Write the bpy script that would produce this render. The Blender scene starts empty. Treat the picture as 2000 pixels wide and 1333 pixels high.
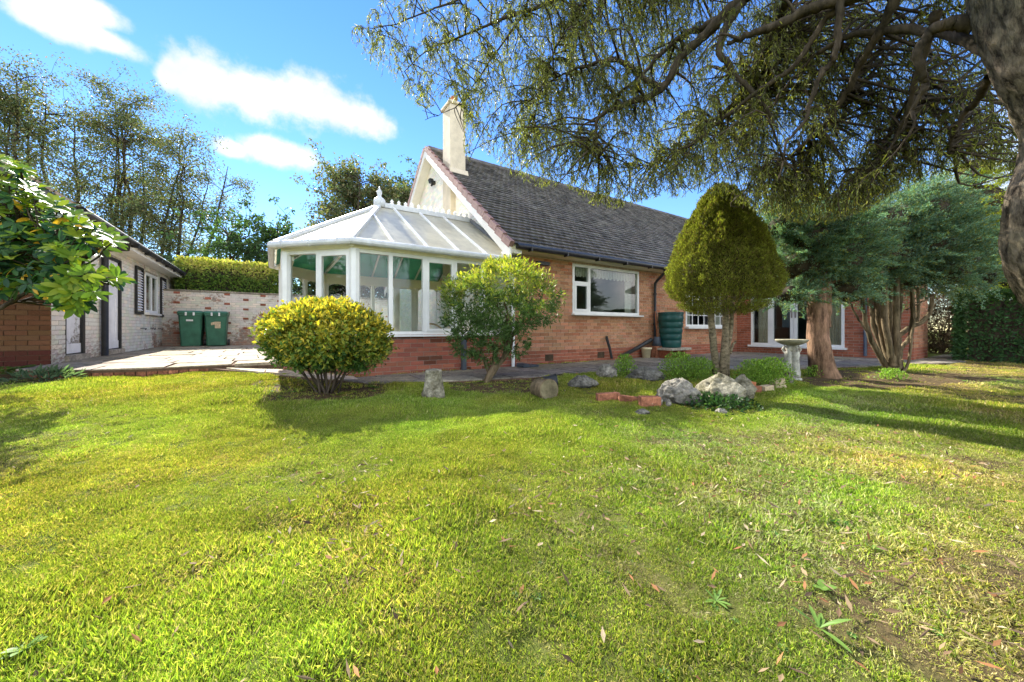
import bpy, math, random
import numpy as np
from mathutils import Vector, Matrix, noise as mnoise

# ---------------------------------------------------------------- camera, sky, sun, exposure
SC = bpy.context.scene
COL = SC.collection
CAMZ = 0.85
FPX, CX, HY = 720.0, 1000.0, 643.0          # focal length, centre and horizon in photo pixels (2000 wide)
YAW = math.atan2(1110, 720)
FWD = np.array([math.cos(YAW), math.sin(YAW), 0.0])   # world X runs along the long house wall
RGT = np.array([math.sin(YAW), -math.cos(YAW), 0.0])
cam_data = bpy.data.cameras.new('camera')
cam = bpy.data.objects.new('camera', cam_data)
COL.objects.link(cam)
cam.location = (0, 0, CAMZ)
cam.rotation_euler = (math.pi / 2, 0, -(math.pi / 2 - YAW))
cam_data.sensor_width = 36.0
cam_data.lens = FPX / 2000 * 36
cam_data.shift_y = -(666.5 - HY) / 2000
cam_data.clip_start = 0.05
cam_data.clip_end = 2000
SC.camera = cam

SUN_EL = math.radians(36)
SUN_AZ = math.radians(-3)                    # from +Y towards +X
SUNDIR = Vector((math.sin(SUN_AZ) * math.cos(SUN_EL), math.cos(SUN_AZ) * math.cos(SUN_EL), math.sin(SUN_EL)))
sd = bpy.data.lights.new('sun', 'SUN')
sd.energy = 2.7
sd.angle = math.radians(0.6)
sd.color = (1.0, 0.955, 0.86)
so = bpy.data.objects.new('sun', sd)
COL.objects.link(so)
so.location = (0, 20, 20)
so.rotation_euler = SUNDIR.to_track_quat('Z', 'Y').to_euler()

SC.view_settings.view_transform = 'Standard'
SC.view_settings.look = 'None'
SC.view_settings.exposure = 2.62
SC.view_settings.gamma = 1.0
SC.cycles.use_denoising = True
SC.cycles.max_bounces = 7
SC.cycles.diffuse_bounces = 4
SC.cycles.transmission_bounces = 6
SC.cycles.transparent_max_bounces = 12
SC.cycles.caustics_reflective = False
SC.cycles.caustics_refractive = False


def pxdir(u, v):
    a = (u - CX) / FPX
    b = (HY - v) / FPX
    return RGT * a + FWD + np.array([0, 0, b])


def P(u, v, d):
    """photo pixel + depth in metres -> world point"""
    return np.array([0, 0, CAMZ]) + pxdir(u, v) * d


def PZ(u, v, z):
    """photo pixel that touches height z -> world point"""
    return P(u, v, (z - CAMZ) / ((HY - v) / FPX))


def PYp(u, v, Y):
    return P(u, v, Y / pxdir(u, v)[1])


def PXp(u, v, X):
    return P(u, v, X / pxdir(u, v)[0])


def proj(p):
    p = np.asarray(p, float)
    q = p - np.array([0, 0, CAMZ])
    d = q @ FWD
    d = np.where(np.abs(d) < 1e-3, 1e-3, d)
    return CX + FPX * (q @ RGT) / d, HY - FPX * q[..., 2] / d, d


world = bpy.data.worlds.new('World')
SC.world = world
world.use_nodes = True
wn = world.node_tree
wn.nodes.clear()


def build_world():
    N, L = wn.nodes, wn.links
    out = N.new('ShaderNodeOutputWorld')
    sky = N.new('ShaderNodeTexSky')
    sky.sky_type = 'NISHITA'
    sky.sun_disc = False
    sky.sun_elevation = SUN_EL
    sky.sun_rotation = SUN_AZ
    sky.altitude = 50
    sky.air_density = 1.0
    sky.dust_density = 0.0
    sky.ozone_density = 2.5
    hs = N.new('ShaderNodeHueSaturation')
    hs.inputs['Saturation'].default_value = 1.25
    hs.inputs['Hue'].default_value = 0.512
    L.new(sky.outputs[0], hs.inputs['Color'])
    bg = N.new('ShaderNodeBackground')
    bg.inputs['Strength'].default_value = 0.0525
    L.new(hs.outputs[0], bg.inputs['Color'])
    # white fair-weather clouds, fixed by direction in the sky
    tc = N.new('ShaderNodeTexCoord')
    nz = N.new('ShaderNodeTexNoise')
    nz.inputs['Scale'].default_value = 6.5
    nz.inputs['Detail'].default_value = 12
    nz.inputs['Roughness'].default_value = 0.62
    L.new(tc.outputs['Generated'], nz.inputs['Vector'])
    blobs = [(95, 40, 80, 42), (150, 10, 70, 38), (190, 74, 82, 30),
             (418, 165, 74, 60), (490, 178, 112, 74), (585, 192, 112, 74), (680, 220, 92, 52), (330, 145, 22, 40),
             (540, 298, 72, 38), (455, 290, 32, 22),
             (2500, 150, 260, 90), (2900, 200, 300, 80), (-700, 200, 300, 80), (-500, 60, 200, 70)]
    cur = None
    for (u, v, w, h) in blobs:
        c = Vector(pxdir(u, v)); k = c.length
        c.normalize()
        t1 = Vector((0, 0, 1)).cross(c).normalized()
        t2 = c.cross(t1).normalized()
        ax = []
        for t, s in ((t1, w), (t2, h)):
            d = N.new('ShaderNodeVectorMath'); d.operation = 'DOT_PRODUCT'
            L.new(tc.outputs['Generated'], d.inputs[0])
            d.inputs[1].default_value = t * (FPX * k / s * (0.8 if s == w else 1.0))
            ax.append(d)
        dc = N.new('ShaderNodeVectorMath'); dc.operation = 'DOT_PRODUCT'
        L.new(tc.outputs['Generated'], dc.inputs[0]); dc.inputs[1].default_value = c
        back = N.new('ShaderNodeMath'); back.operation = 'LESS_THAN'
        L.new(dc.outputs['Value'], back.inputs[0]); back.inputs[1].default_value = 0
        back2 = N.new('ShaderNodeMath'); back2.operation = 'MULTIPLY'
        L.new(back.outputs[0], back2.inputs[0]); back2.inputs[1].default_value = 50
        cb = N.new('ShaderNodeCombineXYZ')
        L.new(ax[0].outputs['Value'], cb.inputs[0]); L.new(ax[1].outputs['Value'], cb.inputs[1]); L.new(back2.outputs[0], cb.inputs[2])
        ln = N.new('ShaderNodeVectorMath'); ln.operation = 'LENGTH'
        L.new(cb.outputs[0], ln.inputs[0])
        if cur is None:
            cur = ln.outputs['Value']
        else:
            mn = N.new('ShaderNodeMath'); mn.operation = 'SMOOTH_MIN'
            L.new(cur, mn.inputs[0]); L.new(ln.outputs['Value'], mn.inputs[1]); mn.inputs[2].default_value = 0.12
            cur = mn.outputs[0]
    # density = 1 - dist + (noise-0.5)*k
    m1 = N.new('ShaderNodeMath'); m1.operation = 'MULTIPLY_ADD'
    L.new(nz.outputs['Fac'], m1.inputs[0]); m1.inputs[1].default_value = 2.3; m1.inputs[2].default_value = -0.38
    m2 = N.new('ShaderNodeMath'); m2.operation = 'SUBTRACT'
    L.new(m1.outputs[0], m2.inputs[0]); L.new(cur, m2.inputs[1])
    mr = N.new('ShaderNodeMapRange'); mr.interpolation_type = 'SMOOTHSTEP'
    mr.inputs['From Min'].default_value = -0.12; mr.inputs['From Max'].default_value = 0.42
    L.new(m2.outputs[0], mr.inputs['Value'])
    mm = N.new('ShaderNodeMath'); mm.operation = 'MULTIPLY'; mm.inputs[1].default_value = 0.95
    L.new(mr.outputs[0], mm.inputs[0])
    # extra cloud added over the unseen sky to lift the shade with fill light
    nz2 = N.new('ShaderNodeTexNoise'); nz2.inputs['Scale'].default_value = 2.3; nz2.inputs['Detail'].default_value = 7
    L.new(tc.outputs['Generated'], nz2.inputs['Vector'])
    g1 = N.new('ShaderNodeMapRange'); g1.interpolation_type = 'SMOOTHSTEP'
    g1.inputs['From Min'].default_value = 0.45; g1.inputs['From Max'].default_value = 0.60
    L.new(nz2.outputs['Fac'], g1.inputs['Value'])
    vd = N.new('ShaderNodeVectorMath'); vd.operation = 'DOT_PRODUCT'
    L.new(tc.outputs['Generated'], vd.inputs[0]); vd.inputs[1].default_value = Vector(pxdir(900, 200)).normalized()
    g2 = N.new('ShaderNodeMapRange'); g2.interpolation_type = 'SMOOTHSTEP'
    g2.inputs['From Min'].default_value = 0.62; g2.inputs['From Max'].default_value = 0.35
    L.new(vd.outputs['Value'], g2.inputs['Value'])
    g3 = N.new('ShaderNodeMath'); g3.operation = 'MULTIPLY'
    L.new(g1.outputs[0], g3.inputs[0]); L.new(g2.outputs[0], g3.inputs[1])
    g4 = N.new('ShaderNodeMath'); g4.operation = 'MAXIMUM'
    L.new(mm.outputs[0], g4.inputs[0]); L.new(g3.outputs[0], g4.inputs[1])
    mm = g4
    cl = N.new('ShaderNodeBackground')
    nz3 = N.new('ShaderNodeTexNoise'); nz3.inputs['Scale'].default_value = 7; nz3.inputs['Detail'].default_value = 6
    L.new(tc.outputs['Generated'], nz3.inputs['Vector'])
    cr_ = N.new('ShaderNodeValToRGB')
    cr_.color_ramp.elements[0].position = 0.35; cr_.color_ramp.elements[0].color = (0.80, 0.84, 0.90, 1)
    cr_.color_ramp.elements[1].position = 0.55; cr_.color_ramp.elements[1].color = (1.0, 0.99, 0.98, 1)
    L.new(nz3.outputs['Fac'], cr_.inputs[0]); L.new(cr_.outputs[0], cl.inputs['Color'])
    # clouds away from the sun are made brighter for more fill light
    sdot = N.new('ShaderNodeVectorMath'); sdot.operation = 'DOT_PRODUCT'
    L.new(tc.outputs['Generated'], sdot.inputs[0]); sdot.inputs[1].default_value = SUNDIR
    sr_ = N.new('ShaderNodeMapRange'); sr_.inputs['From Min'].default_value = 0.75; sr_.inputs['From Max'].default_value = -0.4
    sr_.inputs['To Min'].default_value = 0.20; sr_.inputs['To Max'].default_value = 0.75
    L.new(sdot.outputs['Value'], sr_.inputs['Value']); L.new(sr_.outputs[0], cl.inputs['Strength'])
    mx = N.new('ShaderNodeMixShader')
    L.new(mm.outputs[0], mx.inputs[0]); L.new(bg.outputs[0], mx.inputs[1]); L.new(cl.outputs[0], mx.inputs[2])
    L.new(mx.outputs[0], out.inputs['Surface'])


build_world()

# ---------------------------------------------------------------- materials
MATS = {}


def nd(nt, t, **kw):
    n = nt.nodes.new(t)
    for k, v in kw.items():
        setattr(n, k, v)
    return n


def base_mat(name):
    m = bpy.data.materials.new(name)
    m.use_nodes = True
    m.node_tree.nodes.clear()
    MATS[name] = m
    return m, m.node_tree


def ramp(nt, fac, stops):
    r = nd(nt, 'ShaderNodeValToRGB')
    els = r.color_ramp.elements
    while len(els) < len(stops):
        els.new(0.5)
    for e, (p, c) in zip(els, stops):
        e.position = p
        e.color = (*c, 1)
    nt.links.new(fac, r.inputs[0])
    return r.outputs[0]


def noise_tex(nt, scale, detail=4, rough=0.6, coord='Object', stretch=None):
    tc = nd(nt, 'ShaderNodeTexCoord')
    n = nd(nt, 'ShaderNodeTexNoise')
    n.inputs['Scale'].default_value = scale
    n.inputs['Detail'].default_value = detail
    n.inputs['Roughness'].default_value = rough
    if stretch:
        mp = nd(nt, 'ShaderNodeMapping')
        mp.inputs['Scale'].default_value = stretch
        nt.links.new(tc.outputs[coord], mp.inputs[0])
        nt.links.new(mp.outputs[0], n.inputs['Vector'])
    else:
        nt.links.new(tc.outputs[coord], n.inputs['Vector'])
    return n.outputs['Fac']


def mixc(nt, a, b, fac, mode='MIX'):
    m = nd(nt, 'ShaderNodeMix', data_type='RGBA', blend_type=mode)
    for sock, val in ((m.inputs[0], fac), (m.inputs[6], a), (m.inputs[7], b)):
        if hasattr(val, 'is_linked') or hasattr(val, 'links'):
            nt.links.new(val, sock)
        elif isinstance(val, (int, float)):
            sock.default_value = val
        else:
            sock.default_value = (*val, 1)
    return m.outputs[2]


def solid(name, col, rough=0.6, var=0.25, nscale=6, bump=0.0, bscale=40, attr=False, spec=0.5, metal=0.0, col2=None, thr=(0.35, 0.65), coord='Object', fine=None):
    """principled surface with noise mottling, optional second colour patches, per-piece colour attribute and bump"""
    m, nt = base_mat(name)
    out = nd(nt, 'ShaderNodeOutputMaterial')
    bs = nd(nt, 'ShaderNodeBsdfPrincipled')
    nt.links.new(bs.outputs[0], out.inputs[0])
    f = noise_tex(nt, nscale, 5, 0.65, coord)
    lo = tuple(c * (1 - var) for c in col)
    hi = tuple(min(1, c * (1 + var)) for c in (col2 or col))
    c = ramp(nt, f, [(thr[0], lo), (thr[1], hi)])
    if fine:
        f2 = noise_tex(nt, fine, 3, 0.7, coord)
        c = mixc(nt, c, ramp(nt, f2, [(0.3, (0.62, 0.62, 0.62)), (0.7, (1.3, 1.3, 1.3))]), 1.0, 'MULTIPLY')
    if attr:
        at = nd(nt, 'ShaderNodeAttribute', attribute_name='col')
        c = mixc(nt, c, at.outputs['Color'], 1.0, 'MULTIPLY')
    nt.links.new(c, bs.inputs['Base Color'])
    bs.inputs['Roughness'].default_value = rough
    bs.inputs['Metallic'].default_value = metal
    bs.inputs['Specular IOR Level'].default_value = spec
    if bump:
        b = nd(nt, 'ShaderNodeBump')
        b.inputs['Strength'].default_value = bump
        b.inputs['Distance'].default_value = 0.02
        nt.links.new(noise_tex(nt, bscale, 6, 0.7, coord), b.inputs['Height'])
        nt.links.new(b.outputs[0], bs.inputs['Normal'])
    return m


def leafy(name, transl=0.45, rough=0.5, spec=0.3, inst=False, tcol=(1.15, 1.25, 0.55)):
    """leaf surface: colour from the per-leaf attribute, light comes through the blade"""
    m, nt = base_mat(name)
    out = nd(nt, 'ShaderNodeOutputMaterial')
    at = nd(nt, 'ShaderNodeAttribute', attribute_name='col')
    c = at.outputs['Color']
    if inst:
        ai = nd(nt, 'ShaderNodeAttribute', attribute_name='tint', attribute_type='INSTANCER')
        c = mixc(nt, c, ai.outputs['Color'], 1.0, 'MULTIPLY')
    bs = nd(nt, 'ShaderNodeBsdfPrincipled')
    nt.links.new(c, bs.inputs['Base Color'])
    bs.inputs['Roughness'].default_value = rough
    bs.inputs['Specular IOR Level'].default_value = spec
    tr = nd(nt, 'ShaderNodeBsdfTranslucent')
    nt.links.new(mixc(nt, c, tcol, 1.0, 'MULTIPLY'), tr.inputs['Color'])
    mx = nd(nt, 'ShaderNodeMixShader')
    mx.inputs[0].default_value = transl
    nt.links.new(bs.outputs[0], mx.inputs[1]); nt.links.new(tr.outputs[0], mx.inputs[2])
    nt.links.new(mx.outputs[0], out.inputs[0])
    return m


def glass_mat(name, tint=(0.93, 0.96, 0.95), refl=1.0):
    m, nt = base_mat(name)
    out = nd(nt, 'ShaderNodeOutputMaterial')
    tr = nd(nt, 'ShaderNodeBsdfTransparent'); tr.inputs[0].default_value = (*tint, 1)
    gl = nd(nt, 'ShaderNodeBsdfGlossy'); gl.inputs['Roughness'].default_value = 0.015
    fr = nd(nt, 'ShaderNodeFresnel'); fr.inputs['IOR'].default_value = 1.6
    ml = nd(nt, 'ShaderNodeMath', operation='MULTIPLY'); ml.inputs[1].default_value = refl
    gn = nd(nt, 'ShaderNodeNewGeometry')
    fb = nd(nt, 'ShaderNodeMath', operation='SUBTRACT'); fb.inputs[0].default_value = 1.0
    nt.links.new(gn.outputs['Backfacing'], fb.inputs[1])
    fm = nd(nt, 'ShaderNodeMath', operation='MULTIPLY')
    nt.links.new(fr.outputs[0], fm.inputs[0]); nt.links.new(fb.outputs[0], fm.inputs[1])
    nt.links.new(fm.outputs[0], ml.inputs[0])
    mx = nd(nt, 'ShaderNodeMixShader')
    nt.links.new(ml.outputs[0], mx.inputs[0]); nt.links.new(tr.outputs[0], mx.inputs[1]); nt.links.new(gl.outputs[0], mx.inputs[2])
    nt.links.new(mx.outputs[0], out.inputs[0])
    return m


def sheet_mat(name, col, transl, rough=0.3, var=0.08, nscale=3):
    """translucent roof sheet"""
    m, nt = base_mat(name)
    out = nd(nt, 'ShaderNodeOutputMaterial')
    c = ramp(nt, noise_tex(nt, nscale, 6, 0.7), [(0.3, tuple(x * (1 - var) for x in col)), (0.7, col)])
    bs = nd(nt, 'ShaderNodeBsdfPrincipled'); bs.inputs['Roughness'].default_value = rough
    nt.links.new(c, bs.inputs['Base Color'])
    tr = nd(nt, 'ShaderNodeBsdfTranslucent'); nt.links.new(c, tr.inputs['Color'])
    mx = nd(nt, 'ShaderNodeMixShader'); mx.inputs[0].default_value = transl
    nt.links.new(bs.outputs[0], mx.inputs[1]); nt.links.new(tr.outputs[0], mx.inputs[2])
    nt.links.new(mx.outputs[0], out.inputs[0])
    return m


def worn_paint(name, paint, under, amount=0.5, rough=0.75, dirt=(0.22, 0.19, 0.15)):
    """cream paint flaking off brick, denser low down where splash and damp lift it"""
    m, nt = base_mat(name)
    out = nd(nt, 'ShaderNodeOutputMaterial')
    bs = nd(nt, 'ShaderNodeBsdfPrincipled'); bs.inputs['Roughness'].default_value = rough
    nt.links.new(bs.outputs[0], out.inputs[0])
    at = nd(nt, 'ShaderNodeAttribute', attribute_name='col')
    n1 = noise_tex(nt, 1.3, 4, 0.6)
    n2 = noise_tex(nt, 14, 6, 0.75)
    geo = nd(nt, 'ShaderNodeNewGeometry')
    sx = nd(nt, 'ShaderNodeSeparateXYZ'); nt.links.new(geo.outputs['Position'], sx.inputs[0])
    zr = nd(nt, 'ShaderNodeMapRange'); nt.links.new(sx.outputs[2], zr.inputs[0])
    zr.inputs['From Min'].default_value = 0.3; zr.inputs['From Max'].default_value = 1.3
    zr.inputs['To Min'].default_value = 0.16; zr.inputs['To Max'].default_value = 0.0
    s = nd(nt, 'ShaderNodeMath', operation='MULTIPLY'); nt.links.new(n1, s.inputs[0]); nt.links.new(n2, s.inputs[1])
    s2 = nd(nt, 'ShaderNodeMath', operation='ADD'); nt.links.new(s.outputs[0], s2.inputs[0]); nt.links.new(zr.outputs[0], s2.inputs[1])
    mk = nd(nt, 'ShaderNodeMapRange'); nt.links.new(s2.outputs[0], mk.inputs[0])
    mk.inputs['From Min'].default_value = 0.44 - 0.2 * amount; mk.inputs['From Max'].default_value = 0.49 - 0.2 * amount
    pc = mixc(nt, ramp(nt, noise_tex(nt, 5, 5, 0.7), [(0.3, tuple(c * 0.8 for c in paint)), (0.6, paint)]), at.outputs['Color'], 1.0, 'MULTIPLY')
    uc = ramp(nt, noise_tex(nt, 9, 4, 0.6), [(0.35, dirt), (0.6, under)])
    nt.links.new(mixc(nt, pc, uc, mk.outputs[0]), bs.inputs['Base Color'])
    b = nd(nt, 'ShaderNodeBump'); b.inputs['Strength'].default_value = 0.35; b.inputs['Distance'].default_value = 0.01
    nt.links.new(noise_tex(nt, 60, 4, 0.7), b.inputs['Height']); nt.links.new(b.outputs[0], bs.inputs['Normal'])
    return m


def bark(name, dark, light, scale=9, bump=0.9, stretch=(1, 1, 0.22)):
    m, nt = base_mat(name)
    out = nd(nt, 'ShaderNodeOutputMaterial')
    bs = nd(nt, 'ShaderNodeBsdfPrincipled'); bs.inputs['Roughness'].default_value = 0.85
    bs.inputs['Specular IOR Level'].default_value = 0.15
    nt.links.new(bs.outputs[0], out.inputs[0])
    f = noise_tex(nt, scale, 6, 0.7, 'Object', stretch)
    f2 = noise_tex(nt, 2.2, 4, 0.6)
    c = ramp(nt, f, [(0.36, dark), (0.62, light)])
    c = mixc(nt, c, ramp(nt, f2, [(0.35, (0.7, 0.72, 0.6)), (0.65, (1.15, 1.1, 1.05))]), 1.0, 'MULTIPLY')
    nt.links.new(c, bs.inputs['Base Color'])
    b = nd(nt, 'ShaderNodeBump'); b.inputs['Strength'].default_value = bump; b.inputs['Distance'].default_value = 0.03
    nt.links.new(f, b.inputs['Height']); nt.links.new(b.outputs[0], bs.inputs['Normal'])
    return m


solid('brick', (0.45, 0.19, 0.105), 0.85, 0.22, 22, 0.5, 90, attr=True, spec=0.2, fine=120)
MATS['brick'].name = 'brick'
solid('mortar', (0.44, 0.34, 0.26), 0.95, 0.25, 12, 0.4, 120, spec=0.1)
solid('mortar_red', (0.38, 0.31, 0.26), 0.95, 0.25, 12, 0.4, 120, spec=0.1)
solid('mortar_brown', (0.13, 0.08, 0.05), 0.95, 0.25, 12, 0.4, 120, spec=0.1)
worn_paint('painted_brick', (0.80, 0.75, 0.64), (0.36, 0.17, 0.11), 0.30)
solid('dirty_joint', (0.40, 0.36, 0.29), 0.95, 0.3, 9, 0.4, 80, spec=0.1)
worn_paint('flaking_brick', (0.66, 0.59, 0.48), (0.33, 0.17, 0.11), 0.74)
solid('gable_paint', (0.90, 0.86, 0.74), 0.8, 0.07, 4, 0.2, 60, attr=True, spec=0.2)
solid('render_cream', (0.66, 0.57, 0.43), 0.9, 0.14, 3, 0.6, 70, spec=0.15)
solid('tile', (0.135, 0.129, 0.124), 0.85, 0.35, 3, 0.35, 70, attr=True, spec=0.12, fine=30)
solid('verge_cap', (0.30, 0.185, 0.165), 0.8, 0.2, 9, 0.3, 60, spec=0.2)
solid('white_upvc', (0.80, 0.80, 0.78), 0.4, 0.07, 2.5, 0.03, 60, spec=0.5)
solid('grey_upvc', (0.62, 0.64, 0.66), 0.45, 0.12, 6, 0, spec=0.5)
solid('white_board', (0.80, 0.77, 0.70), 0.5, 0.07, 3, 0.05, 30, spec=0.4)
solid('cream_board', (0.78, 0.74, 0.52), 0.55, 0.08, 3, 0.05, 30, spec=0.4)
solid('door_paint', (0.74, 0.74, 0.76), 0.6, 0.12, 3, 0.1, 40, spec=0.3)
worn_paint('peeling_door', (0.72, 0.72, 0.74), (0.17, 0.13, 0.10), 0.42)
solid('black_plastic', (0.016, 0.017, 0.018), 0.45, 0.3, 8, 0.05, 40, spec=0.5)
solid('black_paint', (0.018, 0.017, 0.017), 0.55, 0.3, 8, 0.1, 40, spec=0.4)
solid('grey_pipe', (0.055, 0.07, 0.09), 0.5, 0.2, 8, 0, spec=0.4)
solid('green_butt', (0.006, 0.075, 0.068), 0.38, 0.18, 5, 0.03, 30, spec=0.5)
solid('bin_green', (0.035, 0.13, 0.075), 0.5, 0.22, 4, 0.04, 30, spec=0.4)
solid('sticker', (0.66, 0.66, 0.62), 0.6, 0.2, 20, 0)
solid('torn_label', (0.52, 0.40, 0.25), 0.8, 0.3, 30, 0)
solid('terracotta', (0.42, 0.155, 0.07), 0.8, 0.2, 9, 0.2, 50, spec=0.2)
solid('cream_pot', (0.76, 0.66, 0.42), 0.6, 0.1, 6, 0.1, 40)
solid('slab', (0.40, 0.345, 0.27), 0.9, 0.30, 7, 0.5, 50, attr=True, spec=0.2, fine=26)
solid('step_brick', (0.33, 0.135, 0.075), 0.9, 0.5, 12, 0.5, 60, attr=True, spec=0.15, fine=60)
solid('rock', (0.15, 0.14, 0.115), 0.9, 0.5, 8, 1.0, 26, spec=0.15, fine=30)
solid('rock_pale', (0.24, 0.22, 0.18), 0.9, 0.45, 8, 1.0, 26, spec=0.15, fine=30)
solid('rock_moss', (0.15, 0.14, 0.075), 0.9, 0.5, 7, 1.0, 24, spec=0.1, col2=(0.27, 0.245, 0.18), fine=26)
solid('old_stone', (0.17, 0.15, 0.09), 0.9, 0.45, 9, 1.0, 40, spec=0.1, col2=(0.27, 0.25, 0.19), fine=40)
solid('bath_stone', (0.46, 0.44, 0.37), 0.85, 0.35, 14, 0.7, 60, spec=0.15)
solid('bowl_stone', (0.29, 0.27, 0.19), 0.9, 0.3, 9, 0.6, 50, spec=0.15)
solid('wood_end', (0.17, 0.145, 0.085), 0.9, 0.4, 8, 0.6, 40, spec=0.1)
solid('old_wood', (0.10, 0.07, 0.045), 0.9, 0.35, 8, 0.6, 40, spec=0.1)
solid('steel', (0.32, 0.31, 0.29), 0.35, 0.1, 5, 0, metal=1.0)
solid('room_grey', (0.16, 0.16, 0.165), 0.9, 0.1, 2, 0)
solid('room_cream', (0.88, 0.82, 0.70), 0.9, 0.05, 2, 0)
solid('room_floor', (0.30, 0.22, 0.15), 0.6, 0.15, 4, 0)
solid('lead', (0.15, 0.16, 0.17), 0.5, 0.15, 6, 0.1, 30)
solid('curtain', (0.62, 0.56, 0.40), 0.9, 0.1, 8, 0)
solid('lace', (0.55, 0.54, 0.46), 0.9, 0.15, 30, 0)
solid('blue_curtain', (0.10, 0.20, 0.25), 0.9, 0.1, 8, 0)
sheet_mat('roof_sheet', (0.93, 0.89, 0.74), 0.5, 0.2, 0.22, 5)
sheet_mat('roof_lining', (0.16, 0.42, 0.35), 0.6, 0.6, 0.15)
glass_mat('glass', (0.95, 0.97, 0.96), 1.0)
glass_mat('dark_glass', (0.85, 0.88, 0.87), 1.0)
glass_mat('obscure_glass', (0.72, 0.80, 0.78), 1.0)
bark('willow_bark', (0.035, 0.027, 0.02), (0.27, 0.22, 0.165), 22, 1.0, (1, 1, 0.35))
bark('dark_bark', (0.025, 0.02, 0.014), (0.095, 0.075, 0.055), 14, 0.6)
bark('red_bark', (0.085, 0.05, 0.034), (0.32, 0.195, 0.13), 13, 0.9, (1, 1, 0.3))
bark('tan_bark', (0.05, 0.038, 0.022), (0.21, 0.16, 0.10), 16, 0.7)
bark('grey_bark', (0.08, 0.065, 0.042), (0.27, 0.225, 0.15), 18, 0.7, (1, 1, 1.6))
leafy('leaf', 0.42)
leafy('willow_leaf', 0.58, 0.45, 0.35)
leafy('glossy_leaf', 0.34, 0.45, 0.25)
leafy('needle', 0.35, 0.6, 0.2)
leafy('grass_blade', 0.45, 0.55, 0.25, inst=True)
leafy('litter_leaf', 0.15, 0.8, 0.2)


def ground_mat():
    m, nt = base_mat('ground')
    out = nd(nt, 'ShaderNodeOutputMaterial')
    bs = nd(nt, 'ShaderNodeBsdfPrincipled'); bs.inputs['Roughness'].default_value = 0.95
    bs.inputs['Specular IOR Level'].default_value = 0.1
    nt.links.new(bs.outputs[0], out.inputs[0])
    g = ramp(nt, noise_tex(nt, 9, 6, 0.75), [(0.3, (0.05, 0.07, 0.014)), (0.5, (0.10, 0.13, 0.02)), (0.72, (0.17, 0.17, 0.05))])
    s = ramp(nt, noise_tex(nt, 16, 6, 0.75), [(0.3, (0.035, 0.024, 0.015)), (0.55, (0.11, 0.07, 0.04)), (0.75, (0.20, 0.13, 0.075))])
    at = nd(nt, 'ShaderNodeAttribute', attribute_name='col')
    sp = nd(nt, 'ShaderNodeSeparateColor'); nt.links.new(at.outputs['Color'], sp.inputs[0])
    nt.links.new(mixc(nt, g, s, sp.outputs[0]), bs.inputs['Base Color'])
    b = nd(nt, 'ShaderNodeBump'); b.inputs['Strength'].default_value = 0.8; b.inputs['Distance'].default_value = 0.03
    nt.links.new(noise_tex(nt, 30, 6, 0.75), b.inputs['Height']); nt.links.new(b.outputs[0], bs.inputs['Normal'])


ground_mat()

# ---------------------------------------------------------------- mesh helpers
WM = {}
I4 = Matrix.Identity(4)


def mesh_arrays(name, V, F, col=None, smooth=False):
    V = np.asarray(V, np.float32)
    me = bpy.data.meshes.new(name)
    me.vertices.add(len(V))
    me.vertices.foreach_set('co', V.ravel())
    if isinstance(F, np.ndarray):
        k = F.shape[1]
        nl = F.size
        me.loops.add(nl)
        me.loops.foreach_set('vertex_index', F.astype(np.int32).ravel())
        me.polygons.add(len(F))
        me.polygons.foreach_set('loop_start', np.arange(0, nl, k, dtype=np.int32))
        me.polygons.foreach_set('loop_total', np.full(len(F), k, np.int32))
    else:
        tot = np.array([len(f) for f in F], np.int32)
        flat = np.array([i for f in F for i in f], np.int32)
        me.loops.add(len(flat))
        me.loops.foreach_set('vertex_index', flat)
        me.polygons.add(len(F))
        st = np.zeros(len(F), np.int32)
        st[1:] = np.cumsum(tot)[:-1]
        me.polygons.foreach_set('loop_start', st)
        me.polygons.foreach_set('loop_total', tot)
    if col is not None:
        a = me.attributes.new('col', 'FLOAT_COLOR', 'POINT')
        c = np.ones((len(V), 4), np.float32)
        c[:, :3] = np.asarray(col, np.float32)
        a.data.foreach_set('color', c.ravel())
    me.polygons.foreach_set('use_smooth', np.full(len(me.polygons), bool(smooth)))
    me.update(calc_edges=True)
    me.validate()
    return me


def link(name, me, mat=None, parent=None, world=None):
    o = bpy.data.objects.new(name, me)
    COL.objects.link(o)
    if mat and me is not None and not me.materials:
        me.materials.append(MATS[mat])
    w = world if world is not None else I4
    if parent is not None:
        o.parent = parent
        o.matrix_parent_inverse = WM[parent].inverted()
    o.matrix_basis = w
    WM[o] = w.copy()
    return o


def tag(o, label=None, cat=None, group=None, kind=None):
    if label: o['label'] = label
    if cat: o['category'] = cat
    if group: o['group'] = group
    if kind: o['kind'] = kind
    return o


def thing(name, loc, label, cat, group=None):
    o = bpy.data.objects.new(name, None)
    COL.objects.link(o)
    o.empty_display_size = 0.2
    m = Matrix.Translation(Vector([float(x) for x in loc]))
    o.matrix_basis = m
    WM[o] = m
    return tag(o, label, cat, group)


def T(x, y, z):
    return Matrix.Translation(Vector((float(x), float(y), float(z))))


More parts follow.
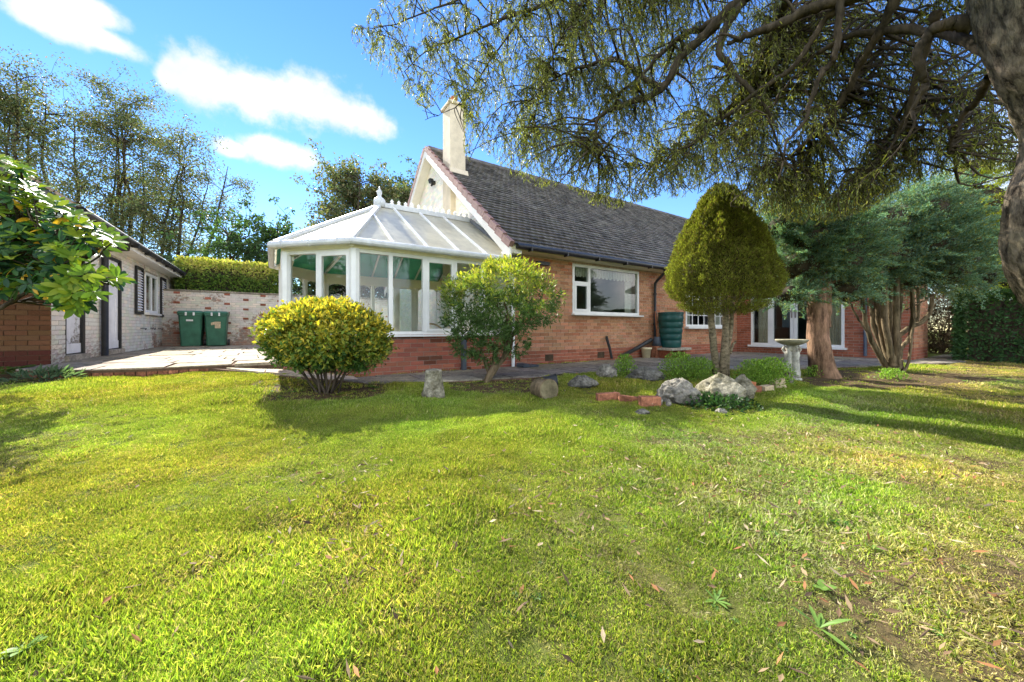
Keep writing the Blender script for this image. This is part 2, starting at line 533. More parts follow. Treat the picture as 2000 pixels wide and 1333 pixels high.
class MB:
    """collects shapes into one mesh"""

    def __init__(self):
        self.v, self.f, self.c = [], [], []
        self.cc = (1, 1, 1)

    def add(self, vs, fs):
        b = len(self.v)
        self.v.extend([tuple(map(float, p)) for p in vs])
        self.c.extend([self.cc] * len(vs))
        self.f.extend([tuple(i + b for i in f) for f in fs])
        return self

    def box(self, x0, x1, y0, y1, z0, z1):
        vs = [(x, y, z) for z in (z0, z1) for y in (y0, y1) for x in (x0, x1)]
        return self.add(vs, [(0, 2, 3, 1), (4, 5, 7, 6), (0, 1, 5, 4), (2, 6, 7, 3), (0, 4, 6, 2), (1, 3, 7, 5)])

    def obox(self, o, ax, ay, az):
        """box from corner o along three edge vectors"""
        o, ax, ay, az = (np.asarray(q, float) for q in (o, ax, ay, az))
        vs = [o + i * ax + j * ay + k * az for k in (0, 1) for j in (0, 1) for i in (0, 1)]
        fs = [(0, 2, 3, 1), (4, 5, 7, 6), (0, 1, 5, 4), (2, 6, 7, 3), (0, 4, 6, 2), (1, 3, 7, 5)]
        if np.dot(np.cross(ax, ay), az) < 0:
            fs = [f[::-1] for f in fs]
        return self.add(vs, fs)

    def bar(self, a, b, w, h, up=(0, 0, 1)):
        """rectangular bar from a to b, w across, h along up"""
        a, b = np.asarray(a, float), np.asarray(b, float)
        d = b - a
        s = np.cross(d, up); s /= np.linalg.norm(s)
        u = np.cross(s, d); u /= np.linalg.norm(u)
        return self.obox(a - s * w / 2 - u * h / 2, d, s * w, u * h)

    def tube(self, pts, rad, n=8, cap=True):
        V, F = tube_arrays(pts, rad, n)
        m = len(pts)
        fs = [tuple(f) for f in F]
        if cap:
            fs.append(tuple(range(n))[::-1])
            fs.append(tuple(range((m - 1) * n, m * n)))
        return self.add(V, fs)

    def lathe(self, prof, c=(0, 0, 0), n=20, ax=None):
        vs, fs = [], []
        for r, z in prof:
            for k in range(n):
                t = 2 * math.pi * k / n
                vs.append((c[0] + r * math.cos(t), c[1] + r * math.sin(t), c[2] + z))
        for i in range(len(prof) - 1):
            for k in range(n):
                k2 = (k + 1) % n
                fs.append((i * n + k, i * n + k2, (i + 1) * n + k2, (i + 1) * n + k))
        fs.append(tuple(range(n))[::-1])
        fs.append(tuple(range((len(prof) - 1) * n, len(prof) * n)))
        return self.add(vs, fs)

    def prism(self, poly, thick, direction=None):
        """planar polygon (3D points) pushed back by thickness along -normal"""
        p = np.asarray(poly, float)
        nrm = np.zeros(3)
        for i in range(len(p)):
            nrm += np.cross(p[i] - p[0], p[(i + 1) % len(p)] - p[0])
        nrm /= np.linalg.norm(nrm)
        q = p - nrm * thick
        n = len(p)
        fs = [tuple(range(n)), tuple(range(n, 2 * n))[::-1]]
        for i in range(n):
            j = (i + 1) % n
            fs.append((j, i, n + i, n + j))
        return self.add(list(p) + list(q), fs)

    def mesh(self, name, smooth=False):
        return mesh_arrays(name, np.array(self.v), self.f, np.array(self.c), smooth)

    def build(self, name, mat, parent=None, smooth=False, world=None, bevel=0):
        o = link(name, self.mesh(name, smooth), mat, parent, world)
        if bevel:
            md = o.modifiers.new('bevel', 'BEVEL'); md.width = bevel; md.segments = 2; md.limit_method = 'ANGLE'
        return o


def tube_arrays(pts, rad, n=6):
    p = np.asarray(pts, float)
    m = len(p)
    rad = np.broadcast_to(np.asarray(rad, float), (m,))
    t = np.gradient(p, axis=0)
    t /= np.linalg.norm(t, axis=1)[:, None] + 1e-9
    ref = np.array([0.31, 0.17, 0.93]) if abs(t[0][2]) < 0.9 else np.array([1.0, 0.1, 0])
    s = np.cross(t, ref); s /= np.linalg.norm(s, axis=1)[:, None] + 1e-9
    u = np.cross(t, s)
    ang = np.arange(n) * 2 * math.pi / n
    ring = s[:, None, :] * np.cos(ang)[None, :, None] + u[:, None, :] * np.sin(ang)[None, :, None]
    V = (p[:, None, :] + ring * rad[:, None, None]).reshape(-1, 3)
    i = np.arange(m - 1)[:, None] * n
    k = np.arange(n)[None, :]
    k2 = (k + 1) % n
    F = np.stack([i + k, i + k2, i + n + k2, i + n + k], -1).reshape(-1, 4)
    return V, F[:, ::-1]


class Tubes:
    def __init__(self):
        self.V, self.F, self.n = [], [], 0

    def add(self, pts, rad, n=5):
        V, F = tube_arrays(pts, rad, n)
        self.V.append(V); self.F.append(F + self.n)
        self.n += len(V)

    def build(self, name, mat, parent):
        me = mesh_arrays(name, np.concatenate(self.V), np.concatenate(self.F), None, True)
        return link(name, me, mat, parent)


def unit(a):
    a = np.asarray(a, float)
    return a / (np.linalg.norm(a, axis=-1, keepdims=True) + 1e-9)


def leaf_arrays(C, D, Nn, L, W, col, fold=0.18, curl=0.15):
    """diamond leaves (two triangles each): base point, axis, face normal, length, width"""
    n = len(C)
    D = unit(D)
    S = unit(np.cross(D, Nn))
    U = np.cross(S, D)
    L = np.broadcast_to(L, (n,))[:, None]
    W = np.broadcast_to(W, (n,))[:, None]
    b = C
    l = C + D * L * 0.45 + S * W / 2 + U * W * fold
    r = C + D * L * 0.45 - S * W / 2 + U * W * fold
    t = C + D * L - U * L * curl
    V = np.stack([b, l, t, r], 1).reshape(-1, 3)
    k = np.arange(n)[:, None] * 4
    F = np.concatenate([k + np.array([[0, 2, 1]]), k + np.array([[0, 3, 2]])], 0)
    c = np.repeat(np.asarray(col), 4, axis=0)
    return V, F, c


def leaf_obj(name, C, D, Nn, L, W, col, mat, parent, fold=0.18, curl=0.15):
    V, F, c = leaf_arrays(np.asarray(C), D, Nn, L, W, col, fold, curl)
    return link(name, mesh_arrays(name, V, F, c), mat, parent)


def palette(rng, n, cols, w=None, jit=0.2):
    cols = np.asarray(cols)
    idx = rng.choice(len(cols), n, p=w)
    return np.clip(cols[idx] * (1 + rng.normal(0, jit, (n, 1))), 0.004, 1)


def rand_dir(rng, n):
    return unit(rng.normal(size=(n, 3)))


def inpoly(x, y, poly):
    x, y = np.asarray(x, float), np.asarray(y, float)
    r = np.zeros(np.broadcast(x, y).shape, bool)
    n = len(poly)
    for i in range(n):
        x1, y1 = poly[i]; x2, y2 = poly[(i + 1) % n]
        if y1 == y2: continue
        c = ((y1 > y) != (y2 > y)) & (x < (x2 - x1) * (y - y1) / (y2 - y1) + x1)
        r ^= c
    return r


def smooth01(t):
    t = np.clip(t, 0, 1)
    return t * t * (3 - 2 * t)

# ---------------------------------------------------------------- ground
HB = 0.11          # path beside the bungalow
PATIO = 0.32       # raised patio by the outbuilding
R1 = [(-2.83, 7.6), (-2.4, 7.3), (-2.0, 7.08), (-1.45, 6.95), (-0.79, 6.97), (0.137, 7.05), (0.137, 15.2), (-2.83, 15.2)]
R1b = [(0.137, 10.2), (4.05, 10.2), (4.05, 15.2), (0.137, 15.2)]
R2 = [(-0.79, 6.95), (-0.27, 6.5), (0.13, 5.98), (1.04, 5.3), (1.04, 6.1), (0.137, 7.02)]
R3 = [(1.04, 5.3), (2.2, 4.92), (3.4, 4.65), (5.3, 4.5), (5.3, 6.19), (1.04, 6.12)]
R4 = [(5.3, 4.5), (7.0, 3.6), (8.6, 2.8), (12.9, 1.45), (12.9, 6.19), (5.3, 6.19)]
R5 = [(12.9, 1.45), (16.5, 1.3), (16.5, 2.17), (12.9, 2.17)]


def slab_z(x, y, reg):
    if reg in ('R1', 'R1b'):
        return PATIO
    if reg == 'R2':
        return 0.295 - 0.17 * min(1, max(0, (x + 0.8) / 1.9))
    return HB


def vnoise(x, y, s, seed=0.0):
    """three octaves of value noise, about -1..1"""
    x, y = np.asarray(x, float), np.asarray(y, float)
    tot = np.zeros(np.broadcast(x, y).shape); amp = 1.0; f = s / 3.6; nrm = 0
    for o in range(3):
        X, Y = x * f + seed * 13.7 + o * 5.3, y * f - seed * 7.1 + o * 9.1
        xi, yi = np.floor(X), np.floor(Y)
        fx, fy = X - xi, Y - yi
        fx, fy = fx * fx * (3 - 2 * fx), fy * fy * (3 - 2 * fy)
        hsh = lambda a, b: np.modf(np.abs(np.sin(a * 127.1 + b * 311.7) * 43758.5453))[0]
        v = (hsh(xi, yi) * (1 - fx) + hsh(xi + 1, yi) * fx) * (1 - fy) + (hsh(xi, yi + 1) * (1 - fx) + hsh(xi + 1, yi + 1) * fx) * fy
        tot = tot + amp * (v * 2 - 1); nrm += amp; amp *= 0.55; f *= 2.1
    return tot / nrm * 1.5


def ground_h(x, y):
    x, y = np.asarray(x, float), np.asarray(y, float)
    w = 0.40 + 0.60 * smooth01((2 - x) / 3)
    t = (y + 0.35 * np.maximum(x - 2, 0) - 0.5) / 5.5
    h = 0.215 * w * smooth01(t)
    h = h + 0.018 * np.sin(1.9 * x + 0.7 * y) * np.cos(1.3 * y - 0.6 * x) + np.where(y < 8, 0.020 * vnoise(x, y, 7.0, 11.0) + 0.011 * vnoise(x, y, 24.0, 12.0), 0)
    for reg, nm in ((R1, 'R1'), (R1b, 'R1b'), (R2, 'R2'), (R3, 'R3'), (R4, 'R4'), (R5, 'R5')):
        m = inpoly(x, y, reg)
        z = {'R1': 0.15, 'R1b': 0.15, 'R2': 0.02}.get(nm, HB - 0.06)
        h = np.where(m, np.minimum(h, z), h)
    return h


def G(u, v, z=0.06):
    """photo pixel on the ground -> world point on the ground"""
    for _ in range(6):
        p = PZ(u, v, z)
        z = float(ground_h(p[0], p[1]))
    p[2] = z
    return p


SOIL = {}
for nm, pts in {
    'shrub_bed': [(485, 745), (560, 738), (640, 740), (770, 742), (760, 770), (650, 786), (545, 792), (500, 778)],
    'tree_bed': [(870, 748), (1000, 737), (1110, 728), (1080, 775), (960, 772), (880, 764)],
    'rockery': [(1030, 758), (1110, 730), (1200, 722), (1450, 718), (1580, 735), (1500, 778), (1490, 803), (1300, 806), (1150, 790), (1050, 782)],
    'needles': [(1545, 740), (1640, 723), (1880, 729), (1960, 742), (1780, 760), (1600, 757)],
    'fern_bed': [(-200, 760), (-200, 700), (110, 712), (190, 741), (60, 752)],
}.items():
    SOIL[nm] = [tuple(G(u, v)[:2]) for u, v in pts]


def soil_mask(x, y):
    s = np.zeros(np.shape(x))
    for nm, poly in SOIL.items():
        c = np.mean(poly, 0)
        k = {'rockery': 0.6, 'needles': 0.9, 'fern_bed': 0.9}.get(nm, 0.95)
        s = np.maximum(s, np.where(inpoly(x, y, poly), k, 0))
    return s


def dry_mask(x, y):
    """worn, dry and leaf-strewn part of the lawn in front of the willow"""
    d = smooth01((x - 0.4) / 1.1) * smooth01((2.0 - y) / 1.0) * smooth01((0.45 + vnoise(x, y, 4.0, 1.0)) / 0.9)
    d = d + 0.9 * np.exp(-(((x - 3.05) / 0.75) ** 2 + ((y - 0.75) / 0.5) ** 2)) * smooth01((0.6 + vnoise(x, y, 7.0, 3.0)) / 0.8)
    d = d + 0.5 * smooth01((vnoise(x, y, 4.5, 4.0) - 0.15) / 0.5)
    d = d + 0.38 * smooth01((x - 0.2) / 1.2) * smooth01((2.3 - y) / 1.2)
    return np.clip(d, 0, 1)


xs = np.unique(np.round(np.concatenate([np.linspace(-160, -14, 14), np.arange(-6, 15, 0.075), np.linspace(-13, -6.2, 12), np.linspace(15.2, 19, 10), np.linspace(20, 180, 14)]), 3))
ys = np.unique(np.round(np.concatenate([np.linspace(-60, -4.5, 8), np.arange(-2, 7.6, 0.075), np.linspace(-4, -2.1, 8), np.linspace(7.7, 9, 8), np.linspace(9.5, 260, 22)]), 3))
gx, gy = np.meshgrid(xs, ys)
gz = ground_h(gx, gy)
gz = np.where(gy > 9, 0.15, gz)
nx, ny = len(xs), len(ys)
ii = (np.arange(ny - 1)[:, None] * nx + np.arange(nx - 1)[None, :]).ravel()
GF = np.stack([ii, ii + 1, ii + nx + 1, ii + nx], 1)
sm = soil_mask(gx, gy)
gcol = np.zeros((nx * ny, 3))
gcol[:, 0] = np.clip(np.maximum(sm, 0.85 * dry_mask(gx, gy)), 0, 1).ravel()
ground = link('lawn', mesh_arrays('lawn', np.stack([gx.ravel(), gy.ravel(), gz.ravel()], 1), GF, gcol, True), 'ground')
tag(ground, 'uneven green lawn running up to the paths and beds', 'lawn', kind='structure')


def clip_poly(poly, reg):
    """Sutherland-Hodgman against a convex counter-clockwise region"""
    out = [tuple(p) for p in poly]
    n = len(reg)
    for i in range(n):
        ax, ay = reg[i]; bx, by = reg[(i + 1) % n]
        inp, out = out, []
        if not inp: break
        side = lambda p: (bx - ax) * (p[1] - ay) - (by - ay) * (p[0] - ax)
        for j in range(len(inp)):
            p, q = inp[j], inp[(j + 1) % len(inp)]
            sp, sq = side(p), side(q)
            if sp >= 0: out.append(p)
            if (sp >= 0) != (sq >= 0):
                t = sp / (sp - sq)
                out.append((p[0] + t * (q[0] - p[0]), p[1] + t * (q[1] - p[1])))
    return out


def poly_area(p):
    return 0.5 * abs(sum(p[i][0] * p[(i + 1) % len(p)][1] - p[(i + 1) % len(p)][0] * p[i][1] for i in range(len(p))))


def pave(name, label, regs, rows, lens, gap, tint, seed):
    rnd = random.Random(seed)
    bed = MB()
    for nm, reg in regs:
        if nm == 'R2':
            bed.prism([(x, y, slab_z(x, y, nm) - 0.02) for x, y in reg], 0.16)
        else:
            bed.prism([(x, y, slab_z(x, y, nm) - 0.018) for x, y in reg], 0.20)
    root = bed.build(name, 'mortar_brown')
    tag(root, label, 'paving', kind='structure')
    for nm, reg in regs:
        x0, x1 = min(p[0] for p in reg), max(p[0] for p in reg)
        y0, y1 = min(p[1] for p in reg), max(p[1] for p in reg)
        y = y0 - rnd.random() * 0.3
        while y < y1:
            h = rnd.choice(rows)
            x = x0 - rnd.random() * 0.6
            while x < x1:
                w = rnd.choice(lens)
                g = gap * rnd.uniform(0.5, 1.4)
                j = lambda: rnd.uniform(-0.006, 0.006)
                rect = [(x + g + j(), y + g + j()), (x + w - g + j(), y + g + j()), (x + w - g + j(), y + h - g + j()), (x + g + j(), y + h - g + j())]
                c = clip_poly(rect, reg)
                if len(c) >= 3 and poly_area(c) > 0.012:
                    dz, tx, ty = rnd.uniform(-0.006, 0.006), rnd.uniform(-0.012, 0.012), rnd.uniform(-0.012, 0.012)
                    mx_, my_ = np.mean(c, 0)
                    top = [(px, py, slab_z(px, py, nm) + dz + tx * (px - mx_) + ty * (py - my_)) for px, py in c]
                    mb = MB()
                    k = rnd.uniform(0.72, 1.18)
                    mb.cc = tuple(np.array(tint(mx_, my_)) * k * np.array([1, rnd.uniform(0.95, 1.03), rnd.uniform(0.88, 1.06)]))
                    mb.prism(top, 0.045)
                    mb.build('slab', 'slab', root)
                x += w
            y += h
    return root


pave('patio', 'raised patio of worn buff slabs between outbuilding and conservatory', [('R1', R1), ('R1b', R1b)], [0.6, 0.6, 0.75], [0.6, 0.75, 0.9], 0.013,
     lambda x, y: (0.82, 0.79, 0.75), 3)
pave('path', 'weathered grey paving along the brick bungalow and conservatory', [('R2', R2), ('R3', R3), ('R4', R4), ('R5', R5)], [0.45, 0.6, 0.55], [0.45, 0.6, 0.75], 0.009,
     lambda x, y: (1.1, 1.06, 1.0) if x < 0.9 else (0.62, 0.63, 0.64), 5)

# brick riser under the curved front edge of the patio
edge = [(-2.83, 7.58), (-2.4, 7.29), (-2.0, 7.07), (-1.45, 6.94), (-0.79, 6.96)]
riser = thing('step_riser', (-1.5, 6.9, 0.12), 'curved red brick riser under the front edge of the raised patio', 'step')
rb = MB()
for a, b in zip(edge[:-1], edge[1:]):
    rb.obox((a[0], a[1] + 0.01, 0.10), (b[0] - a[0], b[1] - a[1], 0), (0, 0.08, 0), (0, 0, 0.165))
rb.build('mortar_bed', 'mortar_brown', riser)
rr = random.Random(8)
for a, b in zip(edge[:-1], edge[1:]):
    L_ = math.hypot(b[0] - a[0], b[1] - a[1])
    n = max(1, round(L_ / 0.115))
    for k in range(n):
        t0, t1 = (k + 0.05) / n, (k + 0.95) / n
        p, q = (a[0] + (b[0] - a[0]) * t0, a[1] + (b[1] - a[1]) * t0), (a[0] + (b[0] - a[0]) * t1, a[1] + (b[1] - a[1]) * t1)
        m = MB(); m.cc = tuple(np.array([1, 1, 1]) * rr.uniform(0.6, 1.2))
        m.obox((p[0], p[1] - 0.004 + rr.uniform(-0.004, 0.004), 0.11), (q[0] - p[0], q[1] - p[1], 0), (0, 0.05, 0), (0, 0, 0.158))
        m.build('brick', 'step_brick', riser)


# ---------------------------------------------------------------- masonry
def core_wall(mb, o, u, nrm, length, z0, z1, openings, thick):
    """wall slab behind the bricks with real openings; o is the outer face line"""
    u, nrm = np.array([*u, 0.0]), np.array([*nrm, 0.0])
    cuts = sorted({0.0, length, *[q for op in openings for q in op[:2]]})
    for a, b in zip(cuts[:-1], cuts[1:]):
        mid = (a + b) / 2
        ops = sorted([(op[2], op[3]) for op in openings if op[0] <= mid <= op[1]])
        z = z0
        for (p, q) in ops + [(z1, z1)]:
            if p > z + 1e-4:
                mb.obox(np.array([*o, 0.0]) + u * a + np.array([0, 0, z]), u * (b - a), -nrm * thick, (0, 0, p - z))
            z = max(z, q)


BRICKM = {}


def unit_brick(mat, tint, depth):
    key = (mat, tint, depth)
    if key not in BRICKM:
        m = MB(); m.cc = tint
        m.box(0, 1, 0, depth, 0, 1)
        me = m.mesh('brick')
        me.materials.append(MATS[mat])
        BRICKM[key] = me
    return BRICKM[key]


def brick_wall(parent, o, u, nrm, length, z0, z1, openings, tints, mat, maxobj, seed, clip=None, depth=0.03, proud=0.008, name='brick', jit=0.0015, bl=0.225, bh=0.075, joint=0.010):
    """stretcher-bond bricks in front of the core; the nearest ones are objects of their own"""
    rnd = random.Random(seed)
    u3, n3 = np.array([*u, 0.0]), np.array([*nrm, 0.0])
    rows = int(round((z1 - z0) / bh))
    items = []
    for r in range(rows):
        za, zb = z0 + r * bh, z0 + (r + 1) * bh - joint
        zm = (za + zb) / 2
        lo, hi = (0, length) if clip is None else clip(zm)
        block = [(op[0], op[1]) for op in openings if op[2] - 0.02 < zm < op[3] + 0.02]
        x = -bl * (0.5 if r % 2 else 0.0)
        while x < hi:
            a, b = max(x, lo), min(x + bl - joint, hi)
            x += bl
            segs = [(a, b)]
            for (p, q) in block:
                ns = []
                for (s, e) in segs:
                    if e <= p or s >= q: ns.append((s, e)); continue
                    if s < p: ns.append((s, p))
                    if e > q: ns.append((q, e))
                segs = ns
            for (s, e) in segs:
                if e - s > 0.02:
                    c = np.array([*o, 0.0]) + u3 * (s + e) / 2
                    items.append((math.hypot(c[0], c[1]), s, e, za, zb, zm))
    items.sort()
    rest = MB()
    for k, (dist, s, e, za, zb, zm) in enumerate(items):
        tint = rnd.choice(tints(s, zm))
        base = np.array([*o, za]) + u3 * s + n3 * (rnd.uniform(-jit, jit))
        if k < maxobj:
            w = Matrix(((u3[0] * (e - s), -n3[0], 0, base[0]), (u3[1] * (e - s), -n3[1], 0, base[1]), (0, 0, zb - za, base[2]), (0, 0, 0, 1)))
            link(name, unit_brick(mat, tint, depth), None, parent, w)
        else:
            rest.cc = tint
            rest.obox(base, u3 * (e - s), -n3 * depth, (0, 0, zb - za))
    if rest.v:
        tag(rest.build('brickwork', mat, parent), kind='stuff')


def shades(base, n, spread, seed):
    r = random.Random(seed)
    return [tuple(c * k * r.uniform(0.93, 1.07) for c in base) for k in [r.uniform(1 - spread, 1 + spread) for _ in range(n)]]


SANDY = shades((1.22, 1.48, 1.55), 12, 0.16, 1)
SANDY += shades((0.95, 1.0, 0.95), 3, 0.12, 11)
REDDER = shades((0.86, 0.74, 0.78), 10, 0.18, 2)
CONSV = shades((0.86, 0.68, 0.78), 9, 0.2, 3) + shades((0.42, 0.36, 0.38), 2, 0.15, 4)
BROWN = shades((0.42, 0.46, 0.40), 9, 0.16, 5)
BROWN_DARK = shades((0.24, 0.17, 0.20), 6, 0.15, 6)
PAINT = shades((1, 1, 1), 5, 0.05, 7)


# ---------------------------------------------------------------- windows
def upvc_rect(parent, o, u, nrm, u0, u1, z0, z1, w, d, out, name='frame', mat='white_upvc'):
    """rectangular frame of four bars; out = how far its face stands in front of plane o"""
    m = MB()
    u3, n3 = np.array([*u, 0.0]), np.array([*nrm, 0.0])
    O = np.array([*o, 0.0]) + n3 * out

    def bx(a, b, p, q):
        m.obox(O + u3 * a + np.array([0, 0, p]), u3 * (b - a), -n3 * d, (0, 0, q - p))
    bx(u0, u0 + w, z0, z1); bx(u1 - w, u1, z0, z1)
    bx(u0 + w, u1 - w, z0, z0 + w); bx(u0 + w, u1 - w, z1 - w, z1)
    return m.build(name, mat, parent)


def pane(parent, o, u, nrm, u0, u1, z0, z1, out, mat='glass', name='pane'):
    u3, n3 = np.array([*u, 0.0]), np.array([*nrm, 0.0])
    m = MB()
    m.obox(np.array([*o, 0.0]) + n3 * out + u3 * u0 + np.array([0, 0, z0]), u3 * (u1 - u0), -n3 * 0.006, (0, 0, z1 - z0))
    return m.build(name, mat, parent)


def flat_box(parent, name, mat, o, u, nrm, u0, u1, z0, z1, out, d, bevel=0):
    u3, n3 = np.array([*u, 0.0]), np.array([*nrm, 0.0])
    m = MB()
    m.obox(np.array([*o, 0.0]) + n3 * out + u3 * u0 + np.array([0, 0, z0]), u3 * (u1 - u0), -n3 * d, (0, 0, z1 - z0))
    return m.build(name, mat, parent, bevel=bevel)


# ---------------------------------------------------------------- bungalow
WY = 6.19
GX = 4.05
EAVE_Y, EAVE_Z, RIDGE_Y, RIDGE_Z = 5.90, 2.47, 10.55, 6.22
VERGE_X, ROOF_X1 = 3.76, 17.6
slope = (RIDGE_Z - EAVE_Z) / (RIDGE_Y - EAVE_Y)
house = thing('bungalow', (9, 8, HB), 'orange brick bungalow with dark tiled roof, tall cream chimney and white windows', 'house')
kit = (5.63 - GX, 7.91 - GX, 1.16, 2.32)
small = (9.98 - GX, 12.25 - GX, 0.86, 2.15)
front_open = [kit, small]
# front wall
cw = MB()
core_wall(cw, (GX, WY + 0.008), (1, 0), (0, -1), 12.9 - GX, HB - 0.1, 2.40, front_open, 0.25)
fw = cw.build('front_wall', 'mortar', house)
tag(fw, 'sandy orange brick wall under the eaves')
brick_wall(fw, (GX, WY), (1, 0), (0, -1), 12.9 - GX, HB - 0.01, 2.38, front_open,
           lambda s, z: REDDER if z < HB + 0.31 else SANDY, 'brick', 300, 21)
# wing walls
WX, WEND, WRET = 12.9, 2.17, 14.35
door_op = (WY - 5.76, WY - 3.45, 0.31, 2.38)
cw = MB()
core_wall(cw, (WX + 0.008, WY), (0, -1), (-1, 0), WY - WEND - 0.01, HB - 0.1, 2.40, [door_op], 0.25)
ww = cw.build('wing_wall', 'mortar_red', house)
tag(ww, 'red brick wing wall around the french doors')
brick_wall(ww, (WX, WY), (0, -1), (-1, 0), WY - WEND, HB - 0.01, 2.38, [door_op], lambda s, z: REDDER, 'brick', 160, 22)
cw = MB()
core_wall(cw, (WX + 0.27, WEND + 0.008), (1, 0), (0, -1), WRET - WX - 0.28, HB - 0.1, 2.40, [], 0.25)
we = cw.build('wing_end_wall', 'mortar', house)
brick_wall(we, (WX, WEND), (1, 0), (0, -1), WRET - WX, HB - 0.01, 2.38, [], lambda s, z: REDDER if z < HB + 0.31 else SANDY, 'brick', 120, 23)
hw = MB()
hw.box(WRET - 0.25, WRET, WEND + 0.01, 3.4, 0, 2.4); hw.box(WRET, 17.4, 3.4, 3.65, 0, 2.4)
hw.box(17.15, 17.4, 3.65, 14.9, 0, 2.4); hw.box(GX + 0.26, 17.15, 14.65, 14.9, 0, 2.4)
hw.build('rear_wall', 'mortar_red', house)
inn = MB()
inn.box(GX + 0.26, 12.6, 9.6, 9.7, 0, 2.4); inn.box(9.2, 9.3, 6.46, 9.6, 0, 2.4); inn.box(16.3, 16.4, 3.7, 9.6, 0, 2.4)
inn.box(GX + 0.26, 12.6, 6.46, 9.6, 2.39, 2.42); inn.box(13.17, 16.3, 2.45, 9.6, 2.39, 2.42)
inn.build('room_partition', 'room_grey', house)
fl = MB(); fl.box(GX + 0.26, 17.1, 6.46, 14.6, 0.0, 0.2); fl.box(13.17, 17.1, 3.7, 6.45, 0.0, 0.2); fl.box(13.17, 14.1, 2.45, 3.69, 0, 0.2)
fl.build('room_floor', 'room_floor', house)

# gable wall, painted brick
gm = MB()
zt = lambda y: EAVE_Z + slope * ((y - EAVE_Y) if y <= RIDGE_Y else (2 * RIDGE_Y - y - EAVE_Y)) - 0.12
gy1 = 2 * RIDGE_Y - WY
gm.prism([(GX + 0.008, gy1, HB - 0.1), (GX + 0.008, WY + 0.27, HB - 0.1), (GX + 0.008, WY + 0.27, zt(WY + 0.27)), (GX + 0.008, RIDGE_Y, zt(RIDGE_Y)), (GX + 0.008, gy1, zt(gy1))], 0.24)
gw = gm.build('gable_wall', 'gable_paint', house)
tag(gw, 'cream painted brick gable')


def gclip(z):
    y = WY + max(0, (z - zt(WY)) / slope) if z > zt(WY) else WY
    return (y - WY + 0.02, 2 * RIDGE_Y - y - WY - 0.02)


brick_wall(gw, (GX, WY), (0, 1), (-1, 0), gy1 - WY, HB + 0.0, RIDGE_Z - 0.3, [], lambda s, z: PAINT, 'gable_paint', 0, 24, clip=gclip, jit=0.001, joint=0.008)

# roof: deck, tiles, verge caps, ridge
rm = MB()
for sgn in (1, -1):
    yy = lambda y: y if sgn > 0 else 2 * RIDGE_Y - y
    q = [(VERGE_X + 0.03, yy(EAVE_Y + 0.02), EAVE_Z - 0.02), (ROOF_X1, yy(EAVE_Y + 0.02), EAVE_Z - 0.02), (ROOF_X1, RIDGE_Y, RIDGE_Z - 0.02), (VERGE_X + 0.03, RIDGE_Y, RIDGE_Z - 0.02)]
    rm.prism(q if sgn > 0 else q[::-1], 0.06)
roof = rm.build('roof', 'tile', house)
tag(roof, 'dark grey tiled roof')
SL = np.array([0, RIDGE_Y - EAVE_Y, RIDGE_Z - EAVE_Z]); SLEN = np.linalg.norm(SL); SL = SL / SLEN
SN = np.array([0, -SL[2], SL[1]])
NC = 36
gauge = SLEN / NC
TW = 0.168
rt = random.Random(31)
TILEM = []
for k in range(9):
    m = MB(); b = rt.uniform(0.72, 1.3); m.cc = (b * rt.uniform(0.98, 1.1), b, b * rt.uniform(0.92, 1.02))
    # slightly cambered tile, tail thicker than the head
    vs, fs = [], []
    for i, t in enumerate((0, 0.5, 1)):
        zc = 0.006 * (1 - (2 * t - 1) ** 2)
        vs += [(t * (TW - 0.004), 0, 0.004 + zc), (t * (TW - 0.004), 0, 0.044 + zc), (t * (TW - 0.004), gauge * 1.15, 0.008 + zc)]
    fs = [(1, 4, 5, 2), (4, 7, 8, 5), (0, 3, 4, 1), (3, 6, 7, 4), (0, 1, 2), (6, 8, 7)]
    m.add(vs, fs)
    me = m.mesh('tile'); me.materials.append(MATS['tile']); TILEM.append((me, np.array(m.v), fs, m.cc))
tiles = []
for c in range(NC):
    x = VERGE_X + 0.07 - (TW / 2 if c % 2 else 0)
    while x < ROOF_X1:
        if x > VERGE_X + 0.04:
            o_ = np.array([x, EAVE_Y, EAVE_Z]) + SL * (c * gauge - 0.02) + SN * 0.0
            tiles.append((np.linalg.norm(o_), o_))
        x += TW
# chimney stands through the roof: leave its tiles out
CHX0, CHX1, CHY0, CHY1 = 3.90, 4.34, 8.98, 9.50
tiles = [t for t in tiles if not (CHX0 - 0.12 < t[1][0] < CHX1 - 0.02 and CHY0 - 0.1 < t[1][1] < CHY1 - 0.05)]
tiles.sort(key=lambda t: t[0])
rest = MB()
for k, (d_, o_) in enumerate(tiles):
    me, tv, tf, tcc = rt.choice(TILEM)
    lift = rt.uniform(-0.002, 0.005); sk = rt.uniform(-0.012, 0.012)
    ex = unit(np.array([1, 0, 0]) + SL * sk); ey = unit(SL - np.array([1, 0, 0]) * sk)
    o2 = o_ + SN * lift + SL * rt.uniform(-0.006, 0.006)
    if k < 300:
        w = Matrix(((ex[0], ey[0], SN[0], o2[0]), (ex[1], ey[1], SN[1], o2[1]), (ex[2], ey[2], SN[2], o2[2]), (0, 0, 0, 1)))
        link('tile', me, None, roof, w)
    else:
        rest.cc = tcc
        rest.add(o2 + tv[:, :1] * ex + tv[:, 1:2] * ey + tv[:, 2:3] * SN, tf)
tag(rest.build('tiling', 'tile', roof), kind='stuff')
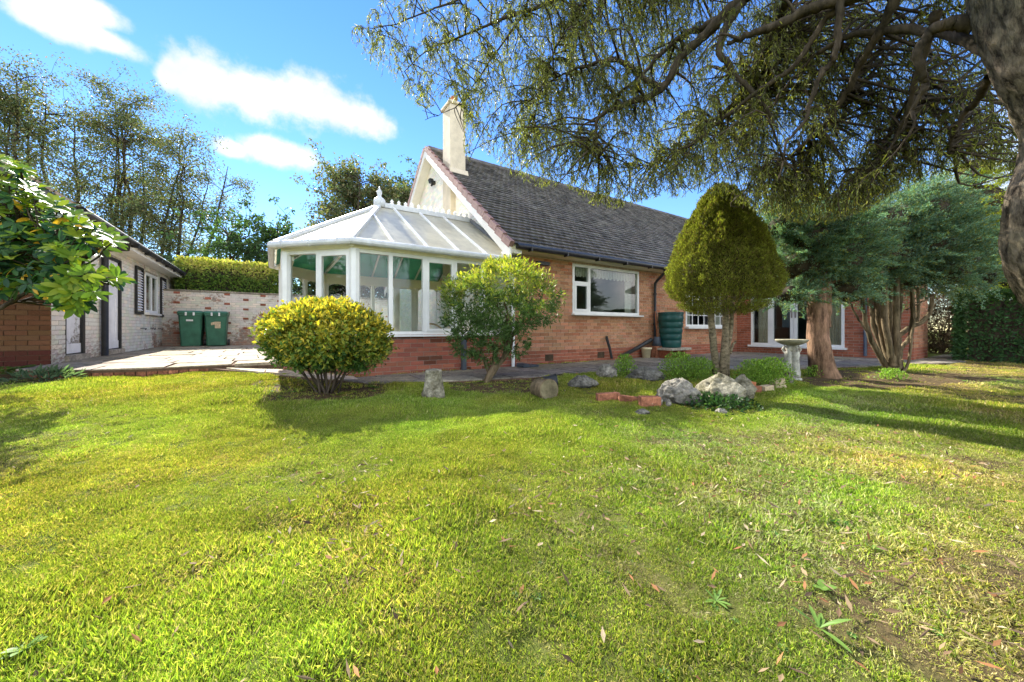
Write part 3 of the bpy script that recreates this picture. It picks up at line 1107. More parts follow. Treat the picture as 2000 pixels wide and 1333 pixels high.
for sgn in (1, -1):
    n = 18
    for k in range(n):
        a = k / n; b = (k + 1) / n
        p = np.array([VERGE_X - 0.015, EAVE_Y - 0.03, EAVE_Z - 0.02]) + SL * SLEN * a
        d_ = SL * (SLEN / n * 0.97)
        up = SN * (0.045 + 0.012)
        if sgn < 0:
            p = np.array([p[0], 2 * RIDGE_Y - p[1], p[2]]); d_ = d_ * [1, -1, 1]; up = up * [1, -1, 1]
        m = MB()
        m.obox(p - up * 1.1, d_ * 0.99 - up * 0.45, (0.10, 0, 0), up * 2.4)
        m.build('verge_cap', 'verge_cap', roof)
n = 31
for k in range(n):
    x0 = VERGE_X + 0.1 + k * 0.446
    m = MB()
    prof = [(-0.13, -0.10), (-0.09, 0.0), (0.0, 0.05), (0.09, 0.0), (0.13, -0.10)]
    m.cc = (0.9, 0.9, 0.95)
    vs = [(x0 + dx, RIDGE_Y + a, RIDGE_Z + 0.035 + b + (0.006 if dx == 0 else 0)) for dx in (0, 0.44) for a, b in prof]
    fs = [(i, i + 1, i + 6, i + 5) for i in range(4)] + [(4, 3, 2, 1, 0), (5, 6, 7, 8, 9)]
    m.add(vs, [f[::-1] for f in fs])
    m.build('ridge_tile', 'tile', roof)
# bargeboards and soffit at the gable
for sgn in (1, -1):
    m, s_ = MB(), MB()
    f = lambda p: np.array([p[0], p[1] if sgn > 0 else 2 * RIDGE_Y - p[1], p[2]])
    a0 = np.array([VERGE_X, EAVE_Y - 0.05, EAVE_Z - 0.09]); a1 = a0 + SL * (SLEN + 0.06)
    q = [f(a0 - (0, 0, 0.24)), f(a1 - (0, 0, 0.24)), f(a1), f(a0)]
    m.prism(q if sgn < 0 else q[::-1], 0.03)
    if m.v[0][0] == VERGE_X and min(v[0] for v in m.v) < VERGE_X - 0.001:
        m.v = [(v[0] + 0.03, v[1], v[2]) for v in m.v]
    m.build('bargeboard', 'white_board', house)
    b0 = np.array([VERGE_X + 0.03, EAVE_Y + 0.0, EAVE_Z - 0.14]); b1 = b0 + SL * SLEN
    q = [f(b0), f(b0 + (GX - VERGE_X - 0.03, 0, 0)), f(b1 + (GX - VERGE_X - 0.03, 0, 0)), f(b1)]
    s_.prism(q if sgn > 0 else q[::-1], 0.02)
    s_.build('gable_soffit', 'white_board', house)
# box end at the foot of the verge
m = MB(); m.box(VERGE_X + 0.002, GX - 0.01, EAVE_Y - 0.02, WY - 0.002, 2.30, 2.372)
m.build('eave_box', 'white_board', house)
# fascia, soffit, gutter, brackets
m = MB(); m.box(GX - 0.28 + 0.002, WX - 0.32, EAVE_Y - 0.005, EAVE_Y + 0.02, 2.375, 2.472)
m.build('fascia', 'cream_board', house)
m = MB(); m.box(GX, WX - 0.01, EAVE_Y + 0.021, WY + 0.005, 2.376, 2.39)
m.build('soffit', 'cream_board', house)
m = MB(); m.tube([(VERGE_X + 0.14, EAVE_Y - 0.065, 2.435), (WX - 0.35, EAVE_Y - 0.065, 2.425)], 0.056, 10)
gut = m.build('gutter', 'black_plastic', house, True)
for k in range(10):
    x = 4.2 + k * 0.92
    m = MB(); m.box(x, x + 0.03, EAVE_Y - 0.125, EAVE_Y - 0.004, 2.36, 2.43)
    m.build('bracket', 'black_plastic', gut)
dpx = 8.49
m = MB(); m.tube([(dpx, EAVE_Y - 0.065, 2.38), (dpx, EAVE_Y - 0.06, 2.30), (dpx, EAVE_Y + 0.02, 2.24), (dpx, WY - 0.12, 2.12), (dpx, WY - 0.065, 2.05), (dpx, WY - 0.06, 1.9), (dpx, WY - 0.06, 0.62)], 0.036, 10)
dp = m.build('downpipe', 'black_plastic', house, True)
for z in (1.75, 0.95):
    m = MB(); m.lathe([(0.046, 0), (0.046, 0.05)], (dpx, WY - 0.06, z), 12); m.build('pipe_clip', 'black_plastic', dp)
# downpipe on the wing
wy = WY - 0.0
yp = float(PXp(1690, 640, WX - 0.06)[1])
m = MB(); m.tube([(WX - 0.06, yp, 2.35), (WX - 0.06, yp, 0.15)], 0.036, 10)
m.build('downpipe', 'grey_pipe', house, True)
# wing roof (behind the conifers)
m = MB()
q = [(12.58, 1.88, 2.47), (17.7, 1.88, 2.47), (15.14, 4.45, 4.55)]
m.prism(q, 0.08)
m.prism([(12.58, 10.5, 2.47), (12.58, 1.88, 2.47), (15.14, 4.45, 4.55), (15.14, 10.5, 4.55)], 0.08)
m.prism([(17.7, 1.88, 2.47), (17.7, 10.5, 2.47), (15.14, 10.5, 4.55), (15.14, 4.45, 4.55)], 0.08)
m.build('wing_roof', 'tile', house)
m = MB(); m.box(12.6, 12.62, 1.9, 5.88, 2.36, 2.46); m.box(12.62, 17.6, 1.9, 1.92, 2.36, 2.46); m.box(12.62, 12.9, 1.92, 5.88, 2.362, 2.375)
m.build('fascia', 'cream_board', house)

# chimney
m = MB(); m.box(CHX0, CHX1, CHY0, CHY1, 2.30, 6.78)
ch = m.build('chimney', 'render_cream', house, bevel=0.015)
tag(ch, 'tall cream rendered chimney')
m = MB(); m.box(CHX0 - 0.05, CHX1 + 0.05, CHY0 - 0.05, CHY1 + 0.05, 6.781, 6.86)
m.build('chimney_cap', 'render_cream', ch, bevel=0.02)
m = MB(); m.lathe([(0.12, 0), (0.10, 0.06), (0.09, 0.2), (0.105, 0.22), (0.1, 0.25), (0.07, 0.25)], (CHX0 + 0.22, CHY0 + 0.26, 6.861), 14)
m.build('chimney_pot', 'terracotta', ch, True)
m = MB()
zc = lambda y: EAVE_Z + slope * (y - EAVE_Y)
m.prism([(CHX0 - 0.03, CHY0 - 0.06, zc(CHY0 - 0.06) + 0.05), (CHX1 + 0.06, CHY0 - 0.06, zc(CHY0 - 0.06) + 0.05), (CHX1 + 0.06, CHY0 - 0.004, zc(CHY0) + 0.14), (CHX0 - 0.03, CHY0 - 0.004, zc(CHY0) + 0.14)], 0.03)
m.build('flashing', 'render_cream', ch)
# security lamp on the gable
lp = PXp(848, 358, GX - 0.02)
m = MB(); m.box(GX - 0.05, GX, lp[1] - 0.05, lp[1] + 0.05, lp[2] - 0.05, lp[2] + 0.05); m.obox((GX - 0.16, lp[1] - 0.10, lp[2] - 0.02), (0.10, 0, 0), (0, 0.16, 0), (-0.03, 0, 0.10)); m.tube([(GX - 0.05, lp[1], lp[2]), (GX - 0.12, lp[1] - 0.04, lp[2] - 0.11)], 0.03, 8)
m.build('security_lamp', 'black_plastic', house)

# kitchen window
O, U, Nn = (GX, WY), (1, 0), (0, -1)
w1 = upvc_rect(house, O, U, Nn, *kit[:2], kit[2] + 0.035, kit[3], 0.06, 0.07, 0.006, 'window_frame')
tag(w1, 'wide white kitchen window frame with scalloped blind')
mu = kit[0] + 0.52
flat_box(w1, 'mullion', 'white_upvc', O, U, Nn, mu - 0.035, mu + 0.035, kit[2] + 0.095, kit[3] - 0.06, 0.004, 0.066)
upvc_rect(w1, O, U, Nn, kit[0] + 0.06, mu - 0.035, kit[2] + 0.095, kit[2] + 0.72, 0.05, 0.05, 0.016, 'casement')
flat_box(w1, 'transom', 'white_upvc', O, U, Nn, kit[0] + 0.06, mu - 0.035, kit[2] + 0.721, kit[2] + 0.77, 0.004, 0.06)
pane(w1, O, U, Nn, mu + 0.035, kit[1] - 0.06, kit[2] + 0.095, kit[3] - 0.06, -0.03, 'dark_glass')
pane(w1, O, U, Nn, kit[0] + 0.06, mu - 0.035, kit[2] + 0.77, kit[3] - 0.06, -0.03, 'dark_glass')
pane(w1, O, U, Nn, kit[0] + 0.11, mu - 0.085, kit[2] + 0.145, kit[2] + 0.67, -0.01, 'dark_glass')
flat_box(w1, 'sill', 'white_upvc', O, U, Nn, kit[0] - 0.03, kit[1] + 0.08, kit[2], kit[2] + 0.033, 0.10, 0.20)


def valance(parent, x0, x1, y, ztop, drop, n, mat):
    vs, fs = [], []
    K = n * 8
    for i in range(K + 1):
        t = i / K
        x = x0 + (x1 - x0) * t
        zb = ztop - drop - 0.045 * abs(math.sin(t * n * math.pi))
        yo = y + 0.012 * math.sin(t * n * 2.7 * math.pi)
        vs += [(x, yo, ztop), (x, yo, zb), (x, yo + 0.004, ztop), (x, yo + 0.004, zb)]
    for i in range(K):
        a = i * 4
        fs += [(a, a + 1, a + 5, a + 4), (a + 2, a + 6, a + 7, a + 3), (a + 1, a + 3, a + 7, a + 5)]
    MB().add(vs, fs).build('valance', mat, parent)


valance(w1, GX + kit[0] + 0.03, GX + mu, WY + 0.14, kit[3] - 0.02, 0.20, 5, 'lace')
valance(w1, GX + mu + 0.02, GX + kit[1] - 0.03, WY + 0.15, kit[3] - 0.02, 0.20, 13, 'lace')


def drape(parent, a, b, z0, z1, mat, folds=6, amp=0.025):
    """hanging curtain between two plan points"""
    a, b = np.array(a, float), np.array(b, float)
    d = b - a; nn = np.array([-d[1], d[0]]); nn /= np.linalg.norm(nn)
    vs, fs = [], []
    K = folds * 8
    for i in range(K + 1):
        t = i / K
        p = a + d * t + nn * amp * math.sin(t * folds * 2 * math.pi)
        vs += [(p[0], p[1], z0), (p[0], p[1], z1)]
    fs = [(2 * i, 2 * i + 2, 2 * i + 3, 2 * i + 1) for i in range(K)]
    return MB().add(vs, fs).build('curtain', mat, parent, True)


drape(w1, (GX + kit[1] - 0.30, WY + 0.2), (GX + kit[1] - 0.05, WY + 0.2), kit[2] + 0.05, kit[3] - 0.24, 'lace', 4, 0.015)
# small-paned window behind the clipped cypress
w2 = upvc_rect(house, O, U, Nn, *small[:2], small[2] + 0.06, small[3], 0.06, 0.07, 0.006, 'window_frame')
tag(w2, 'small-paned white window with glazing bars')
sx0, sx1, sz0, sz1 = small[0] + 0.06, small[1] - 0.06, small[2] + 0.12, small[3] - 0.06
ncol, nrow = 7, 4
for k in range(1, ncol):
    x = sx0 + (sx1 - sx0) * k / ncol
    flat_box(w2, 'glazing_bar', 'white_upvc', O, U, Nn, x - 0.014, x + 0.014, sz0, sz1, -0.012, 0.02)
for k in range(1, nrow):
    z = sz0 + (sz1 - sz0) * k / nrow
    flat_box(w2, 'glazing_bar', 'white_upvc', O, U, Nn, sx0, sx1, z - 0.013, z + 0.013, -0.010, 0.02)
for i in range(ncol):
    for j in range(nrow):
        a = sx0 + (sx1 - sx0) * i / ncol; b = sx0 + (sx1 - sx0) * (i + 1) / ncol
        p = sz0 + (sz1 - sz0) * j / nrow; q = sz0 + (sz1 - sz0) * (j + 1) / nrow
        pane(w2, O, U, Nn, a + 0.01, b - 0.01, p + 0.01, q - 0.01, -0.02, 'dark_glass')
flat_box(w2, 'sill', 'white_upvc', O, U, Nn, small[0] - 0.06, small[1] + 0.06, small[2], small[2] + 0.058, 0.13, 0.22)
drape(w2, (GX + sx0, WY + 0.2), (GX + sx0 + 0.45, WY + 0.2), sz0, sz1, 'lace', 5)
drape(w2, (GX + sx1 - 0.45, WY + 0.2), (GX + sx1, WY + 0.2), sz0, sz1, 'lace', 5)
# french doors with side lights
O, U, Nn = (WX, WY), (0, -1), (-1, 0)
a0, a1, z0, z1 = door_op
fd = upvc_rect(house, O, U, Nn, a0, a1, z0 + 0.04, z1, 0.065, 0.08, 0.012, 'french_doors')
tag(fd, 'white french doors with side lights, cream curtains behind')
ed = [a0 + 0.065, a0 + 0.52, a0 + 1.16, a1 - 0.52 + 0.0, a1 - 0.065]
for k in (1, 3):
    flat_box(fd, 'mullion', 'white_upvc', O, U, Nn, ed[k] - 0.035, ed[k] + 0.035, z0 + 0.105, z1 - 0.065, 0.010, 0.07)
for (p, q, dr) in ((ed[0], ed[1] - 0.035, 0), (ed[1] + 0.035, ed[2] - 0.004, 1), (ed[2] + 0.004, ed[3] - 0.035, 1), (ed[3] + 0.035, ed[4], 0)):
    if dr:
        lf = upvc_rect(fd, O, U, Nn, p, q, z0 + 0.108, z1 - 0.068, 0.085, 0.06, 0.02, 'door_leaf')
        pane(lf, O, U, Nn, p + 0.085, q - 0.085, z0 + 0.193, z1 - 0.153, -0.01, 'dark_glass')
    else:
        pane(fd, O, U, Nn, p, q, z0 + 0.105, z1 - 0.065, -0.015, 'dark_glass')
for s in (-1, 1):
    m = MB(); yc = WY - (ed[2] + s * 0.045)
    m.box(WX - 0.036, WX - 0.021, yc - 0.017, yc + 0.017, 1.18, 1.42)
    m.box(WX - 0.075, WX - 0.037, yc - 0.011, yc + 0.011, 1.36, 1.385); m.box(WX - 0.078, WX - 0.062, min(yc, yc - s * 0.13), max(yc, yc - s * 0.13), 1.362, 1.383)
    m.build('handle', 'steel', fd)
flat_box(fd, 'sill', 'white_upvc', O, U, Nn, a0 - 0.06, a1 + 0.06, z0 - 0.02, z0 + 0.038, 0.10, 0.2)
drape(fd, (WX + 0.35, WY - ed[0]), (WX + 0.35, WY - ed[0] - 0.36), 0.22, 2.35, 'curtain', 5)
drape(fd, (WX + 0.35, WY - ed[4] + 0.4), (WX + 0.35, WY - ed[4]), 0.22, 2.35, 'curtain', 5)
drape(fd, (WX + 0.5, WY - ed[1] - 0.15), (WX + 0.5, WY - ed[1] - 0.36), 0.9, 2.35, 'blue_curtain', 4)
# air bricks
for u_, v_ in ((1073, 703), (1174, 697)):
    q = PYp(u_, v_, WY - 0.006)
    m = MB()
    m.box(q[0] - 0.11, q[0] + 0.11, WY - 0.006, WY + 0.02, 0.165, 0.305)
    for i in range(6):
        for j in range(3):
            m.box(q[0] - 0.09 + i * 0.032, q[0] - 0.09 + i * 0.032 + 0.018, WY - 0.008, WY - 0.0055, 0.18 + j * 0.042, 0.205 + j * 0.042)
    m.build('air_brick', 'old_wood', fw)

# ---------------------------------------------------------------- conservatory
cons = thing('conservatory', (2.2, 8, HB), 'white victorian conservatory with pale ridged roof, finial and red brick base', 'conservatory')
CZ0, CSILL, CTOP, CEAVE, CRZ, CRY, CRX = 0.11, 0.75, 2.10, 2.20, 3.46, 8.1, 1.90
CP = [(GX, 6.1), (1.04, 6.1), (0.137, 7.0), (0.137, 9.2), (1.04, 10.1), (GX, 10.1)]
SEG = [((1.04, 6.1), (GX - 0.005, 6.1), [0, 0.57, 1.14, 1.71, 2.28, 3.005], 'front'),
       ((0.137, 7.0), (1.04, 6.1), [0, 0.64, 1.275], 'facet'),
       ((0.137, 9.2), (0.137, 7.0), [0, 0.55, 1.1, 1.65, 2.2], 'end'),
       ((1.04, 10.1), (0.137, 9.2), [0, 0.64, 1.275], 'back_facet'),
       ((GX - 0.005, 10.1), (1.04, 10.1), [0, 0.70, 1.29, 1.86, 2.43, 3.005], 'back')]


def seg_frame(a, b):
    a, b = np.array(a), np.array(b)
    L_ = np.linalg.norm(b - a)
    u = (b - a) / L_
    return a, u, np.array([u[1], -u[0]]), L_


for (a, b, bays, kind) in SEG:
    a, u, n_, L_ = seg_frame(a, b)
    doorway = (bays[1], bays[2]) if kind == 'back' else None
    m = MB()
    ops = [(doorway[0], doorway[1], 0.0, 0.73)] if doorway else []
    core_wall(m, a - n_ * 0.008, u, n_, L_, CZ0 - 0.1, 0.72, ops, 0.2)
    dw = m.build('dwarf_wall', 'mortar_red', cons)
    if kind in ('front', 'facet', 'end'):
        brick_wall(dw, a, u, n_, L_, CZ0 - 0.02, 0.73, ops, lambda s, z: CONSV, 'brick', 400 if kind != 'end' else 0, 41)
    # sill
    segs = [(0, L_)] if not doorway else [(0, doorway[0]), (doorway[1], L_)]
    for (p, q) in segs:
        flat_box(cons, 'sill', 'white_upvc', a, u, n_, p, q, 0.722, CSILL, 0.045, 0.22)
    # bottom rail, head beam
    for (p, q) in segs:
        flat_box(cons, 'bottom_rail', 'white_upvc', a, u, n_, p + 0.05, q - 0.05, CSILL + 0.001, CSILL + 0.06, -0.008, 0.07)
    flat_box(cons, 'head_rail', 'white_upvc', a, u, n_, 0.05, L_ - 0.05, CTOP - 0.055, CTOP, -0.008, 0.07)
    flat_box(cons, 'eaves_beam', 'cream_board', a, u, n_, -0.02, L_ + 0.02, CTOP + 0.001, CEAVE, 0.02, 0.14)
    for k, s in enumerate(bays):
        if 0 < s < L_ - 0.01:
            flat_box(cons, 'mullion', 'white_upvc', a, u, n_, s - 0.032, s + 0.032, CSILL + 0.061 if not doorway or s not in doorway else 0.12, CTOP - 0.056, -0.004, 0.075)
    for k in range(len(bays) - 1):
        p, q = bays[k] + 0.032, bays[k + 1] - 0.032
        if k == 0: p = bays[0] + 0.075
        if k == len(bays) - 2: q = min(q, L_ - 0.075)
        if doorway and k == 1:
            dl = upvc_rect(cons, a, u, n_, p, q, 0.13, CTOP - 0.06, 0.10, 0.05, 0.0, 'door')
            pane(dl, a, u, n_, p + 0.1, q - 0.1, 0.23, CTOP - 0.16, -0.02, 'obscure_glass')
            continue
        zlo = CSILL + 0.06
        if (kind == 'front' and k in (2,)) or (kind == 'facet' and k == 1):
            cs = upvc_rect(cons, a, u, n_, p, q, zlo, CTOP - 0.056, 0.045, 0.05, 0.008, 'casement')
            pane(cs, a, u, n_, p + 0.045, q - 0.045, zlo + 0.045, CTOP - 0.10, -0.012)
        else:
            pane(cons, a, u, n_, p, q, zlo, CTOP - 0.055, -0.04)
        # arched leading on the far lights
        if kind in ('back', 'back_facet', 'end'):
            m = MB()
            u3, n3 = np.array([*u, 0]), np.array([*n_, 0])
            cxm, r = (p + q) / 2, (q - p) / 2 - 0.02
            zc_ = CTOP - 0.24
            pts = [np.array([*a, 0]) - n3 * 0.03 + u3 * (cxm + r * math.cos(t)) + np.array([0, 0, zc_ + 0.55 * r * math.sin(t)]) for t in np.linspace(0, math.pi, 13)]
            pts = [pts[0] - (0, 0, 0.9)] + pts + [pts[-1] - (0, 0, 0.9)]
            m.tube(pts, 0.009, 5)
            m.build('arched_bar', 'white_upvc', cons)
            m = MB()
            for t0, t1 in zip(np.linspace(0, math.pi, 13)[:-1], np.linspace(0, math.pi, 13)[1:]):
                f = lambda t, top: np.array([*a, 0]) - n3 * 0.03 + u3 * (cxm + r * math.cos(t)) + np.array([0, 0, CTOP - 0.06 if top else zc_ + 0.55 * r * math.sin(t)])
                m.add([f(t0, 0), f(t1, 0), f(t1, 1), f(t0, 1)], [(0, 1, 2, 3)])
            m.build('arch_panel', 'cream_board', cons)
# corner posts
for k in range(1, 5):
    p = np.array(CP[k])
    c = np.array([2.2, 8.1]); dn = (c - p) / np.linalg.norm(c - p)
    q = p + dn * 0.055
    m = MB(); m.lathe([(0.082, CSILL + 0.001), (0.082, CTOP)], (q[0], q[1], 0), 8)
    m.build('corner_post', 'white_upvc', cons)
# roof sheets: (polygon on the outer face), glazing bars
EV = [(GX + 0.0, 5.99), (0.995, 5.99), (0.03, 6.955), (0.03, 9.245), (0.995, 10.21), (GX + 0.0, 10.21)]
E3 = [np.array([x, y, CEAVE + 0.02]) for x, y in EV]
AP = np.array([CRX, CRY, CRZ])
AE = np.array([GX - 0.02, CRY, CRZ])
eave_front = lambda x: np.array([x, EV[0][1], CEAVE + 0.02])
eave_back = lambda x: np.array([x, EV[5][1], CEAVE + 0.02])
hip = lambda e, t: e + (AP - e) * t
bars_x = [1.61, 2.18, 2.75, 3.32]
croof = thing_parent = None
m = MB(); m.bar(AP + (0, 0, 0.02), AE + (0, 0, 0.02), 0.15, 0.10)
croof = m.build('roof', 'grey_upvc', cons)
tag(croof, 'pale ridged conservatory roof')


def sheet(poly):
    q = np.array(poly)
    c = q.mean(0)
    MB().prism(poly, 0.018).build('roof_panel', 'roof_sheet', croof)
    nn = np.zeros(3)
    for i in range(len(q)):
        nn += np.cross(q[i] - q[0], q[(i + 1) % len(q)] - q[0])
    nn /= np.linalg.norm(nn)
    MB().prism(c + (q - c) * 0.985 - nn * 0.035, 0.006).build('roof_lining', 'roof_lining', croof)


def gbar(a, b, w=0.05, h=0.05, mat='white_upvc', name='glazing_bar'):
    off = np.array([0, 0, 0.018])
    MB().bar(np.array(a) + off, np.array(b) + off, w, h).build(name, mat, croof)


for side in (0, 1):
    ef = eave_front if side == 0 else eave_back
    ec = E3[1] if side == 0 else E3[4]
    order = (lambda p: p) if side == 0 else (lambda p: p[::-1])
    th = (bars_x[0] - ec[0]) / (AP[0] - ec[0])
    hp = hip(ec, th)
    sheet(order([ec, ef(bars_x[0]), hp]))
    r2 = AP + (bars_x[1] - CRX, 0, 0)
    sheet(order([ef(bars_x[0]), ef(bars_x[1]), r2, AP, hp]))
    for x0, x1 in zip(bars_x[1:], bars_x[2:] + [GX - 0.02]):
        sheet(order([ef(x0), ef(x1), AP + (x1 - CRX, 0, 0), AP + (x0 - CRX, 0, 0)]))
    gbar(ef(bars_x[0]), hp, 0.035, 0.045)
    for x0 in bars_x[1:]:
        gbar(ef(x0), AP + (x0 - CRX, 0, 0), 0.035, 0.045)
sheet([E3[2], E3[1], AP]); sheet([E3[4], E3[3], AP]); sheet([E3[3], E3[2], AP])
for e in E3[1:5]:
    gbar(e, AP, 0.085, 0.06, 'grey_upvc', 'hip_bar')
gbar((E3[3] + E3[2]) / 2, AP, 0.04, 0.045)
# bright inner rafters under the lining
for e in E3[1:5]:
    MB().bar(e - (0, 0, 0.09), AP - (0, 0, 0.12), 0.06, 0.05).build('rafter', 'white_upvc', croof)
for x0 in bars_x[1:]:
    for ef in (eave_front, eave_back):
        MB().bar(ef(x0) - (0, 0, 0.075), AP + (x0 - CRX, 0, -0.09), 0.035, 0.04).build('rafter', 'white_upvc', croof)
# cresting and finial
for k in range(13):
    x = CRX + 0.26 + k * 0.148
    m = MB()
    zc_ = CRZ + 0.07
    prof = [(-0.06, 0), (0.06, 0), (0.045, 0.03), (0.018, 0.05), (0.04, 0.075), (0.0, 0.125), (-0.04, 0.075), (-0.018, 0.05), (-0.045, 0.03)]
    m.prism([(x + a, CRY - 0.008, zc_ + b) for a, b in prof], 0.016)
    m.build('cresting', 'white_upvc', croof)
m = MB()
m.lathe([(0.12, -0.05), (0.12, 0.10), (0.10, 0.13), (0.05, 0.17), (0.035, 0.20), (0.055, 0.25), (0.05, 0.29), (0.02, 0.34), (0.006, 0.40)], (CRX, CRY, CRZ + 0.02), 16)
m.build('finial', 'grey_upvc', croof, True)
# gutter with joints
go = [(GX - 0.3, 5.935), (0.972, 5.935), (-0.025, 6.932), (-0.025, 9.27), (0.972, 10.265), (GX - 0.02, 10.265)]
m = MB(); m.tube([(x, y, 2.178) for x, y in go], 0.055, 10)
cg = m.build('gutter', 'grey_upvc', cons)
for (a, b, ts) in ((go[0], go[1], (0.18, 0.42, 0.66, 0.9)), (go[1], go[2], (0.15, 0.5, 0.85))):
    for t in ts:
        p = np.array([a[0] + (b[0] - a[0]) * t, a[1] + (b[1] - a[1]) * t, 2.178]); d = unit(np.array([b[0] - a[0], b[1] - a[1], 0]))
        m = MB(); m.tube([p - d * 0.012, p + d * 0.012], 0.061, 10); m.build('bracket', 'grey_upvc', cg)
# lead flashing where the roof meets the gable
for side in (0, 1):
    e = np.array([GX - 0.03, 5.99 if side == 0 else 10.21, CEAVE + 0.05])
    MB().bar(e, AE + (-0.01, 0, 0.05), 0.06, 0.07).build('flashing', 'lead', cons)
# inside: floor, painted inner faces, wicker chair
m = MB()
m.prism([(x, y, 0.13) for x, y in [(GX - 0.01, 6.31), (1.13, 6.31), (0.35, 7.09), (0.35, 9.11), (1.13, 9.89), (GX - 0.01, 9.89)]][::-1], 0.05)
m.build('inside_floor', 'room_floor', cons)
for (a, b, bays, kind) in SEG:
    if kind in ('back', 'back_facet', 'end'):
        a, u, n_, L_ = seg_frame(a, b)
        if kind == 'back':
            flat_box(cons, 'inner_lining', 'room_cream', a, u, n_, 1.30, L_ - 0.1, 0.14, 0.72, -0.21, 0.02)
            flat_box(cons, 'inner_lining', 'room_cream', a, u, n_, 0.05, 0.69, 0.14, 0.72, -0.21, 0.02)
        else:
            flat_box(cons, 'inner_lining', 'room_cream', a, u, n_, 0.1, L_ - 0.1, 0.14, 0.72, -0.21, 0.02)
        flat_box(cons, 'inner_beam', 'room_cream', a, u, n_, 0.02, L_ - 0.02, CTOP - 0.14, CEAVE - 0.004, -0.125, 0.03)
chair = thing('wicker_chair', (3.3, 8.6, 0.13), 'round-backed wicker chair inside the conservatory', 'chair')
m = MB(); m.lathe([(0.24, 0), (0.26, 0.03), (0.24, 0.08)], (3.3, 8.6, 0.53), 16); m.build('seat', 'torn_label', chair)
for k in range(4):
    t = math.pi / 4 + k * math.pi / 2
    m = MB(); m.tube([(3.3 + 0.24 * math.cos(t), 8.6 + 0.24 * math.sin(t), 0.13), (3.3 + 0.2 * math.cos(t), 8.6 + 0.2 * math.sin(t), 0.54)], 0.018, 6); m.build('leg', 'torn_label', chair)
m = MB(); m.tube([(3.3 + 0.27 * math.cos(t), 8.6 + 0.27 * math.sin(t), 0.60 + 0.38 * math.sin((t + 0.6) / 4.3 * math.pi)) for t in np.linspace(-0.6, 3.7, 20)], 0.025, 6)
m.tube([(3.3 + 0.27 * math.cos(t), 8.6 + 0.27 * math.sin(t), 0.60 + 0.22 * math.sin((t + 0.6) / 4.3 * math.pi)) for t in np.linspace(-0.6, 3.7, 20)], 0.02, 6)
m.build('backrest', 'torn_label', chair)

# ---------------------------------------------------------------- outbuilding
OX, OY0, OY1, OZ = -2.83, 8.5, 17.0, 2.62
out = thing('outbuilding', (-4.5, 12, PATIO), 'long white painted brick outbuilding with plank doors, shutters and black gutter', 'outbuilding')
d1, d2, wn_ = (0.48, 1.22, 0.42, 2.36), (2.30, 3.12, 0.42, 2.36), (4.95, 6.20, 1.24, 2.36)
oops = [d1, d2, wn_]
m = MB(); core_wall(m, (OX - 0.012, OY0 + 0.03), (0, 1), (1, 0), OY1 - OY0 - 0.03, 0.0, OZ, [(a - 0.03, b - 0.03, c, d) for a, b, c, d in oops], 0.25)
ow = m.build('side_wall', 'dirty_joint', out)
brick_wall(ow, (OX, OY0 + 0.031), (0, 1), (1, 0), OY1 - OY0 - 0.031, PATIO - 0.01, OZ, [(a - 0.031, b - 0.031, c, d) for a, b, c, d in oops], lambda s, z: PAINT, 'painted_brick', 300, 51, proud=0.006, jit=0.002, joint=0.007)
m = MB(); core_wall(m, (OX - 0.257, OY0 + 0.008), (-1, 0), (0, -1), 4.2, 0.0, 2.3, [], 0.25)
m.box(OX - 0.256, OX - 0.0125, OY0 + 0.008, OY0 + 0.029, 0.0, 2.3)
oe = m.build('end_wall', 'mortar_brown', out)
tag(oe, 'unpainted brown brick end wall')
brick_wall(oe, (OX - 0.002, OY0), (-1, 0), (0, -1), 4.4, 0.16, 2.3, [], lambda s, z: BROWN_DARK if z < 0.56 else BROWN, 'brick', 300, 52)
m = MB(); m.prism([(OX - 0.02, OY0 + 0.01, 2.301), (OX - 0.02, OY0 + 0.01, 2.60), (-5.0, OY0 + 0.01, 4.25), (-7.2, OY0 + 0.01, 2.7), (-7.2, OY0 + 0.01, 2.301)], 0.1)
m.build('gable_board', 'white_board', out)
m = MB(); m.box(-7.3, -7.1, OY0, OY1, 0, 2.6); m.box(-7.1, OX - 0.25, OY1 - 0.2, OY1, 0, 2.6)
m.build('rear_wall', 'painted_brick', out)
ORZ, OEZ, OEX = 4.46, 2.70, -2.50
m = MB()
m.prism([(OEX, 8.22, OEZ), (OEX, 17.3, OEZ), (-5.0, 17.3, ORZ), (-5.0, 8.22, ORZ)], 0.10)
m.prism([(-5.0, 8.22, ORZ), (-5.0, 17.3, ORZ), (-7.5, 17.3, OEZ), (-7.5, 8.22, OEZ)], 0.10)
orf = m.build('roof', 'tile', out)
for k in range(14):          # tile edges stepping up the verge
    t = k / 14
    x, z = OEX + (-5.0 - OEX) * t, OEZ + (ORZ - OEZ) * t
    d = np.array([-2.5, 0, ORZ - OEZ]) / 14
    mm_ = MB(); mm_.cc = (2.2, 1.7, 1.3)
    mm_.obox((x, 8.14, z + 0.012), d * 1.06, (0, 0.34, 0), (0.018, 0, 0.03))
    mm_.build('tile', 'tile', orf)
m = MB(); m.box(OEX - 0.03, OEX - 0.005, 8.24, 17.28, 2.52, 2.66); m.build('fascia', 'white_board', out)
m = MB(); m.box(OX + 0.001, OEX - 0.031, 8.3, 17.2, 2.535, 2.55); m.build('soffit', 'white_board', out)
m = MB(); m.tube([(OEX + 0.055, 8.3, 2.66), (OEX + 0.055, 17.3, 2.65)], 0.06, 10)
og = m.build('gutter', 'black_paint', out, True)
for k in range(9):
    m = MB(); y = 8.9 + k * 0.98; m.box(OEX - 0.004, OEX + 0.12, y, y + 0.04, 2.57, 2.66); m.build('bracket', 'black_paint', og)
yd = 10.42
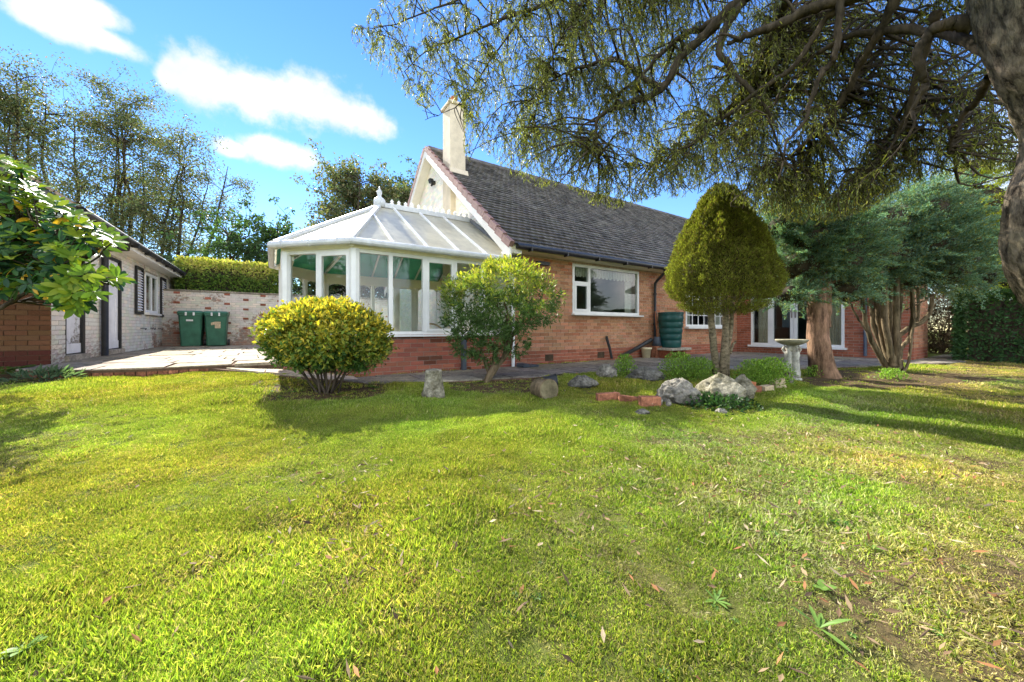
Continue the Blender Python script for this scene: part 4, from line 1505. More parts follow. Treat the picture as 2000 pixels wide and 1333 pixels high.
m = MB(); m.tube([(OEX + 0.055, yd + 0.0, 2.62), (OEX + 0.05, yd, 2.46), (OX + 0.10, yd - 0.02, 2.42), (OX + 0.07, yd - 0.02, 2.36), (OX + 0.07, yd - 0.02, 0.33)], 0.052, 10)
m.build('downpipe', 'black_paint', out, True)
O, U, Nn = (OX, OY0), (0, 1), (1, 0)
for i, op in enumerate((d1, d2)):
    y0, y1, z0, z1 = op
    dr = flat_box(out, 'door', 'peeling_door' if i == 0 else 'door_paint', O, U, Nn, y0 + 0.03, y1 - 0.10, z0 + 0.02, z1 - 0.06, -0.05, 0.04)
    tag(dr, 'white door with paint peeling off' if i == 0 else 'white plank door beside the downpipe')
    # rails and stiles stand proud of the boarding
    for (p, q) in ((y0 + 0.03, y0 + 0.13), (y1 - 0.20, y1 - 0.10)):
        flat_box(dr, 'stile', 'peeling_door' if i == 0 else 'door_paint', O, U, Nn, p, q, z0 + 0.18, z1 - 0.061, -0.032, 0.017)
    flat_box(dr, 'bottom_rail', 'door_paint', O, U, Nn, y0 + 0.03, y1 - 0.10, z0 + 0.02, z0 + 0.18, -0.02, 0.03)
    flat_box(dr, 'top_rail', 'door_paint', O, U, Nn, y0 + 0.13, y1 - 0.20, z1 - 0.20, z1 - 0.061, -0.032, 0.017)
    m = MB(); m.box(OX - 0.12, OX + 0.006, OY0 + y1 - 0.10, OY0 + y1, z0 + 0.0, z1); m.box(OX - 0.12, OX + 0.004, OY0 + y0, OY0 + y0 + 0.028, z0, z1)
    m.box(OX - 0.12, OX + 0.003, OY0 + y0 + 0.029, OY0 + y1 - 0.101, z1 - 0.058, z1)
    m.build('door_frame', 'black_paint', out)
    m = MB(); m.lathe([(0.0, 0), (0.02, 0.01), (0.02, 0.03), (0.01, 0.04)], (OX - 0.0, OY0 + y1 - 0.16, 1.30), 10); m.build('knob', 'black_paint', dr)
    flat_box(out, 'doorstep', 'slab', O, U, Nn, y0 - 0.03, y1 + 0.05, PATIO + 0.005, z0 - 0.004, 0.05, 0.3)
y0, y1, z0, z1 = wn_
wf = upvc_rect(out, O, U, Nn, y0, y1, z0 + 0.05, z1, 0.07, 0.07, 0.004, 'window_frame')
flat_box(wf, 'mullion', 'white_upvc', O, U, Nn, (y0 + y1) / 2 - 0.035, (y0 + y1) / 2 + 0.035, z0 + 0.12, z1 - 0.07, 0.002, 0.06)
for (p, q) in ((y0 + 0.07, (y0 + y1) / 2 - 0.035), ((y0 + y1) / 2 + 0.035, y1 - 0.07)):
    pane(wf, O, U, Nn, p, q, z0 + 0.12, z1 - 0.07, -0.02, 'dark_glass')
flat_box(wf, 'sill', 'white_board', O, U, Nn, y0 - 0.05, y1 + 0.05, z0 - 0.01, z0 + 0.048, 0.08, 0.16)
flat_box(out, 'dark_backing', 'room_grey', O, U, Nn, y0 - 0.3, y1 + 0.3, z0 - 0.2, z1 + 0.1, -0.55, 0.03)  # dark sheet standing in for the unlit inside of the outbuilding
for (p, q) in ((4.02, 4.62), (6.42, 7.0)):
    sh = upvc_rect(out, O, U, Nn, p, q, z0 - 0.02, z1 + 0.04, 0.06, 0.04, 0.05, 'shutter', 'black_paint')
    for k in range(15):
        z = z0 + 0.06 + k * 0.068
        m = MB(); m.obox((OX + 0.012, OY0 + p + 0.061, z + 0.045), (0.028, 0, -0.035), (0, q - p - 0.122, 0), (0.006, 0, 0.008))
        m.build('slat', 'door_paint', sh)
# hooks on the wall
for yy_, zz_ in ((13.2 - 0.2, 0.87), (13.9, 0.87), (14.7, 0.86)):
    m = MB(); m.tube([(OX + 0.002, yy_, zz_), (OX + 0.06, yy_ + 0.05, zz_), (OX + 0.06, yy_ + 0.28, zz_ - 0.01), (OX + 0.03, yy_ + 0.3, zz_ - 0.04)], 0.01, 6); m.build('hook', 'black_paint', out)

# ---------------------------------------------------------------- garden wall behind the patio
GWY, GWT = 15.2, 2.03
gwall = thing('garden_wall', (0, GWY, PATIO), 'flaking white garden wall patterned with bare red bricks', 'wall')
m = MB(); m.box(OX + 0.002, 7.0, GWY + 0.008, GWY + 0.22, 0.1, GWT)
gwc = m.build('wall_face', 'dirty_joint', gwall)
brick_wall(gwc, (OX + 0.002, GWY), (1, 0), (0, -1), 7.0 - OX, PATIO - 0.02, GWT, [], lambda s, z: PAINT, 'flaking_brick', 0, 61, jit=0.004, joint=0.008)
for (cx_, cy_) in [(210, 265), (210, 425), (210, 590), (210, 755), (210, 925), (720, 360), (720, 520), (1030, 295), (1030, 450), (1030, 600), (1045, 760), (1045, 925),
                   (1335, 385), (1335, 540), (1335, 690), (1340, 845), (1615, 320), (1615, 465), (1615, 620), (1885, 405), (630, 770), (630, 925)]:
    q = PYp(320 + cx_ / 8.333, 540 + cy_ / 8.333, GWY)
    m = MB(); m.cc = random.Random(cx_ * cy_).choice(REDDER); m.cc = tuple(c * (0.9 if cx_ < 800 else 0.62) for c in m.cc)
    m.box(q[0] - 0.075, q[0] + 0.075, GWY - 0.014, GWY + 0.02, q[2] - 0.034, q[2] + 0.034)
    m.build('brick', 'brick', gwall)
for k in range(10):
    i, j = k % 5, k // 5
    q = np.array([1.4 + i * 0.62, 0, 0.75 + 0.3 * (i % 2) + j * 0.6])
    m = MB(); m.cc = tuple(c * 0.7 for c in REDDER[k % 8]); m.box(q[0] - 0.075, q[0] + 0.075, GWY - 0.014, GWY + 0.02, q[2] - 0.034, q[2] + 0.034); m.build('brick', 'brick', gwall)
x = OX + 0.02
rc = random.Random(5)
while x < 6.9:
    w = rc.choice((0.6, 0.75, 0.9))
    m = MB(); m.cc = tuple(np.array([0.7, 0.7, 0.66]) * rc.uniform(0.8, 1.1))
    m.box(x, x + w - 0.008, GWY - 0.04, GWY + 0.27, GWT + 0.002 + rc.uniform(0, 0.004), GWT + 0.045)
    m.build('coping', 'slab', gwall)
    x += w


# ---------------------------------------------------------------- wheelie bins
def make_bin(loc, label, torn):
    b = thing('wheelie_bin', loc, label, 'bin', 'wheelie bins against the garden wall')
    x, y, z = loc

    def ring(w, d, zz, yo=0.0):
        r = 0.035
        return [(x - w / 2 + r, y - d / 2 + yo, z + zz), (x + w / 2 - r, y - d / 2 + yo, z + zz), (x + w / 2, y - d / 2 + r + yo, z + zz), (x + w / 2, y + d / 2 - r + yo, z + zz),
                (x + w / 2 - r, y + d / 2 + yo, z + zz), (x - w / 2 + r, y + d / 2 + yo, z + zz), (x - w / 2, y + d / 2 - r + yo, z + zz), (x - w / 2, y - d / 2 + r + yo, z + zz)]

    def loft(rings):
        m = MB(); vs = [p for r in rings for p in r]; fs = []
        for i in range(len(rings) - 1):
            for k in range(8):
                fs.append((i * 8 + k, i * 8 + (k + 1) % 8, (i + 1) * 8 + (k + 1) % 8, (i + 1) * 8 + k))
        fs.append(tuple(range(8))[::-1]); fs.append(tuple(range(len(vs) - 8, len(vs))))
        return m.add(vs, fs)
    body = loft([ring(0.46, 0.50, 0.02), ring(0.48, 0.54, 0.3), ring(0.545, 0.64, 0.93), ring(0.58, 0.70, 0.94), ring(0.58, 0.70, 0.985)]).build('body', 'bin_green', b)
    loft([ring(0.585, 0.72, 0.986), ring(0.60, 0.74, 1.0), ring(0.60, 0.74, 1.03), ring(0.54, 0.66, 1.065, 0.01), ring(0.40, 0.5, 1.078, 0.02)]).build('lid', 'bin_green', b)
    for s in (-1, 1):
        m = MB(); m.tube([(x + s * 0.255, y + 0.27, z + 0.1), (x + s * 0.30, y + 0.27, z + 0.1)], 0.1, 16); m.build('wheel', 'black_plastic', b)
        m = MB(); m.box(x + s * 0.09 - 0.022, x + s * 0.09 + 0.022, y - 0.376, y - 0.371, z + 0.93, z + 1.03); m.build('tape', 'sticker', b)
    m = MB(); m.tube([(x - 0.2, y + 0.36, z + 0.97), (x - 0.2, y + 0.42, z + 0.98), (x + 0.2, y + 0.42, z + 0.98), (x + 0.2, y + 0.36, z + 0.97)], 0.014, 6); m.build('handle', 'bin_green', b)
    yf = y - 0.34
    if torn:
        m = MB(); m.obox((x - 0.02, yf + 0.035, z + 0.55), (0.14, 0, 0), (0, 0.004, 0), (0, -0.024, 0.2)); m.obox((x - 0.11, yf + 0.012, z + 0.64), (0.1, 0, 0.03), (0, 0.004, 0), (0, -0.01, 0.08)); m.build('torn_label', 'torn_label', b)
    else:
        m = MB(); m.obox((x - 0.09, yf + 0.008, z + 0.76), (0.16, 0, 0), (0, 0.004, 0), (0, -0.006, 0.05)); m.build('sticker', 'sticker', b)
    return b


for u_, torn, lb in ((371, False, 'green wheelie bin with a small pale sticker, nearest the outbuilding'), (421, True, 'green wheelie bin with a torn label on its front')):
    q = PYp(u_, 640, 14.45)
    make_bin((float(q[0]), 14.45 + 0.34, PATIO + 0.003), lb, torn)

# ---------------------------------------------------------------- things along the house wall
bt = PYp(1312, 690, 5.75)
bx_, by_ = float(bt[0]), 5.78
stand = thing('butt_stand', (bx_, by_, HB), 'low stand of a stone slab on brick legs under the water butt', 'stand')
m = MB(); m.box(bx_ - 0.42, bx_ + 0.42, by_ - 0.32, by_ + 0.34, HB + 0.20, HB + 0.26); m.build('top', 'slab', stand, bevel=0.01)
for s in (-0.34, 0.0, 0.24):
    m = MB(); m.cc = (0.7, 0.5, 0.45); m.box(bx_ + s, bx_ + s + 0.11, by_ - 0.2, by_ + 0.28, HB + 0.003, HB + 0.199); m.build('leg', 'brick', stand)
butt = thing('water_butt', (bx_, by_, HB + 0.26), 'dark green ribbed plastic water butt on a low slab stand', 'water butt')
prof = [(0.235, 0.0), (0.245, 0.02)]
for k in range(5):
    z0 = 0.05 + k * 0.155; r = 0.25 + 0.012 * k
    prof += [(r, z0), (r + 0.007, z0 + 0.06), (r + 0.007, z0 + 0.12), (r - 0.004, z0 + 0.14)]
prof += [(0.305, 0.84), (0.305, 0.87)]
m = MB(); m.lathe(prof, (bx_, by_, HB + 0.262), 32); m.build('barrel', 'green_butt', butt, True)
m = MB(); m.lathe([(0.315, 0.871), (0.315, 0.90), (0.29, 0.91), (0.1, 0.92)], (bx_, by_, HB + 0.262), 32); m.build('lid', 'green_butt', butt)


def pot(name, u, v, r0, r1, h, mat, label, cat, rim=0.018):
    q = PZ(u, v, HB + 0.006)
    m = MB(); m.lathe([(r0, 0), (r1 - 0.005, h * 0.82), (r1 + rim, h * 0.83), (r1 + rim, h), (r1, h), (r1 - 0.01, h * 0.86), (r0 * 0.9, h * 0.85)], (0, 0, 0), 24)
    o = m.build(name, mat, None, True, T(q[0], q[1], HB + 0.006))
    return tag(o, label, cat)


pot('plant_pot', 1262, 699, 0.095, 0.125, 0.26, 'cream_pot', 'cream plastic flower pot on the path beside a terracotta pot', 'pot')
pot('plant_pot', 1284, 698, 0.12, 0.155, 0.25, 'terracotta', 'terracotta flower pot beside the water butt stand', 'pot')
# coal hod / bucket with a shovel handle, standing on the terracotta pot's left
q = PYp(1283, 676, 5.98)
bk = thing('bucket', (q[0], q[1], q[2]), 'black bucket with a stick in it, standing before the downpipe', 'bucket')
m = MB(); m.lathe([(0.12, 0), (0.10, 0.10), (0.085, 0.22), (0.06, 0.24)], (q[0], q[1], HB + 0.30), 18); m.build('pail', 'grey_pipe', bk, True)
m = MB(); m.box(q[0] - 0.16, q[0] + 0.16, q[1] - 0.1, q[1] + 0.1, HB + 0.003, HB + 0.299); m.build('plinth', 'step_brick', bk)
m = MB(); m.tube([(q[0] + 0.02, q[1], HB + 0.5), (q[0] - 0.02, q[1] + 0.04, HB + 1.2)], 0.012, 6); m.build('stick', 'terracotta', bk)
# sloping black drain pipe and leaning stake
a, b = PYp(1213, 697, 5.9), PYp(1272, 664, 6.08)
m = MB(); m.tube([a, (a + b) / 2 + (0, 0, -0.01), b], 0.05, 12); tag(m.build('drain_pipe', 'black_plastic', None, True), 'black plastic pipe sloping from the downpipe to the path', 'pipe')
a, b = PYp(1195, 701, 6.0), PYp(1185, 657, 6.12)
m = MB(); m.tube([a, a * 0.5 + b * 0.5 + (0.01, 0, 0), b + (-0.0, 0, -0.05), b], [0.03, 0.032, 0.036, 0.03], 8); tag(m.build('stake', 'black_paint'), 'short black stake leaning on the brick wall', 'stake')
# white waste pipe and blue-grey downpipe on the conservatory
m = MB(); pw = PYp(1005, 716, 5.98); m.tube([(pw[0], 6.03, HB + 0.005), (pw[0], 6.03, 2.1), (pw[0], 5.96, 2.16)], 0.034, 10)
m.build('downpipe', 'white_upvc', cons, True)
m = MB(); pg = PYp(907, 718, 6.03); m.box(pg[0] - 0.04, pg[0] + 0.04, 6.02, 6.09, HB + 0.004, 0.72); m.build('downpipe', 'grey_pipe', cons)
q = PZ(1032, 716, HB + 0.01)
m = MB(); m.box(-0.2, 0.16, -0.12, 0.13, 0, 0.035); m.obox((-0.2, -0.12, 0.036), (0.12, 0, 0), (0, 0.25, 0), (0.02, 0, 0.03))
tag(m.build('drain_cover', 'grey_pipe', None, False, T(q[0], q[1], HB + 0.008)), 'blue-grey plastic drain cover lying by the house corner', 'drain cover')
m = MB(); q = PYp(1062, 515, WY - 0.06); m.obox((q[0] - 0.16, WY - 0.07, q[2] - 0.03), (0.32, 0, 0), (0, 0.06, 0), (0, 0, 0.07)); m.build('wall_light', 'black_plastic', house)

# ---------------------------------------------------------------- rocks, bricks, logs
def rock(name, loc, size, rotz, seed, mat, label, cat='rock', flat=0.0, rough=0.35, group=None):
    import bmesh
    bm = bmesh.new()
    bmesh.ops.create_icosphere(bm, subdivisions=5, radius=1.0)
    off = Vector((seed * 7.3, seed * 3.1, seed * 1.7))
    for v in bm.verts:
        p = v.co.copy()
        n1 = mnoise.noise(p * 0.9 + off) * rough * 1.3
        n2 = mnoise.fractal(p * 2.4 + off, 0.9, 2.1, 6) * rough * 0.5 - abs(mnoise.noise(p * 3.1 + off * 2)) * rough * 0.45
        c = mnoise.cell(p * 1.4 + off) * 0.10
        k = 1 + n1 + n2 + c
        # facets: push towards a few planes
        p = p * k
        for a in ((0.7, 0.3, 0.64), (-0.6, 0.5, 0.62), (0.1, -0.8, 0.55), (-0.75, -0.5, 0.3)):
            d = p.dot(Vector(a).normalized())
            if d > 0.78: p -= Vector(a).normalized() * (d - 0.78) * 0.8
        v.co = Vector((p.x * size[0], p.y * size[1], p.z * size[2]))
    me = bpy.data.meshes.new(name)
    bm.to_mesh(me); bm.free()
    me.polygons.foreach_set('use_smooth', np.ones(len(me.polygons), bool))
    me.materials.append(MATS[mat])
    w = T(*loc) @ Matrix.Rotation(rotz, 4, 'Z')
    o = link(name, me, None, None, w)
    return tag(o, label, cat, group)


def at_ground(u, v):
    q = G(u, v)
    return q


def put_rock(u, v, wpx, hpx, mat, seed, label, depth=1.0, sink=0.25, rz=0.0):
    """rock whose foot shows at pixel (u, v), wpx wide and hpx high"""
    q = G(u, v)
    d = (q - np.array([0, 0, CAMZ])) @ FWD
    a = (u - CX) / FPX
    w = wpx * d / FPX / math.sqrt(1 + a * a) * 0.46
    h = hpx * d / FPX * 0.44 / (1 - sink / 2)
    off = unit(np.array([q[0], q[1], 0.0])) * w * depth * 0.8
    return rock('rock', (q[0] + off[0], q[1] + off[1], q[2] + h * (1 - sink)), (w, w * depth, h), -(math.pi / 2 - YAW) - math.atan(a) + rz, seed, mat, label)


put_rock(1185, 741, 42, 34, 'rock_pale', 1.3, 'upright pale grey rock at the back of the rockery beside the path', 0.8, 0.2)
put_rock(1140, 759, 58, 28, 'rock', 2.1, 'low cracked grey rock between the log and the upright pale rock', 0.8)
put_rock(1262, 746, 80, 30, 'rock', 3.7, 'long flat-topped grey rock at the back of the rockery', 0.6)
put_rock(1324, 792, 92, 58, 'rock_pale', 4.2, 'big smooth pale boulder in front of the clipped cypress', 0.9, 0.2)
put_rock(1405, 796, 112, 66, 'rock_moss', 5.9, 'biggest rough mossy boulder at the foot of the cypress stems', 0.9, 0.2)
put_rock(1452, 786, 52, 58, 'rock_moss', 6.4, 'jagged mossy rock leaning behind the biggest boulder', 0.7, 0.2)
put_rock(1289, 794, 14, 22, 'rock_pale', 7.7, 'thin cream stone standing by the last edging brick', 0.7, 0.1, 0.5)
put_rock(1306, 796, 12, 17, 'rock_pale', 8.8, 'small white stone leaning on the smooth boulder', 0.7, 0.1)
put_rock(1409, 810, 24, 14, 'rock_pale', 9.1, 'small half-buried cream stone in the grass before the boulders', 0.9, 0.3)
put_rock(1255, 811, 30, 12, 'rock', 9.9, 'flat mud-coloured stone lying in weeds before the edging bricks', 0.8, 0.4)

# staddle-like stone post on the lawn
q = G(850, 778)
m = MB()
rnd = random.Random(4)
prof = [(0.128, -0.03), (0.130, 0.05), (0.115, 0.12), (0.101, 0.20), (0.094, 0.26), (0.098, 0.29), (0.088, 0.312), (0.04, 0.318)]
m.lathe(prof, (0, 0, 0), 22)
me = m.mesh('stone_post', True)
for v in me.vertices:
    k = 1 + 0.09 * mnoise.fractal(v.co * 9, 1, 2, 4) + 0.05 * mnoise.noise(v.co * 4)
    v.co.x *= k; v.co.y *= k * 0.95
    v.co.z += 0.012 * mnoise.noise(v.co * 12)
tag(link('stone_post', me, 'old_stone', None, T(q[0], q[1] + 0.05, q[2])), 'stumpy lichen-grey stone post standing alone on the lawn', 'stone post')

# sawn log on its side and black plastic pot behind it
q = G(1078, 783)
fw_ = unit(unit(np.array([-q[0], -q[1], 0])) * 0.85 + np.array([0.45, -0.30, 0.05]))
log = thing('log', (q[0], q[1], q[2]), 'short sawn log lying on its side at the rockery edge', 'log')
c0 = np.array([q[0], q[1] + 0.05, q[2] + 0.10])
m = MB(); m.tube([c0 - fw_ * 0.24, c0 - fw_ * 0.12, c0], [0.115, 0.125, 0.128], 20)
me_o = m.build('bark', 'tan_bark', log, False)
m = MB(); m.tube([c0 + fw_ * 0.001, c0 + fw_ * 0.006], [0.118, 0.112], 20); m.build('cut_face', 'wood_end', log)
q2 = G(1098, 776)
m = MB(); pts = [np.array([q2[0] - 0.02, q2[1] + 0.10, q2[2] + 0.13]) + np.array([0.7, -0.35, 0.0]) * t for t in (-0.18, -0.02, 0.0)]
m.tube(pts, [0.10, 0.13, 0.145], 18)
tag(m.build('fallen_pot', 'black_plastic', None, False), 'black plastic pot tipped over behind the sawn log', 'pot')

# edging bricks
EB = [(1190, 783, 46, 16, -0.05, 'step_brick', 'tilted red edging brick at the end by the log'), (1232, 787, 46, 13, 0.12, 'step_brick', 'sunken red edging brick in the middle of the row'),
      (1272, 795, 42, 22, 0.0, 'step_brick', 'upright red edging brick beside the smooth boulder')]
EB += [(1468, 768, 18, 26, 0.2, 'terracotta', 'pink broken tile set on edge against the mossy rock'), (1481, 769, 20, 17, 0.1, 'step_brick', 'dark red edging brick next to the pink tile'),
       (1504, 767, 26, 15, -0.1, 'torn_label', 'buff edging brick in front of the herb clump'), (1527, 759, 30, 20, -0.25, 'torn_label', 'tilted buff edging brick before the bird bath'),
       (1545, 750, 16, 28, 0.1, 'old_stone', 'grey stone slip standing on end against the bird bath')]
for i, (u_, v_, wp, hp_, tilt, mt, lb) in enumerate(EB):
    q = G(u_, v_)
    d = (q - np.array([0, 0, CAMZ])) @ FWD
    w, h = wp * d / FPX / math.sqrt(1 + ((u_ - CX) / FPX) ** 2), hp_ * d / FPX
    m = MB(); m.cc = tuple(np.array([1, 1, 1]) * random.Random(i).uniform(0.7, 1.3)); h *= 0.85; m.box(-w / 2, w / 2, 0, 0.1, -0.03, h)
    ang = -(math.pi / 2 - YAW) + (0.15 if i < 3 else 0.5) - 0.5 * math.atan((u_ - CX) / FPX)
    tag(m.build('edging_brick', mt, None, False, T(q[0], q[1], q[2]) @ Matrix.Rotation(ang, 4, 'Z') @ Matrix.Rotation(tilt, 4, 'Y'), bevel=0.006), lb, 'brick', 'bricks edging the rockery')

# bird bath on a pedestal of draped figures
q = G(1546, 742)
bq = np.array([q[0], q[1], q[2]])
bath = thing('bird_bath', bq, 'white stone bird bath carried by draped figures, with a mossy bowl', 'bird bath')
db = (bq - np.array([0, 0, CAMZ])) @ FWD
Hb = 74 * db / FPX
S_ = Hb / 0.62
vs_all = MB()
vs_all.lathe([(0.13 * S_, 0), (0.13 * S_, 0.035 * S_), (0.10 * S_, 0.05 * S_)], bq, 18)
for k in range(3):
    t = k * 2 * math.pi / 3 + 0.5
    cx_, cy_ = bq[0] + 0.055 * S_ * math.cos(t), bq[1] + 0.055 * S_ * math.sin(t)
    prof = [(0.058, 0.05), (0.062, 0.12), (0.050, 0.22), (0.055, 0.28), (0.046, 0.34), (0.055, 0.40), (0.058, 0.45), (0.030, 0.475), (0.022, 0.49), (0.034, 0.515), (0.036, 0.545), (0.02, 0.57)]
    vs_all.lathe([(r * S_, z * S_) for r, z in prof], (cx_, cy_, bq[2]), 14)
    for s in (-0.5, 0.5):
        e = np.array([bq[0] + 0.12 * S_ * math.cos(t + s), bq[1] + 0.12 * S_ * math.sin(t + s), bq[2] + 0.50 * S_])
        h_ = np.array([bq[0] + 0.09 * S_ * math.cos(t + s * 0.8), bq[1] + 0.09 * S_ * math.sin(t + s * 0.8), bq[2] + 0.565 * S_])
        vs_all.tube([(cx_ + 0.04 * S_ * math.cos(t + s * 2), cy_ + 0.04 * S_ * math.sin(t + s * 2), bq[2] + 0.445 * S_), e, h_], [0.02 * S_, 0.017 * S_, 0.014 * S_], 8)
vs_all.tube([bq + (0, 0, 0.05 * S_), bq + (0, 0, 0.56 * S_)], 0.05 * S_, 12)
me = vs_all.mesh('pedestal', True)
for v in me.vertices:
    t = math.atan2(v.co.y - bq[1], v.co.x - bq[0])
    k = 1 + (0.07 * math.sin(t * 17 + v.co.z * 9) if v.co.z < bq[2] + 0.42 * S_ else 0)
    v.co.x = bq[0] + (v.co.x - bq[0]) * k; v.co.y = bq[1] + (v.co.y - bq[1]) * k
link('pedestal', me, 'bath_stone', bath)
m = MB(); m.lathe([(0.07 * S_, 0), (0.14 * S_, 0.02 * S_), (0.20 * S_, 0.055 * S_), (0.225 * S_, 0.085 * S_), (0.225 * S_, 0.10 * S_), (0.20 * S_, 0.10 * S_), (0.15 * S_, 0.07 * S_), (0.02 * S_, 0.055 * S_)], bq + (0, 0, 0.565 * S_), 28)
m.build('bowl', 'bowl_stone', bath, True)

# ---------------------------------------------------------------- vegetation helpers
def crown_points(rng, lumps, n, clump=0.14, per=26, shell=(0.72, 1.04), spray=0.0, sprayw=0.26):
    """leaf positions in clumps over a union of ellipsoid lumps: (centre, (rx, ry, rz))"""
    area = np.array([l[1][0] * l[1][1] + l[1][0] * l[1][2] + l[1][1] * l[1][2] for l in lumps])
    nc = max(4, n // per)
    pick = rng.choice(len(lumps), nc, p=area / area.sum())
    C0 = np.array([l[0] for l in lumps], float)[pick]
    R0 = np.array([l[1] for l in lumps], float)[pick]
    D = rand_dir(rng, nc)
    rad = rng.uniform(*shell, (nc, 1))
    cc = C0 + D * R0 * rad
    # drop clumps deep inside another lump
    keep = np.ones(nc, bool)
    for c, r in lumps:
        q = (cc - np.asarray(c, float)) / np.asarray(r, float)
        keep &= (np.linalg.norm(q, axis=1) > 0.62)
    cc, D, R0 = cc[keep], D[keep], R0[keep]
    k = np.repeat(np.arange(len(cc)), per)
    sz = clump * R0[k].mean(1, keepdims=True) * rng.uniform(0.5, 1.5, (len(cc), 1))[k]
    if spray:
        ax = unit(D * np.array([1, 1, 0.5]) + rng.normal(size=D.shape) * 0.4 + np.array([0, 0, 0.30]) + RGT * 0.25)
        t = rng.random((len(k), 1))
        ln = spray * rng.uniform(0.6, 1.4, (len(cc), 1))[k]
        w = ln * sprayw * (1.1 - t)
        pts = cc[k] + ax[k] * t * ln + rng.normal(size=(len(k), 3)) * w * np.array([1, 1, 0.55]) - np.array([0, 0, 1]) * (t ** 2) * ln * 0.15
        return pts, ax[k], k
    pts = cc[k] + rng.normal(size=(len(k), 3)) * sz * np.array([1, 1, 0.75])
    return pts, D[k], k


def trunk_path(rng, a, b, n=7, wob=0.05, lean=None):
    a, b = np.asarray(a, float), np.asarray(b, float)
    t = np.linspace(0, 1, n)[:, None]
    L_ = np.linalg.norm(b - a)
    p = a + (b - a) * t
    w = np.cumsum(rng.normal(size=(n, 3)) * wob * L_ / n, 0)
    w -= w[-1] * t
    if lean is not None:
        p = p + np.asarray(lean) * np.sin(t * math.pi)
    return p + w * np.array([1, 1, 0.3])


def far_tree(name, label, base, height, stems, spread, nleaf, leaf, cols, seed, bare=0.35, group=None, cat='tree', lean=(0, 0), crown_w=1.0, density_low=0.5):
    rng = np.random.default_rng(seed)
    root = thing(name, base, label, cat, group)
    tb = Tubes()
    base = np.asarray(base, float)
    tips, wts = [], []
    for s in range(stems):
        ang = rng.uniform(0, 2 * math.pi)
        top = base + np.array([math.cos(ang) * spread * rng.uniform(0.3, 1) + lean[0], math.sin(ang) * spread * rng.uniform(0.3, 1) + lean[1], height * rng.uniform(0.78, 1.0)])
        p = trunk_path(rng, base + np.array([rng.normal() * 0.15, rng.normal() * 0.15, -0.2]), top, 12, 0.12, (math.cos(ang) * spread * 0.15, math.sin(ang) * spread * 0.15, 0))
        r0 = 0.013 * height * rng.uniform(0.7, 1.1)
        tb.add(p, np.linspace(r0, 0.02, 12), 6)
        nb = int(14 + rng.integers(8))
        for b in range(nb):
            t = bare + (1 - bare) * rng.random() ** 0.8
            i = min(10, int(t * 11))
            o = p[i] + (p[i + 1] - p[i]) * (t * 11 - i)
            a2 = rng.uniform(0, 2 * math.pi)
            ln = crown_w * height * (0.06 + 0.17 * (1 - abs(t - 0.55))) * rng.uniform(0.6, 1.2)
            e = o + np.array([math.cos(a2) * ln, math.sin(a2) * ln, ln * rng.uniform(0.1, 0.75)])
            q = trunk_path(rng, o, e, 6, 0.25, (0, 0, ln * 0.12))
            tb.add(q, np.linspace(0.035, 0.008, 6), 4)
            for k in range(4):
                j = rng.integers(2, 6)
                e2 = q[j] + rng.normal(size=3) * ln * 0.28 + np.array([0, 0, 0.1 * ln])
                tb.add(trunk_path(rng, q[j], e2, 4, 0.2), np.linspace(0.014, 0.005, 4), 3)
                tips.append(e2); wts.append(1.0)
            for j in (3, 4, 5):
                tips.append(q[j]); wts.append(0.7)
    tips = np.array(tips)
    k = rng.choice(len(tips), nleaf)
    C = tips[k] + rng.normal(size=(nleaf, 3)) * height * 0.018 * np.array([1, 1, 0.7])
    D = rand_dir(rng, nleaf) + np.array([0, 0, -0.3])
    col = palette(rng, nleaf, cols, None, 0.22)
    tb.build('trunk', 'dark_bark', root)
    leaf_obj('crown', C, D, rand_dir(rng, nleaf) + np.array([0, 0, 0.6]), leaf * rng.uniform(0.6, 1.3, nleaf), leaf * 0.55 * rng.uniform(0.7, 1.2, nleaf), col, 'leaf', root)
    return root


FARCOL = [(0.11, 0.145, 0.065), (0.14, 0.165, 0.08), (0.17, 0.16, 0.08), (0.18, 0.15, 0.08), (0.09, 0.13, 0.065)]
# the row of tall trees beyond the outbuilding: (foot pixel u, top pixel v, depth)
for i, (u_, vtop, d_, st, sp, lb, lean) in enumerate([
        (-70, 100, 22, 3, 2.0, 'tall sparse tree at the end of the row, rising behind the outbuilding ridge', (0, 0)),
        (50, 135, 23, 4, 2.0, 'tall sparse tree with upright stems behind the outbuilding verge', (0, 0)),
        (165, 140, 24, 3, 1.9, 'tallest sparse tree of the row, its top standing highest against the sky', (0, 0)),
        (240, 175, 25, 4, 1.9, 'tall sparse tree with dark forked stems above the outbuilding gutter', (0, 0)),
        (318, 250, 24, 5, 2.2, 'fan-shaped many-stemmed tree leaning out over the golden hedge', (1.5, 0.6))]):
    p = P(u_, 600, d_)
    z = 0.15
    h = (HY - vtop) / FPX * d_ + CAMZ - z
    far_tree('tall_tree', lb, (p[0], p[1], z), h, st, sp, 15000, 0.155, FARCOL, 100 + i, 0.25, 'tall trees beyond the outbuilding', 'tree', lean, 0.72)
p = P(700, 600, 21)
far_tree('background_tree', 'olive broad-crowned tree rising behind the conservatory roof', (p[0], p[1], 0.15), (HY - 310) / FPX * 21 + 0.7, 7, 2.4, 26000, 0.18, FARCOL, 140, 0.3, None, 'tree', (0.6, -0.3), 0.9)
p = P(790, 600, 24)
far_tree('background_tree', 'darker tree half hidden behind the gable and chimney', (p[0], p[1], 0.15), (HY - 355) / FPX * 24 + 0.7, 5, 2.0, 13000, 0.2, [(0.06, 0.09, 0.04), (0.09, 0.12, 0.05)], 141, 0.2, None, 'tree', (0, 0), 1.0)
p = P(505, 600, 18.5)
